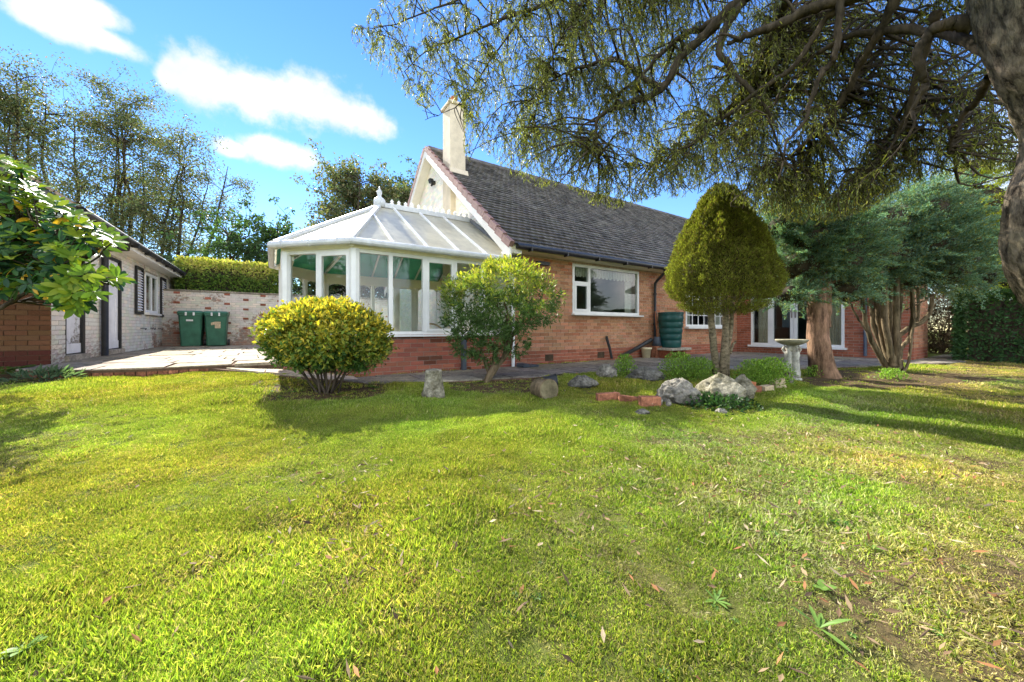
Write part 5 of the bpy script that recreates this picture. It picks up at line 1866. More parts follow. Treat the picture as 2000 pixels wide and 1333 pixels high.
far_tree('background_tree', 'small dark green leafy tree between golden hedge and conservatory', (p[0], p[1], 0.15), (HY - 445) / FPX * 18.5 + 0.7, 6, 1.5, 9000, 0.19, [(0.06, 0.11, 0.04), (0.08, 0.14, 0.05), (0.045, 0.09, 0.035)], 142, 0.1, None, 'tree', (0, 0), 1.5)
p = P(255, 600, 21)
far_tree('background_bush', 'dense dark shrub under the tall trees beyond the outbuilding', (p[0], p[1], 0.15), 4.6, 8, 3.0, 12000, 0.22, [(0.07, 0.10, 0.045), (0.10, 0.13, 0.06)], 143, 0.05, None, 'shrub', (0, 0), 1.6)
p = P(420, 600, 20.5)
far_tree('background_bush', 'dense dark shrub behind the golden hedge', (p[0], p[1], 0.15), 3.9, 8, 2.2, 10000, 0.2, [(0.07, 0.10, 0.045), (0.10, 0.12, 0.055)], 144, 0.05, None, 'shrub', (0, 0), 1.6)


for i, (x_, h_, lb) in enumerate(((1.8, 3.6, 'dark evergreen shrub beyond the garden wall, seen through the conservatory glass'), (4.6, 3.9, 'broad dark shrub beyond the garden wall behind the bungalow gable'))):
    far_tree('background_bush', lb, (x_, 17.4, 0.15), h_, 9, 1.4, 9000, 0.17, [(0.06, 0.09, 0.04), (0.09, 0.12, 0.055)], 150 + i, 0.05, None, 'shrub', (0, 0), 1.8)


def hedge(name, label, x0, x1, y0, y1, z0, z1, n, size, cols_top, cols_side, seed, rough=0.06, mat='needle', round_=0.25):
    rng = np.random.default_rng(seed)
    root = thing(name, ((x0 + x1) / 2, (y0 + y1) / 2, z0), label, 'hedge')
    m = MB(); i = 0.18
    m.box(x0 + i, x1 - i, y0 + i, y1 - i, z0, z1 - i * 1.3)
    m.build('stems', 'dark_bark', root)
    sx, sy, sz = x1 - x0, y1 - y0, z1 - z0
    faces = [('t', sx * sy), ('f', sx * sz), ('b', sx * sz), ('l', sy * sz), ('r', sy * sz)]
    ar = np.array([f[1] for f in faces]); pk = rng.choice(5, n, p=ar / ar.sum())
    u, v = rng.random(n), rng.random(n)
    X = np.where(pk == 3, x0, np.where(pk == 4, x1, x0 + u * sx))
    Y = np.where(pk == 1, y0, np.where(pk == 2, y1, y0 + (np.where(pk == 0, v, u)) * sy))
    Z = np.where(pk == 0, z1, z0 + v * sz)
    nrm = np.array([[0, 0, 1], [0, -1, 0], [0, 1, 0], [-1, 0, 0], [1, 0, 0]], float)[pk]
    # round the shoulders and make the face uneven
    ex = np.minimum(X - x0, x1 - X); ey = np.minimum(Y - y0, y1 - Y)
    Z = np.where(pk == 0, Z - round_ * np.exp(-np.minimum(ex, ey) / 0.18), Z)
    top = np.clip((z1 - Z) / 0.3, 0, 1)
    bulge = 0.5 * vnoise(X + Y, Z * 1.7, 4.0, seed) + 0.5 * vnoise(X * 1.0 - Y, Z, 9.0, seed + 2)
    C = np.stack([X, Y, Z], 1) + nrm * (bulge * rough + rng.normal(0, rough * 0.35, n))[:, None] - nrm * ((pk > 0) * (1 - top) * round_ * 0.6)[:, None]
    D = nrm * 0.7 + rand_dir(rng, n) * 0.9 + np.array([0, 0, 0.25])
    ct, cs = palette(rng, n, cols_top, None, 0.2), palette(rng, n, cols_side, None, 0.25)
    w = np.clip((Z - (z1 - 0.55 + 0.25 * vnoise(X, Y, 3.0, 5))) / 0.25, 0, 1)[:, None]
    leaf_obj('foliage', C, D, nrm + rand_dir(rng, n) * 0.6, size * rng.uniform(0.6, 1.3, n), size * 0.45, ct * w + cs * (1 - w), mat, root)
    return root


# golden-topped conifer hedge beyond the garden wall
ha, hb = PYp(345, 560, 16.6), PYp(538, 560, 16.6)
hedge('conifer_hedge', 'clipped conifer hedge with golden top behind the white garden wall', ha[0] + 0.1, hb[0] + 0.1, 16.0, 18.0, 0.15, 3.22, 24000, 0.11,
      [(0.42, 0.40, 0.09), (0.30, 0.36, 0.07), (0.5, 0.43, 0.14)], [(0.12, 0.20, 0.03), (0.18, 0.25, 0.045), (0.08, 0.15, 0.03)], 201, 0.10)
# dark clipped hedge at the end of the lawn
hedge('laurel_hedge', 'dark green clipped hedge closing the lawn beyond the bungalow wing', 13.6, 15.2, -4.0, 1.62, 0.02, 1.72, 26000, 0.085,
      [(0.035, 0.075, 0.02), (0.05, 0.10, 0.02)], [(0.055, 0.13, 0.045), (0.075, 0.16, 0.05), (0.045, 0.10, 0.04)], 202, 0.05)


def bush(name, label, cat, base, lumps, n, size, cols, seed, mat='leaf', wts=None, lightcols=None, lz=None, stems=0, stem_mat='tan_bark', clump=0.14, per=24, shell=(0.7, 1.05), aspect=0.42, updir=0.4, jit=0.2, sr=0.03, stem_top=0.6, dsp=0.9, group=None, spray=0.0, core=0.0, sprayw=0.26):
    """shrub or small tree: lumps are ellipsoids (centre, radii); lightcols mix in towards height lz"""
    rng = np.random.default_rng(seed)
    root = thing(name, base, label, cat, group)
    pts, D, k = crown_points(rng, lumps, n, clump, per, shell, spray, sprayw)
    col = palette(rng, len(pts), cols, wts, jit)
    # clumps differ a little from each other
    kk = rng.normal(1, 0.13 if not spray else 0.26, k.max() + 1)
    col = col * kk[k][:, None]
    if lightcols is not None:
        lc = palette(rng, len(pts), lightcols, None, 0.15)
        w = np.clip((pts[:, 2] - lz[0] + rng.normal(0, 0.06, len(pts)) + (kk[k] - 1) * 1.2) / (lz[1] - lz[0]), 0, 1)[:, None]
        outw = np.clip(rng.random(len(pts)) * 1.5, 0, 1)[:, None]
        col = col * (1 - w * outw) + lc * w * outw
    DD = D * 0.8 + rand_dir(rng, len(pts)) * dsp + np.array([0, 0, updir])
    leaf_obj('crown', pts, DD, D + rand_dir(rng, len(pts)) * 0.7 + np.array([0, 0, 0.3]), size * rng.uniform(0.65, 1.3, len(pts)), size * aspect * rng.uniform(0.8, 1.2, len(pts)), np.clip(col, 0.003, 1), mat, root)
    if core:  # solid dark core standing in for the shade deep in the crown
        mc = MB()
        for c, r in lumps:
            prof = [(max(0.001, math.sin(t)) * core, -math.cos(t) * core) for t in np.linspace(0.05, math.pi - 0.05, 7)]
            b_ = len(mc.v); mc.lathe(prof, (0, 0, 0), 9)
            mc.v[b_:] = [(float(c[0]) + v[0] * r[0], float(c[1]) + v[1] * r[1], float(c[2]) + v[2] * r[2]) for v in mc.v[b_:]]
        tag(mc.build('shade_core', 'dark_bark', root, True), kind='stuff')
    if stems:
        tb = Tubes()
        base = np.asarray(base, float)
        for s in range(stems):
            c, r = lumps[rng.integers(len(lumps))]
            e = np.asarray(c) + rand_dir(rng, 1)[0] * np.asarray(r) * stem_top
            e[2] = max(e[2], base[2] + 0.3)
            p = trunk_path(rng, base + np.array([rng.normal() * 0.04, rng.normal() * 0.04, -0.06]), e, 8, 0.15)
            tb.add(p, np.linspace(sr * rng.uniform(0.7, 1.2), sr * 0.25, 8), 6)
            for b in range(3):
                i = rng.integers(3, 7)
                e2 = p[i] + rand_dir(rng, 1)[0] * np.mean(r) * 0.5 + np.array([0, 0, 0.1])
                tb.add(trunk_path(rng, p[i], e2, 5, 0.2), np.linspace(sr * 0.4, sr * 0.12, 5), 5)
        tb.build('stems', stem_mat, root)
    return root


def L(u, v, d, rpx, rz=None, rd=None):
    """ellipsoid lump seen at (u, v) with radius rpx pixels at depth d"""
    r = rpx * d / FPX
    k = math.sqrt(1 + ((u - CX) / FPX) ** 2)
    return (P(u, v, d), (r / k ** 0.5 if rd is None else rd, r / k ** 0.5 if rd is None else rd, (rz if rz else rpx) * d / FPX))


# yellow-variegated round shrub before the conservatory
b0 = G(640, 768)
dsh = (b0 - np.array([0, 0, CAMZ])) @ FWD + 0.1
YEL = [(0.62, 0.47, 0.035), (0.52, 0.45, 0.05), (0.70, 0.52, 0.06)]
GRN = [(0.07, 0.155, 0.03), (0.10, 0.20, 0.035), (0.05, 0.11, 0.025), (0.15, 0.25, 0.05)]
bush('variegated_shrub', 'round shrub with yellow-edged leaves on dark stems before the conservatory', 'shrub', (b0[0], b0[1], b0[2]),
     [L(638, 658, dsh, 108, 62), L(585, 662, dsh, 66, 52), L(700, 668, dsh, 60, 56), L(640, 630, dsh, 80, 42), L(565, 650, dsh, 52, 48)], 24000, 0.055, GRN, 301, 'glossy_leaf', None,
     YEL, (CAMZ + (HY - 715) / FPX * dsh, CAMZ + (HY - 625) / FPX * dsh), 16, 'dark_bark', 0.085, 14, (0.80, 1.02), 0.5, 0.5, 0.2, 0.016, 0.8)

# pieris-like small tree at the conservatory corner
b0 = G(955, 748)
dsh = (b0 - np.array([0, 0, CAMZ])) @ FWD + 0.05
zz = lambda v: CAMZ + (HY - v) / FPX * dsh
pier = bush('small_tree', 'small evergreen tree with its crown top coloured a sunlit yellow-green beside the conservatory corner', 'tree', (b0[0], b0[1], b0[2]),
            [L(985, 560, dsh, 78, 48), L(1040, 575, dsh, 55, 45), L(930, 590, dsh, 60, 50), L(905, 620, dsh, 38, 50), L(985, 610, dsh, 70, 48), L(1055, 600, dsh, 38, 34), L(915, 660, dsh, 36, 40), L(950, 690, dsh, 22, 26),
             L(1010, 672, dsh, 24, 26), L(985, 530, dsh, 40, 25), L(885, 565, dsh, 28, 20), L(960, 650, dsh, 40, 40)],
            17000, 0.075, [(0.095, 0.17, 0.045), (0.10, 0.18, 0.05), (0.055, 0.11, 0.03), (0.13, 0.20, 0.07)], 302, 'glossy_leaf', None,
            [(0.58, 0.58, 0.05), (0.45, 0.52, 0.05), (0.62, 0.52, 0.12)], (zz(600), zz(525)), 0, clump=0.10, per=12, aspect=0.24, shell=(0.6, 1.08))  # sunlit top painted in as yellower leaves towards the crown
tb = Tubes()
rng = np.random.default_rng(77)
for pts, r in (([(950, 750), (958, 725), (985, 700), (992, 665), (1000, 640), (985, 590)], (0.055, 0.014)), ([(992, 668), (1015, 640), (1035, 600)], (0.028, 0.01)), ([(955, 728), (945, 700), (925, 695), (905, 680)], (0.03, 0.009)),
               ([(992, 665), (990, 620), (960, 585)], (0.026, 0.009)), ([(962, 722), (965, 690), (955, 650)], (0.02, 0.008)), ([(947, 752), (975, 712), (998, 682), (1002, 655)], (0.035, 0.015))):
    q = np.array([P(u_, v_, dsh + rng.normal() * 0.03) for u_, v_ in pts]); q[0][2] -= 0.03 if pts[0][1] > 740 else 0
    tt = np.linspace(0, len(q) - 1, 14); q = np.stack([np.interp(tt, np.arange(len(q)), q[:, i]) for i in range(3)], 1)
    tb.add(q + rng.normal(size=q.shape) * 0.004, np.linspace(r[0], r[1], 14), 7)
tb.build('trunk', 'tan_bark', pier)

# clipped golden cypress on three stems
b0 = G(1412, 748)
dc = (b0 - np.array([0, 0, CAMZ])) @ FWD + 0.15
cyp = thing('clipped_cypress', (b0[0], b0[1], b0[2]), 'egg-shaped clipped cypress standing on pale bare stems among boulders', 'tree')
rng = np.random.default_rng(303)
n = 120000
tz = rng.random(n) ** 0.9
# half-width of the outline by height: (fraction from the bottom, radius in pixels)
prof_t, prof_r = [0, 0.05, 0.12, 0.2, 0.32, 0.52, 0.66, 0.80, 0.90, 0.96, 1.0], [40, 80, 106, 116, 112, 92, 76, 56, 36, 20, 5]
az = rng.uniform(0, 2 * math.pi, n)
ctr = P(1408, 600, dc)
rr0 = np.interp(tz, prof_t, prof_r) * dc / FPX * 0.84
keep = rng.random(n) < np.clip(rr0 / 0.75, 0.12, 1) + 0.1
tz, az, rr0 = tz[keep], az[keep], rr0[keep]; n = len(tz)
zz_ = CAMZ + (HY - (606 - tz * 244)) / FPX * dc
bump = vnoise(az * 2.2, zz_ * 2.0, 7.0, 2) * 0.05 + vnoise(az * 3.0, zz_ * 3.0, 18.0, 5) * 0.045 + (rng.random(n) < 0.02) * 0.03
depth_in = rng.random(n) ** 2.5 * 0.22
rad = rr0 * (1 - depth_in) + bump
C = np.stack([ctr[0] + np.cos(az) * rad, ctr[1] + np.sin(az) * rad, zz_ - 0.10 * (tz < 0.08) * rng.random(n)], 1)
nr = unit(np.stack([np.cos(az), np.sin(az), 0.35 + 1.2 * (tz - 0.4)], 1))
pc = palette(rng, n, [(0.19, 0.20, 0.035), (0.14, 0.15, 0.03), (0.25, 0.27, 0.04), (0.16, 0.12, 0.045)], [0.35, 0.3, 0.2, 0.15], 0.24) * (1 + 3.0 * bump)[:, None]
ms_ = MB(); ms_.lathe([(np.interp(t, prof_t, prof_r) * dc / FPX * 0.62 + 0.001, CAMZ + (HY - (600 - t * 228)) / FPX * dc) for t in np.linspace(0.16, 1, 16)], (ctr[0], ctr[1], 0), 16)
ms_.build('shade_core', 'dark_bark', cyp)  # solid dark body in place of the shaded inside of the cypress
leaf_obj('crown', C, nr * 0.6 + rand_dir(rng, n) * 0.55 + np.array([0, 0, 0.6]), nr + rand_dir(rng, n) * 0.7, rng.uniform(0.02, 0.045, n), rng.uniform(0.008, 0.014, n), np.clip(pc, 0.01, 1), 'needle', cyp)
tb = Tubes()
for pts, r in (([(1402, 752), (1396, 700), (1390, 640), (1388, 590), (1380, 545)], (0.075, 0.05)), ([(1412, 752), (1414, 690), (1418, 640), (1416, 590), (1412, 520), (1408, 430)], (0.082, 0.03)),
               ([(1424, 752), (1420, 700), (1428, 640), (1430, 590), (1445, 540)], (0.045, 0.035)), ([(1426, 690), (1432, 672), (1437, 668)], (0.025, 0.02)), ([(1395, 640), (1370, 575), (1350, 540)], (0.03, 0.012)), ([(1428, 620), (1450, 575), (1475, 545)], (0.03, 0.012)),
               ([(1400, 600), (1398, 560), (1390, 500)], (0.04, 0.02))):
    q = np.array([P(u_, v_, dc + 0.02 * math.sin(v_)) for u_, v_ in pts]); q[0][2] -= 0.05 if pts[0][1] > 740 else 0
    tt = np.linspace(0, len(q) - 1, 16); q = np.stack([np.interp(tt, np.arange(len(q)), q[:, i]) for i in range(3)], 1)
    tb.add(q + rng.normal(size=q.shape) * 0.003, np.linspace(r[0], r[1], 16) * 0.78, 9)
tb.build('trunk', 'grey_bark', cyp)

# blue-grey juniper with a single red-barked trunk
BLUE = [(0.115, 0.21, 0.145), (0.165, 0.28, 0.205), (0.085, 0.16, 0.10), (0.22, 0.34, 0.26), (0.22, 0.23, 0.06)]
b0 = G(1606, 738)
dj = (b0 - np.array([0, 0, CAMZ])) @ FWD + 0.1
jun1 = bush('juniper_tree', 'blue-grey juniper on one stout red-barked trunk before the french doors', 'tree', (b0[0], b0[1], b0[2]),
            [L(1530, 445, dj, 42, 30), L(1575, 470, dj, 62, 48), L(1560, 520, dj, 60, 34), L(1630, 500, dj, 70, 50), L(1620, 440, dj, 50, 40), L(1660, 460, dj, 55, 45), L(1545, 575, dj, 40, 22), L(1640, 560, dj + 0.2, 50, 26)],
            115000, 0.036, BLUE, 304, 'needle', None, None, None, 0, per=130, shell=(0.62, 0.95), aspect=0.34, updir=0.2, dsp=0.55, spray=0.34, core=0.74, sprayw=0.15)
tb = Tubes()
for pts, r in (([(1612, 742), (1605, 715), (1600, 680), (1596, 630), (1596, 580), (1602, 530), (1608, 480)], (0.19, 0.10)), ([(1612, 640), (1614, 590), (1616, 540), (1630, 490)], (0.08, 0.05)),
               ([(1612, 560), (1635, 548), (1680, 545), (1730, 530)], (0.022, 0.012)), ([(1612, 545), (1640, 528), (1660, 520)], (0.018, 0.01)), ([(1596, 560), (1570, 530), (1540, 500)], (0.05, 0.015)),
               ([(1604, 742), (1580, 752)], (0.06, 0.02)), ([(1618, 742), (1650, 752)], (0.07, 0.02))):
    q = np.array([P(u_, v_, dj) for u_, v_ in pts])
    if pts[0][1] > 735: q[0][2] -= 0.05
    tt = np.linspace(0, len(q) - 1, 16); q = np.stack([np.interp(tt, np.arange(len(q)), q[:, i]) for i in range(3)], 1)
    tb.add(q + rng.normal(size=q.shape) * 0.006, np.linspace(r[0], r[1], 16) * (1 + 0.35 * (pts[0][1] == 742) * np.exp(-np.arange(16) / 1.3)), 12)
tb.build('trunk', 'red_bark', jun1)

# larger many-stemmed juniper
b0 = G(1752, 728)
dk = (b0 - np.array([0, 0, CAMZ])) @ FWD + 0.1
jun2 = bush('juniper_tree', 'larger blue-green juniper fanning out on many curved stems by the wing corner', 'tree', (b0[0], b0[1], b0[2]),
            [L(1720, 440, dk, 70, 48), L(1790, 420, dk, 75, 52), L(1815, 408, dk, 46, 42), L(1848, 462, dk, 52, 48), L(1800, 480, dk, 80, 52), L(1730, 500, dk, 66, 44), L(1872, 508, dk, 46, 42), L(1840, 530, dk, 66, 36), L(1840, 385, dk, 26, 22),
             L(1690, 530, dk + 0.3, 56, 34), L(1770, 540, dk + 0.4, 70, 30), L(1660, 575, dk + 0.2, 34, 22), L(1920, 540, dk, 30, 26)],
            190000, 0.038, BLUE, 305, 'needle', None, None, None, 0, per=130, shell=(0.62, 0.95), aspect=0.34, updir=0.3, dsp=0.55, spray=0.38, core=0.74, sprayw=0.15)
tb = Tubes()
for pts, r, dd in (([(1735, 720), (1720, 700), (1698, 660), (1688, 620), (1684, 570)], (0.055, 0.03), 0), ([(1740, 718), (1722, 680), (1706, 640), (1700, 560)], (0.05, 0.03), 0.12), ([(1742, 716), (1730, 680), (1716, 630), (1712, 540)], (0.07, 0.04), 0.05),
                   ([(1745, 715), (1740, 690), (1728, 640), (1726, 540)], (0.06, 0.04), -0.08), ([(1748, 712), (1745, 680), (1738, 620), (1742, 540)], (0.05, 0.035), 0.1), ([(1752, 712), (1752, 680), (1750, 620), (1752, 540)], (0.06, 0.04), -0.1),
                   ([(1756, 712), (1758, 690), (1755, 640), (1762, 540)], (0.04, 0.03), 0.15), ([(1755, 690), (1768, 672), (1778, 655), (1782, 620), (1780, 560)], (0.035, 0.025), -0.1), ([(1750, 660), (1775, 640), (1800, 630), (1818, 610), (1822, 575)], (0.045, 0.03), 0.05),
                   ([(1756, 727), (1768, 722), (1776, 705), (1780, 660), (1786, 620), (1782, 570)], (0.022, 0.022), -0.15), ([(1694, 648), (1680, 630), (1664, 600), (1655, 575)], (0.022, 0.012), 0), ([(1790, 635), (1794, 600), (1792, 560)], (0.03, 0.02), 0.1),
                   ([(1748, 730), (1748, 712), (1750, 700)], (0.13, 0.10), 0), ([(1770, 605), (1800, 590), (1822, 580)], (0.015, 0.01), 0)):
    q = np.array([P(u_, v_, dk + dd) for u_, v_ in pts])
    if pts[0][1] >= 727: q[0][2] -= 0.05
    tt = np.linspace(0, len(q) - 1, 14); q = np.stack([np.interp(tt, np.arange(len(q)), q[:, i]) for i in range(3)], 1)
    tb.add(q + rng.normal(size=q.shape) * 0.004, np.linspace(r[0], r[1], 14), 9)
tb.build('trunk', 'tan_bark', jun2)

# golden conifer and brown shrub beyond the wing
p = P(1925, 600, 10.4)
bush('golden_conifer', 'bright yellow-green conifer rising behind the larger juniper', 'tree', (p[0], p[1], 0.05),
     [L(1915, 395, 10.4, 75, 60), L(1935, 470, 10.4, 90, 70), L(1950, 540, 10.4, 95, 50), L(1900, 340, 10.4, 55, 50), L(1985, 420, 10.4, 60, 70)], 80000, 0.06,
     [(0.30, 0.34, 0.025), (0.24, 0.30, 0.03), (0.36, 0.36, 0.03)], 306, 'needle', None, None, None, 8, 'tan_bark', per=60, aspect=0.3, updir=0.2, sr=0.06, spray=0.36, shell=(0.5, 0.95), core=0.55)
p = P(1600, 400, 21)
far_tree('background_tree', 'yellow-green tree showing through the willow behind the roof', (p[0], p[1], 0.15), 9.2, 6, 2.6, 12000, 0.26, [(0.20, 0.22, 0.03), (0.14, 0.18, 0.03), (0.26, 0.24, 0.04)], 147, 0.15, None, 'tree', (0, 0), 1.1)
b0 = np.array([P(1838, 690, 11.5)[0], P(1838, 690, 11.5)[1], 0.05])
bush('withered_shrub', 'brown withered shrub beside the wing end wall', 'shrub', b0,
     [L(1845, 640, 11.5, 52, 50), L(1852, 600, 11.7, 44, 40), L(1840, 670, 11.4, 46, 28), L(1870, 590, 12.2, 50, 50)], 22000, 0.085, [(0.13, 0.085, 0.05), (0.09, 0.06, 0.04), (0.17, 0.11, 0.06)], 307, 'litter_leaf', None, None, None, 16, 'tan_bark', clump=0.16, per=16, aspect=0.25, shell=(0.4, 1.05), sr=0.02, stem_top=1.0)

# ---------------------------------------------------------------- willow
def resample(q, r, n):
    q = np.asarray(q, float); r = np.asarray(r, float)
    # Catmull-Rom through the traced points
    k = len(q)
    ext = np.vstack([2 * q[0] - q[1], q, 2 * q[-1] - q[-2]])
    out, rr_ = [], []
    for s in np.linspace(0, k - 1 - 1e-6, n):
        i = int(s); t = s - i
        p0, p1, p2, p3 = ext[i], ext[i + 1], ext[i + 2], ext[i + 3]
        out.append(0.5 * ((2 * p1) + (-p0 + p2) * t + (2 * p0 - 5 * p1 + 4 * p2 - p3) * t * t + (-p0 + 3 * p1 - 3 * p2 + p3) * t ** 3))
        rr_.append(r[i] * (1 - t) + r[min(i + 1, k - 1)] * t)
    return np.array(out), np.array(rr_)


rng = np.random.default_rng(900)
wroot_p = P(2210, 880, 2.35)
wgz = float(ground_h(wroot_p[0], wroot_p[1]))
willow = thing('willow_tree', (wroot_p[0], wroot_p[1], wgz), 'huge old willow with furrowed trunk and drooping twiggy branches over the lawn', 'tree')
# trunk: centre line traced beside its left edge
tr = [(2250, 905, 2.35, 0.40), (2215, 760, 2.35, 0.33), (2160, 620, 2.35, 0.28), (2095, 520, 2.34, 0.255), (2078, 450, 2.33, 0.245), (2086, 380, 2.32, 0.235), (2105, 310, 2.31, 0.225), (2112, 250, 2.30, 0.225), (2104, 190, 2.3, 0.25), (2075, 110, 2.3, 0.27), (2040, 30, 2.32, 0.26), (2010, -60, 2.35, 0.24), (1985, -160, 2.4, 0.2), (1950, -300, 2.5, 0.15), (1900, -480, 2.6, 0.1)]
q, r = resample([P(u, v, d) for u, v, d, _ in tr], [t[3] for t in tr], 170)
q[0][2] = wgz - 0.1
NS = 128
V, F = tube_arrays(q, r, NS)
Vn = []
for j, v in enumerate(V):
    c = q[j // NS]
    d = v - c
    a = (j % NS) / NS * 2 * math.pi
    s = j // NS
    n1 = mnoise.noise(Vector((math.cos(a) * 1.6, math.sin(a) * 1.6, c[2] * 1.3)))
    fur = mnoise.ridged_multi_fractal(Vector((math.cos(a) * 6.5, math.sin(a) * 6.5, c[2] * 4.5)), 1.0, 2.1, 4, 1.0, 2.0)
    Vn.append(c + d * (1 + 0.10 * n1 + 0.075 * (fur - 1.2)))
link('trunk', mesh_arrays('trunk', np.array(Vn), F, None, True), 'willow_bark', willow)
limbs = [
    [(2040, 40, 2.32, .19), (1960, -40, 2.5, .17), (1820, -140, 2.8, .14), (1560, -70, 3.2, .11), (1455, 0, 3.5, .075), (1385, 65, 3.7, .065), (1336, 112, 3.8, .06), (1289, 177, 3.9, .05), (1225, 205, 4.0, .037), (1170, 235, 4.1, .028), (1168, 310, 4.15, .016)],
    [(1289, 177, 3.9, .045), (1250, 155, 4.0, .04), (1221, 129, 4.1, .035), (1180, 118, 4.2, .028), (1143, 129, 4.3, .02), (1090, 150, 4.5, .014), (1030, 200, 4.6, .008)],
    [(1400, 40, 3.65, .05), (1330, 70, 3.9, .035), (1252, 143, 4.1, .025), (1200, 190, 4.2, .012)],
    [(1900, -120, 2.65, .09), (1740, -30, 2.95, .075), (1660, 0, 3.05, .065), (1570, 30, 3.15, .055), (1480, 65, 3.2, .042), (1420, 85, 3.3, .02)],
    [(1740, -30, 2.95, .05), (1650, 5, 3.1, .04), (1590, 70, 3.25, .032), (1540, 130, 3.35, .028), (1467, 185, 3.5, .026), (1400, 240, 3.7, .018), (1330, 300, 3.9, .01)],
    [(1455, 0, 3.5, .05), (1405, 88, 3.55, .045), (1425, 135, 3.55, .035), (1467, 185, 3.5, .028), (1520, 250, 3.5, .016)],
    [(1645, -5, 3.05, .04), (1640, 100, 3.1, .034), (1630, 132, 3.15, .032), (1602, 170, 3.2, .03), (1582, 230, 3.25, .02), (1545, 275, 3.3, .014), (1520, 350, 3.4, .008)],
    [(1905, 50, 2.55, .07), (1850, 50, 2.62, .055), (1802, 80, 2.7, .042), (1806, 130, 2.72, .036), (1812, 165, 2.74, .03), (1798, 190, 2.76, .02), (1760, 260, 2.9, .012)],
    [(1960, 110, 2.45, .06), (1840, 70, 2.8, .05), (1720, 60, 3.1, .04), (1620, 90, 3.4, .03), (1540, 160, 3.7, .02), (1480, 260, 4.0, .012)],
    [(1560, -70, 3.2, .07), (1400, -80, 3.7, .06), (1270, -50, 4.1, .05), (1150, -20, 4.4, .04), (1030, 20, 4.7, .03), (930, 60, 4.9, .02), (840, 95, 5.0, .012), (790, 140, 5.0, .006)],
    [(1150, -20, 4.4, .035), (1020, -35, 4.7, .025), (880, 0, 5.0, .016), (780, 38, 5.1, .01), (700, 60, 5.2, .004)],
    [(1030, 20, 4.7, .02), (960, 120, 4.9, .014), (900, 200, 5.0, .008), (830, 235, 5.0, .004)],
    [(1780, -60, 2.9, .06), (1700, 80, 3.2, .045), (1650, 180, 3.5, .035), (1580, 270, 3.8, .022), (1500, 340, 4.0, .012)],
    [(1830, 20, 2.8, .045), (1780, 160, 3.1, .03), (1750, 250, 3.3, .02), (1700, 340, 3.5, .01)],
    [(1560, -70, 3.2, .07), (1500, 80, 3.9, .045), (1430, 200, 4.4, .03), (1350, 280, 4.7, .02), (1250, 330, 4.9, .01)],
    [(1930, 150, 2.6, .04), (1890, 220, 2.9, .025), (1850, 300, 3.1, .012)],
    [(1150, -20, 4.4, .03), (1100, 60, 4.6, .022), (1060, 160, 4.8, .014), (1040, 260, 4.9, .008)],
]
tb = Tubes()
LP, LR = [], []
for lm in limbs:
    q, r = resample([P(u, v, d) for u, v, d, _ in lm], [t[3] for t in lm], 8 * len(lm))
    w = np.cumsum(rng.normal(size=q.shape) * 0.006, 0); w -= np.linspace(0, 1, len(q))[:, None] * w[-1]
    q = q + w
    tb.add(q, r * 0.74 * (1 + 0.12 * rng.normal(size=len(r)).clip(-1, 1)), 9)
    LP.append(q); LR.append(r)
LPa, LRa = np.concatenate(LP), np.concatenate(LR)
# canopy outline in the picture, from the left tip round under the drooping ends
CAN = [(672, 55), (690, 30), (740, -20), (800, -900), (2800, -900), (2800, 200), (2200, 330), (1985, 345), (1900, 330), (1850, 345), (1790, 360), (1740, 385), (1690, 415), (1620, 440), (1560, 440), (1500, 425), (1450, 405),
       (1400, 385), (1345, 372), (1335, 392), (1290, 385), (1240, 398), (1200, 412), (1150, 400), (1100, 362), (1060, 372), (1000, 348), (960, 310), (930, 285), (918, 322), (904, 300), (904, 215), (868, 196), (835, 215), (800, 205), (780, 168), (735, 150), (702, 112)]
inside = lambda p: inpoly(*proj(p)[:2], CAN)
LC, LD, LW = [], [], []
nseed = 1480
us = rng.uniform(690, 2150, nseed * 2); vs_ = rng.uniform(-420, 430, nseed * 2)
kk = np.where(rng.random(len(us)) < np.where(vs_ < -20, 0.12, 1.0))[0][:nseed]
us, vs_ = us[kk], vs_[kk]
dep = np.interp(us, [690, 1100, 1500, 1900, 2150], [5.1, 4.7, 4.4, 4.2, 4.0]) + rng.normal(0, 0.5, len(us))
dep = np.clip(dep, 2.3, 5.9)
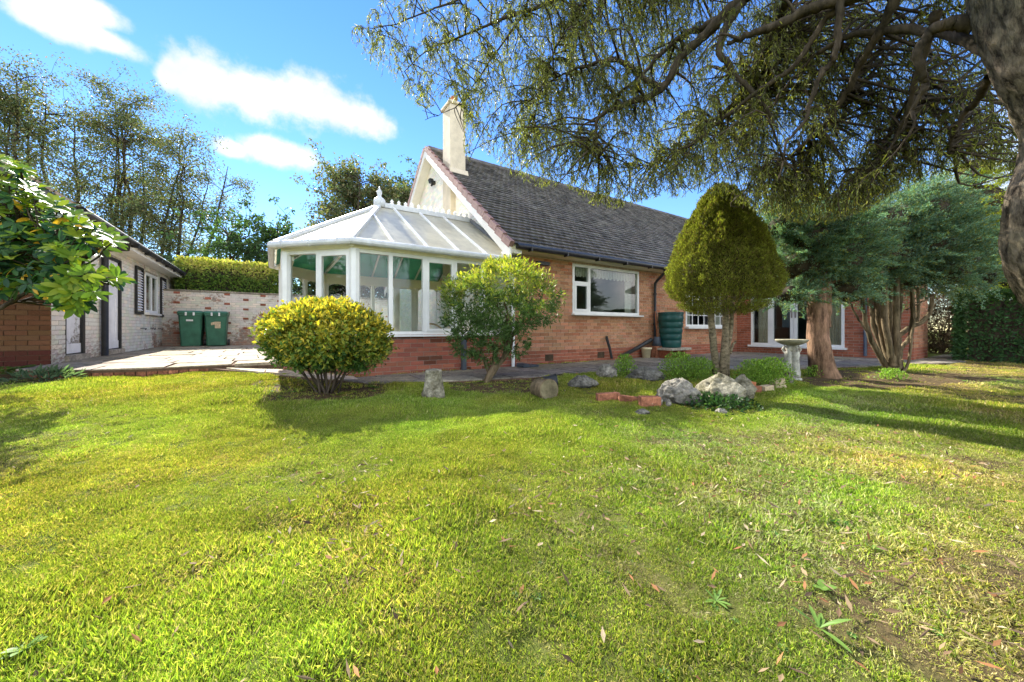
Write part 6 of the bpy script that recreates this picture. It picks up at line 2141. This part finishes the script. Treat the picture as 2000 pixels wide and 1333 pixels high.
# thin towards the left edge
keep = rng.random(len(us)) < np.interp(us, [690, 800, 900, 1050], [0.35, 0.5, 0.75, 1.0])
us, vs_, dep = us[keep], vs_[keep], dep[keep]
twigs = 0
for u, v, d in zip(us, vs_, dep):
    s = P(u, v, d)
    if not inpoly(u, v - 4, CAN) or s[2] < 1.9: continue
    dist = np.linalg.norm(LPa - s, axis=1) + 0.6 * np.clip(s[2] - LPa[:, 2] - 0.1, 0, 9)
    j = rng.choice(np.argsort(dist)[:6])
    o = LPa[j]
    ln = np.linalg.norm(s - o)
    if ln > (3.2 if v > 230 else 2.4): continue
    mid = (o + s) / 2 + np.array([0, 0, 0.12 * ln]) + rng.normal(size=3) * 0.10 * ln
    q, _ = resample([o, mid, s], [1, 1, 1], 8)
    tb.add(q, np.linspace(min(0.012, LRa[j] * 0.6) + 0.004, 0.0035, 8), 4)
    # drooping curly strands with leaves
    left = float(np.interp(u, [700, 1000, 1350, 1600], [1.3, 1.12, 0.92, 0.72]))
    for k in range(rng.integers(5, 9)):
        st = q[rng.integers(2, 8)]
        L0 = rng.uniform(0.18, 0.62)
        az = rng.uniform(0, 2 * math.pi)
        n = 9
        t = np.linspace(0, 1, n)
        out_ = rng.uniform(0.15, 0.55)
        ph = rng.uniform(0, 6.28)
        cur = rng.uniform(0.015, 0.05)
        x = out_ * L0 * np.sin(t * 1.4) + cur * np.sin(t * 7 + ph)
        y = cur * np.cos(t * 6 + ph) - cur * math.cos(ph)
        z = 0.10 * L0 * np.sin(t * 2.2) - L0 * t ** 1.5
        p = st + np.stack([math.cos(az) * x - math.sin(az) * y, math.sin(az) * x + math.cos(az) * y, z], 1)
        ok = inside(p)
        m_ = int(np.argmin(ok)) if not ok.all() else n
        if m_ < 3: continue
        p = p[:m_]
        tb.add(p, np.linspace(0.0032, 0.0016, m_), 3)
        nl = int(L0 * m_ / n / 0.017 * left)
        if nl < 1: continue
        tt = rng.random(nl) * (m_ - 1)
        i = np.minimum(tt.astype(int), m_ - 2)
        c = p[i] + (p[i + 1] - p[i]) * (tt - i)[:, None]
        ax = unit(p[i + 1] - p[i])
        LC.append(c); LD.append(ax * 0.5 + rand_dir(rng, nl) * 0.75 + np.array([0, 0, -0.45])); LW.append(np.full(nl, u))
tb.build('branches', 'dark_bark', willow)
LC, LD = np.concatenate(LC), np.concatenate(LD)
ok = inside(LC + unit(LD) * 0.05)
LC, LD = LC[ok], LD[ok]
n = len(LC)
col = palette(rng, n, [(0.17, 0.19, 0.055), (0.23, 0.24, 0.06), (0.13, 0.145, 0.055), (0.30, 0.29, 0.06), (0.48, 0.40, 0.05)], [0.34, 0.28, 0.26, 0.105, 0.015], 0.2)
leaf_obj('crown', LC, LD, rand_dir(rng, n), rng.uniform(0.035, 0.075, n), rng.uniform(0.0068, 0.0115, n), col, 'willow_leaf', willow, 0.2, 0.1)
print('willow leaves', n, 'branch verts', tb.n)

# ---------------------------------------------------------------- rhododendron by the outbuilding
rng = np.random.default_rng(950)
rp = P(-330, 760, 3.8)
rho = thing('rhododendron', (rp[0], rp[1], float(ground_h(rp[0], rp[1]))), 'glossy rhododendron with scattered yellow leaves spreading in front of the outbuilding', 'shrub')
ROUT = [(-300, 210), (5, 300), (40, 325), (78, 365), (110, 395), (150, 410), (185, 432), (215, 455), (228, 470), (190, 490), (160, 500), (150, 515), (190, 520), (215, 530), (255, 548), (235, 565), (200, 575), (170, 580), (160, 605), (135, 612), (110, 600), (95, 580), (60, 560), (0, 575), (-300, 600)]


def big_leaf(col):
    m = MB()
    L_, W_ = 1.0, 0.34
    xs_ = [0, 0.12, 0.38, 0.66, 0.88, 1.0]
    ws_ = [0.03, 0.26, 0.48, 0.5, 0.28, 0.0]
    vs, fs = [], []
    for x, w in zip(xs_, ws_):
        z = -0.18 * x * x
        vs += [(x, w * W_, z + 0.05 * w), (x, 0, z), (x, -w * W_, z + 0.05 * w)]
    for i in range(5):
        a = i * 3
        fs += [(a, a + 1, a + 4, a + 3), (a + 1, a + 2, a + 5, a + 4)]
    m.cc = col
    return m.add(vs, fs)


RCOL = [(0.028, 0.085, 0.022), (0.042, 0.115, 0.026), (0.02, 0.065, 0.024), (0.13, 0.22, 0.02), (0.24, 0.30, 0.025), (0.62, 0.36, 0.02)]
RME = []
for c in RCOL:
    b = big_leaf(c)
    me = b.mesh('leaf', True); me.materials.append(MATS['glossy_leaf']); RME.append((me, np.array(b.v), b.f, c))
tb = Tubes()
whorls = []
tries = 0
while len(whorls) < 950 and tries < 9000:
    tries += 1
    u, v = rng.uniform(-260, 255), rng.uniform(300, 615)
    if not inpoly(u, v, ROUT): continue
    d = 3.5 + rng.random() ** 1.5 * 1.2 - 0.3 * (u > 100)
    whorls.append((u, v, d))
base = np.array(WM[rho].translation)
hub = [P(-40, 560, 3.9), P(60, 500, 3.9), P(-60, 430, 3.9), P(120, 540, 3.7), P(30, 590, 3.85)]
for h in hub:
    tb.add(trunk_path(rng, base + (rng.normal() * 0.1, rng.normal() * 0.1, -0.05), h, 9, 0.2), np.linspace(0.035, 0.014, 9), 7)
leaves = []
for (u, v, d) in whorls:
    s = P(u, v, d)
    h = hub[int(np.argmin([np.linalg.norm(s - q) for q in hub]))]
    q = trunk_path(rng, h, s, 6, 0.15)
    tb.add(q, np.linspace(0.011, 0.005, 6), 5)
    ax = unit(unit(s - h) * 0.7 + np.array([0.1, -0.25, 0.6]) + rng.normal(size=3) * 0.25)
    e1 = unit(np.cross(ax, [0.3, 0.2, 0.9])); e2 = np.cross(ax, e1)
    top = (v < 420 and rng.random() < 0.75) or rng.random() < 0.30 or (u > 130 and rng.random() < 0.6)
    nl = rng.integers(7, 11)
    for k in range(nl):
        a = k * 2.4 + rng.normal() * 0.2
        rad = e1 * math.cos(a) + e2 * math.sin(a)
        el = rng.uniform(0.15, 0.7) if top else rng.uniform(-0.6, 0.35)
        dr = unit(rad * math.cos(el) + ax * math.sin(el))
        nr = unit(ax * math.cos(el) - rad * math.sin(el))
        sd_ = np.cross(nr, dr)
        ln = rng.uniform(0.08, 0.135)
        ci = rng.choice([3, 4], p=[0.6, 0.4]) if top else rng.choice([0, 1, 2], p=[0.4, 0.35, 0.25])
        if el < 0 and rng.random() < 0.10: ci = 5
        leaves.append((d, s + rad * 0.006, dr, sd_, nr, ln, ci))
leaves.sort(key=lambda t: t[0])
vis = [l for l in leaves if -10 < proj(l[1] + l[2] * 0.06)[0] < 260]
far = [l for l in leaves if not (-10 < proj(l[1] + l[2] * 0.06)[0] < 260)]
rest = MB()
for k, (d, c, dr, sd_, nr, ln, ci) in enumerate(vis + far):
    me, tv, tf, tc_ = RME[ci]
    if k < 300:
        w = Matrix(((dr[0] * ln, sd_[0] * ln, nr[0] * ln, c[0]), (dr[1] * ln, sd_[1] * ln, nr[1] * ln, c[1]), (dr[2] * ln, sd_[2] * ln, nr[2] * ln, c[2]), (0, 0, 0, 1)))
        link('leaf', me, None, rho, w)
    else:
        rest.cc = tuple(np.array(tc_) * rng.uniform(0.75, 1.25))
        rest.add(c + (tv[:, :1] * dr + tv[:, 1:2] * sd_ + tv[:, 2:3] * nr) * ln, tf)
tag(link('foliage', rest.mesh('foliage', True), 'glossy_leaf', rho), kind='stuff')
tb.build('stems', 'dark_bark', rho)

# ---------------------------------------------------------------- low plants
def tuft_plant(name, u, v, label, cat, wpx, hpx, n, size, cols, seed, aspect=0.5, mat='leaf', group=None):
    rng = np.random.default_rng(seed)
    b = G(u, v)
    d = (b - np.array([0, 0, CAMZ])) @ FWD
    w, h = wpx * 1.15 * d / FPX / 2, hpx * 1.2 * d / FPX
    root = thing(name, b, label, cat, group)
    C = b + np.stack([rng.normal(0, 0.5, n) * w, rng.normal(0, 0.4, n) * w, h * rng.random(n) ** 0.8], 1)
    C[:, 2] = b[2] + (C[:, 2] - b[2]) * np.clip(1.1 - (np.linalg.norm(C[:, :2] - b[:2], axis=1) / w) ** 2 * 0.6, 0.15, 1)
    D = unit(C - b + np.array([0, 0, 0.05])) * 0.6 + rand_dir(rng, n) * 0.6 + np.array([0, 0, 0.35])
    leaf_obj('foliage', C, D, rand_dir(rng, n) + np.array([0, 0, 0.9]), size * rng.uniform(0.6, 1.3, n), size * aspect, palette(rng, n, cols, None, 0.2), mat, root)
    tb = Tubes()
    for k in range(14):
        e = C[rng.integers(n)]
        tb.add(trunk_path(rng, b + (rng.normal() * w * 0.3, rng.normal() * w * 0.3, -0.02), e, 5, 0.15), np.linspace(0.004, 0.002, 5), 3)
    tb.build('stems', 'tan_bark', root)
    return root


HERB = [(0.22, 0.36, 0.05), (0.30, 0.43, 0.07), (0.16, 0.28, 0.045)]
tuft_plant('herb_plant', 1221, 737, 'bright green leafy herb between the two back rocks', 'plant', 40, 36, 900, 0.035, HERB, 401)
tuft_plant('herb_plant', 1325, 742, 'spreading light green herb before the water butt', 'plant', 62, 44, 1600, 0.035, HERB, 402)
tuft_plant('herb_plant', 1365, 742, 'light green herb clump beside the cypress stems', 'plant', 60, 36, 1500, 0.035, HERB, 403)
tuft_plant('herb_plant', 1475, 756, 'leafy mint-like clump beside the pink edging tile', 'plant', 66, 40, 1700, 0.034, HERB, 404)
tuft_plant('herb_plant', 1510, 752, 'leafy clump of herbs at the foot of the bird bath', 'plant', 64, 44, 1700, 0.034, HERB, 405)
tuft_plant('weed', 1590, 736, 'small green weed at the foot of the red-barked trunk', 'plant', 26, 18, 260, 0.04, HERB, 406)
tuft_plant('weed', 1740, 741, 'low green weed beside the many-stemmed juniper foot', 'plant', 40, 16, 400, 0.04, HERB, 407)
tuft_plant('weed', 1097, 706, 'tiny weed growing from the joint under the kitchen wall', 'plant', 14, 12, 110, 0.03, HERB, 408)
tuft_plant('ivy_patch', 1400, 798, 'dark ivy creeping under the biggest mossy boulder', 'plant', 120, 22, 900, 0.04, [(0.03, 0.075, 0.025), (0.05, 0.10, 0.03)], 409, 0.8, 'glossy_leaf')
tuft_plant('yellow_shrub', 1868, 640, 'small golden-leaved sprig beside the dark hedge', 'plant', 30, 60, 500, 0.06, [(0.42, 0.42, 0.04), (0.35, 0.4, 0.04)], 410)


def fern(u, v, label, n, ln, seed, group='ferns by the outbuilding foot'):
    rng = np.random.default_rng(seed)
    b = G(u, v)
    root = thing('fern', b, label, 'fern', group)
    for k in range(n):
        az = rng.uniform(0, 2 * math.pi); L0 = ln * rng.uniform(0.7, 1.2)
        t = np.linspace(0, 1, 12)
        rx = L0 * 0.75 * np.sin(t * 1.35); z = L0 * (0.9 * t - 0.55 * t * t)
        p = b + np.stack([math.cos(az) * rx, math.sin(az) * rx, z], 1)
        ax = unit(np.gradient(p, axis=0)); sd_ = unit(np.cross(ax, [0, 0, 1.0]))
        C = np.concatenate([p[1:], p[1:]]); D = np.concatenate([sd_[1:], -sd_[1:]]) + np.concatenate([ax[1:], ax[1:]]) * 0.5
        lw = np.concatenate([0.30 * L0 * np.sin(math.pi * (0.12 + 0.85 * t[1:]))] * 2)
        leaf_obj('frond', C, D, np.tile([0, 0, 1.0], (len(C), 1)), lw, 0.028, palette(rng, len(C), [(0.14, 0.20, 0.05), (0.10, 0.17, 0.04)], None, 0.2), 'leaf', root)


fern(10, 735, 'yellowing fern at the foot of the brown brick end wall', 9, 0.32, 501)
fern(62, 728, 'small curled fern before the brown brick end wall', 6, 0.2, 502)
fern(125, 730, 'fern leaning over the patio corner by the outbuilding', 7, 0.28, 503)
tuft_plant('hosta', 90, 742, 'broad-leaved grey-green plant in the shady bed below the patio', 'plant', 90, 14, 160, 0.10, [(0.10, 0.16, 0.09), (0.13, 0.19, 0.11)], 504, 0.35)

def rosette(u, v, label, n, ln, seed, up=0.5, wide=0.3):
    rng = np.random.default_rng(seed)
    b = G(u, v)
    root = thing('lawn_weed', b + (0, 0, 0.0), label, 'weed', 'broad-leaved weeds in the lawn')
    me = big_leaf((0.15, 0.26, 0.05)).mesh('leaf', True); me.materials.append(MATS['leaf'])
    for k in range(n):
        a = k * 2.4 + rng.normal() * 0.3
        el = rng.uniform(0.2, 1.0) * up
        dr = np.array([math.cos(a) * math.cos(el), math.sin(a) * math.cos(el), math.sin(el)]); sd_ = np.array([-math.sin(a), math.cos(a), 0]); nr = np.cross(dr, sd_)
        L0 = ln * rng.uniform(0.6, 1.2); W0 = L0 * wide / 0.34
        w = Matrix(((dr[0] * L0, sd_[0] * W0, nr[0] * L0, b[0]), (dr[1] * L0, sd_[1] * W0, nr[1] * L0, b[1]), (dr[2] * L0, sd_[2] * W0, nr[2] * L0, b[2] + 0.006), (0, 0, 0, 1)))
        link('leaf', me, None, root, w)


rosette(1600, 1232, 'tall dock-like weed with long pale leaves rising from the dry lawn', 9, 0.075, 601, 0.9, 0.16)
rosette(1398, 1178, 'dark dandelion rosette with ragged leaves in the straw-coloured lawn', 11, 0.045, 602, 0.6, 0.18)
rosette(1408, 1052, 'small bright green weed rosette on the worn lawn', 9, 0.032, 603, 0.5, 0.3)
rosette(1228, 948, 'low clover-like weed patch where shade meets sunlit lawn', 12, 0.035, 604, 0.5, 0.45)
rosette(1605, 1152, 'rounded blue-green weed leaf cluster beyond the tall dock-like weed', 6, 0.035, 605, 0.6, 0.6)
rosette(775, 1085, 'little green tuft weed in the middle of the lush lawn', 8, 0.035, 606, 0.9, 0.2)
rosette(45, 1275, 'dark nettle-like weed clump in the lawn corner farthest from the willow', 14, 0.04, 607, 0.8, 0.4)
rosette(1705, 1075, 'pale round-leaved weed by the bare soil under the willow', 6, 0.03, 608, 0.7, 0.5)

# ---------------------------------------------------------------- grass (uncountable): clumps scattered over the lawn
def clump_mesh(name, kind, seed):
    rng = np.random.default_rng(seed)
    if kind == 'weed':
        n = 7
        a = np.arange(n) * 0.9
        D = np.stack([np.cos(a), np.sin(a), np.full(n, 0.35)], 1)
        C = np.zeros((n, 3)) + D * 0.006
        V, F, c = leaf_arrays(C, D, np.tile([0, 0, 1.0], (n, 1)), rng.uniform(0.03, 0.055, n), 0.024, palette(rng, n, [(0.10, 0.21, 0.04), (0.14, 0.25, 0.05)], None, 0.15))
    else:
        n = 20
        r = 0.026
        C = np.stack([rng.normal(0, r, n), rng.normal(0, r, n), np.full(n, -0.004)], 1)
        az = rng.uniform(0, 2 * math.pi, n); lean = rng.uniform(0.15, 1.1, n) if kind == 'green' else rng.uniform(0.7, 2.5, n)
        D = np.stack([np.cos(az) * lean, np.sin(az) * lean, np.ones(n)], 1)
        L_ = rng.uniform(0.010, 0.030, n)
        cols = [(0.27, 0.34, 0.05), (0.37, 0.41, 0.065), (0.18, 0.25, 0.04), (0.52, 0.47, 0.16)] if kind == 'green' else [(0.48, 0.40, 0.22), (0.38, 0.31, 0.16), (0.32, 0.32, 0.09)]
        V, F, c = leaf_arrays(C, D, rand_dir(rng, n), L_, 0.0030, palette(rng, n, cols, None, 0.18), 0.1, 0.30)
    me = mesh_arrays(name, V, F, c)
    me.materials.append(MATS['grass_blade'])
    return me


rng = np.random.default_rng(1000)


def scatter(n, x0, x1, y0, y1):
    x, y = rng.uniform(x0, x1, n), rng.uniform(y0, y1, n)
    return x, y


xs1, ys1 = scatter(660000, -5.2, 6.4, -1.0, 7.2)
xs2, ys2 = scatter(130000, 3.0, 14.0, -1.5, 4.5)
gx_, gy_ = np.concatenate([xs1, xs2]), np.concatenate([ys1, ys2])
dd = (np.stack([gx_, gy_], 1) @ FWD[:2])
uu, vv, _ = proj(np.stack([gx_, gy_, np.full(len(gx_), 0.05)], 1))
pr = np.clip(2.6 / np.maximum(dd, 0.5), 0.10, 1.0) ** 0.9 * (0.75 + 0.25 * smooth01((vnoise(gx_, gy_, 20.0, 14.0) + 0.5) / 0.9))
soilm = soil_mask(gx_, gy_)
dry = dry_mask(gx_, gy_)
pr = pr * np.where(soilm > 0.8, 0.06, np.where(soilm > 0.5, 0.55, 1.0)) * (1 - 0.55 * dry)
far_side = (dd < 0.55) | (uu < -120) | (uu > 2120)
k = (dd > -1.2) & (rng.random(len(gx_)) < np.where(far_side, np.minimum(pr * 0.55, 0.5), pr))
for reg in (R1, R2, R3, R4, R5):
    k &= ~inpoly(gx_, gy_, reg)
gx_, gy_, dd, dry, soilm = gx_[k], gy_[k], dd[k], dry[k], soilm[k]
n = len(gx_)
gz_ = ground_h(gx_, gy_)
kinds = [('green', 1), ('green', 2), ('green', 3), ('green', 4), ('dry', 5), ('dry', 6), ('weed', 7)]
kind_i = np.where(rng.random(n) < 0.16 + 0.68 * dry, rng.integers(4, 6, n), rng.integers(0, 4, n))
kind_i = np.where(rng.random(n) < 0.012 + 0.05 * smooth01(vnoise(gx_, gy_, 6.0, 9.0) - 0.3) + 0.30 * (soilm > 0.3), 6, kind_i)
lush = smooth01((vnoise(gx_, gy_, 5.0, 2.0) + 0.3) / 0.9)
scl = rng.uniform(0.55, 1.2, n) * (0.70 + 0.58 * lush) * (1 + 0.45 * np.clip(vnoise(gx_, gy_, 30.0, 6.0), -0.8, 1)) * np.where(kind_i == 6, rng.uniform(0.3, 0.62, n), 1) * np.clip(dd / 3.0, 0.9, 1.45)
tint = np.ones((n, 4), np.float32)
pt = 1 + 0.20 * vnoise(gx_, gy_, 4.0, 7.0) + 0.22 * vnoise(gx_, gy_, 26.0, 8.0)
tint[:, 0] = (1.0 + 0.22 * vnoise(gx_, gy_, 3.0, 3)) * pt
tint[:, 1] = pt
tint[:, 2] = 0.9 * pt
tint[:, :3] *= rng.uniform(0.8, 1.2, (n, 1))
gm = bpy.data.meshes.new('grass')
gm.vertices.add(n)
gm.vertices.foreach_set('co', np.stack([gx_, gy_, gz_], 1).astype(np.float32).ravel())
for nm, ty, val in (('gscale', 'FLOAT', scl.astype(np.float32)), ('grot', 'FLOAT', rng.uniform(0, 6.283, n).astype(np.float32)), ('gkind', 'INT', kind_i.astype(np.int32))):
    a = gm.attributes.new(nm, ty, 'POINT'); a.data.foreach_set('value', val)
a = gm.attributes.new('tint', 'FLOAT_COLOR', 'POINT'); a.data.foreach_set('color', tint.ravel())
gm.update()
grass = link('grass', gm, None)
tag(grass, 'short tufted grass of the lawn, green with dry patches', 'grass', kind='stuff')
gcolc = bpy.data.collections.new('grass_clumps')
for i, (kd, sd_) in enumerate(kinds):
    o = bpy.data.objects.new('grass_clump', clump_mesh('grass_clump', kd, 60 + sd_))
    o.name = 'grass_clump_%d' % i
    gcolc.objects.link(o)
ng = bpy.data.node_groups.new('scatter_grass', 'GeometryNodeTree')
ng.interface.new_socket('Geometry', in_out='INPUT', socket_type='NodeSocketGeometry')
ng.interface.new_socket('Geometry', in_out='OUTPUT', socket_type='NodeSocketGeometry')
NN, LL = ng.nodes, ng.links
gi, go_ = NN.new('NodeGroupInput'), NN.new('NodeGroupOutput')
ci = NN.new('GeometryNodeCollectionInfo')
ci.inputs['Collection'].default_value = gcolc
ci.inputs['Separate Children'].default_value = True
ci.inputs['Reset Children'].default_value = True
ip = NN.new('GeometryNodeInstanceOnPoints')
ip.inputs['Pick Instance'].default_value = True
m2p = NN.new('GeometryNodeMeshToPoints')


def named(nm, ty):
    a = NN.new('GeometryNodeInputNamedAttribute'); a.data_type = ty
    a.inputs['Name'].default_value = nm
    return a.outputs['Attribute']


cx3 = NN.new('ShaderNodeCombineXYZ')
LL.new(named('grot', 'FLOAT'), cx3.inputs[2])
LL.new(gi.outputs[0], m2p.inputs['Mesh'])
LL.new(m2p.outputs[0], ip.inputs['Points'])
LL.new(ci.outputs[0], ip.inputs['Instance'])
LL.new(named('gkind', 'INT'), ip.inputs['Instance Index'])
LL.new(cx3.outputs[0], ip.inputs['Rotation'])
LL.new(named('gscale', 'FLOAT'), ip.inputs['Scale'])
LL.new(ip.outputs[0], go_.inputs[0])
md = grass.modifiers.new('scatter', 'NODES'); md.node_group = ng
print('grass clumps', n)

# fallen willow leaves and needles
n = 16000
fx = np.concatenate([rng.uniform(-3, 10, n // 2), rng.uniform(-0.5, 4.2, n // 2)]); fy = np.concatenate([rng.uniform(0.3, 6.5, n // 2), rng.uniform(0.0, 2.4, n // 2)])
w = 0.10 + 0.9 * dry_mask(fx, fy) + 0.9 * (soil_mask(fx, fy) > 0.5)
w[(fx > 6) & (soil_mask(fx, fy) < 0.5)] *= 0.2
k = rng.random(n) < w * 0.34
for reg in (R1, R2, R3, R4, R5):
    k &= ~inpoly(fx, fy, reg)
fx, fy = fx[k], fy[k]; n = len(fx)
az = rng.uniform(0, 6.283, n)
C = np.stack([fx, fy, ground_h(fx, fy) + rng.uniform(0.008, 0.034, n)], 1)
leaf_obj_ = leaf_obj('fallen_leaves', C, np.stack([np.cos(az), np.sin(az), rng.normal(0, 0.25, n)], 1), np.stack([rng.normal(0, 0.4, n), rng.normal(0, 0.4, n), np.ones(n)], 1), rng.uniform(0.018, 0.06, n), rng.uniform(0.006, 0.014, n),
                     palette(rng, n, [(0.16, 0.10, 0.055), (0.23, 0.16, 0.09), (0.10, 0.065, 0.04), (0.32, 0.25, 0.16), (0.24, 0.11, 0.045)], None, 0.25), 'litter_leaf', None, 0.3, -0.15)
tag(leaf_obj_, 'dry brown fallen leaves scattered over lawn and beds', 'leaf litter', kind='stuff')
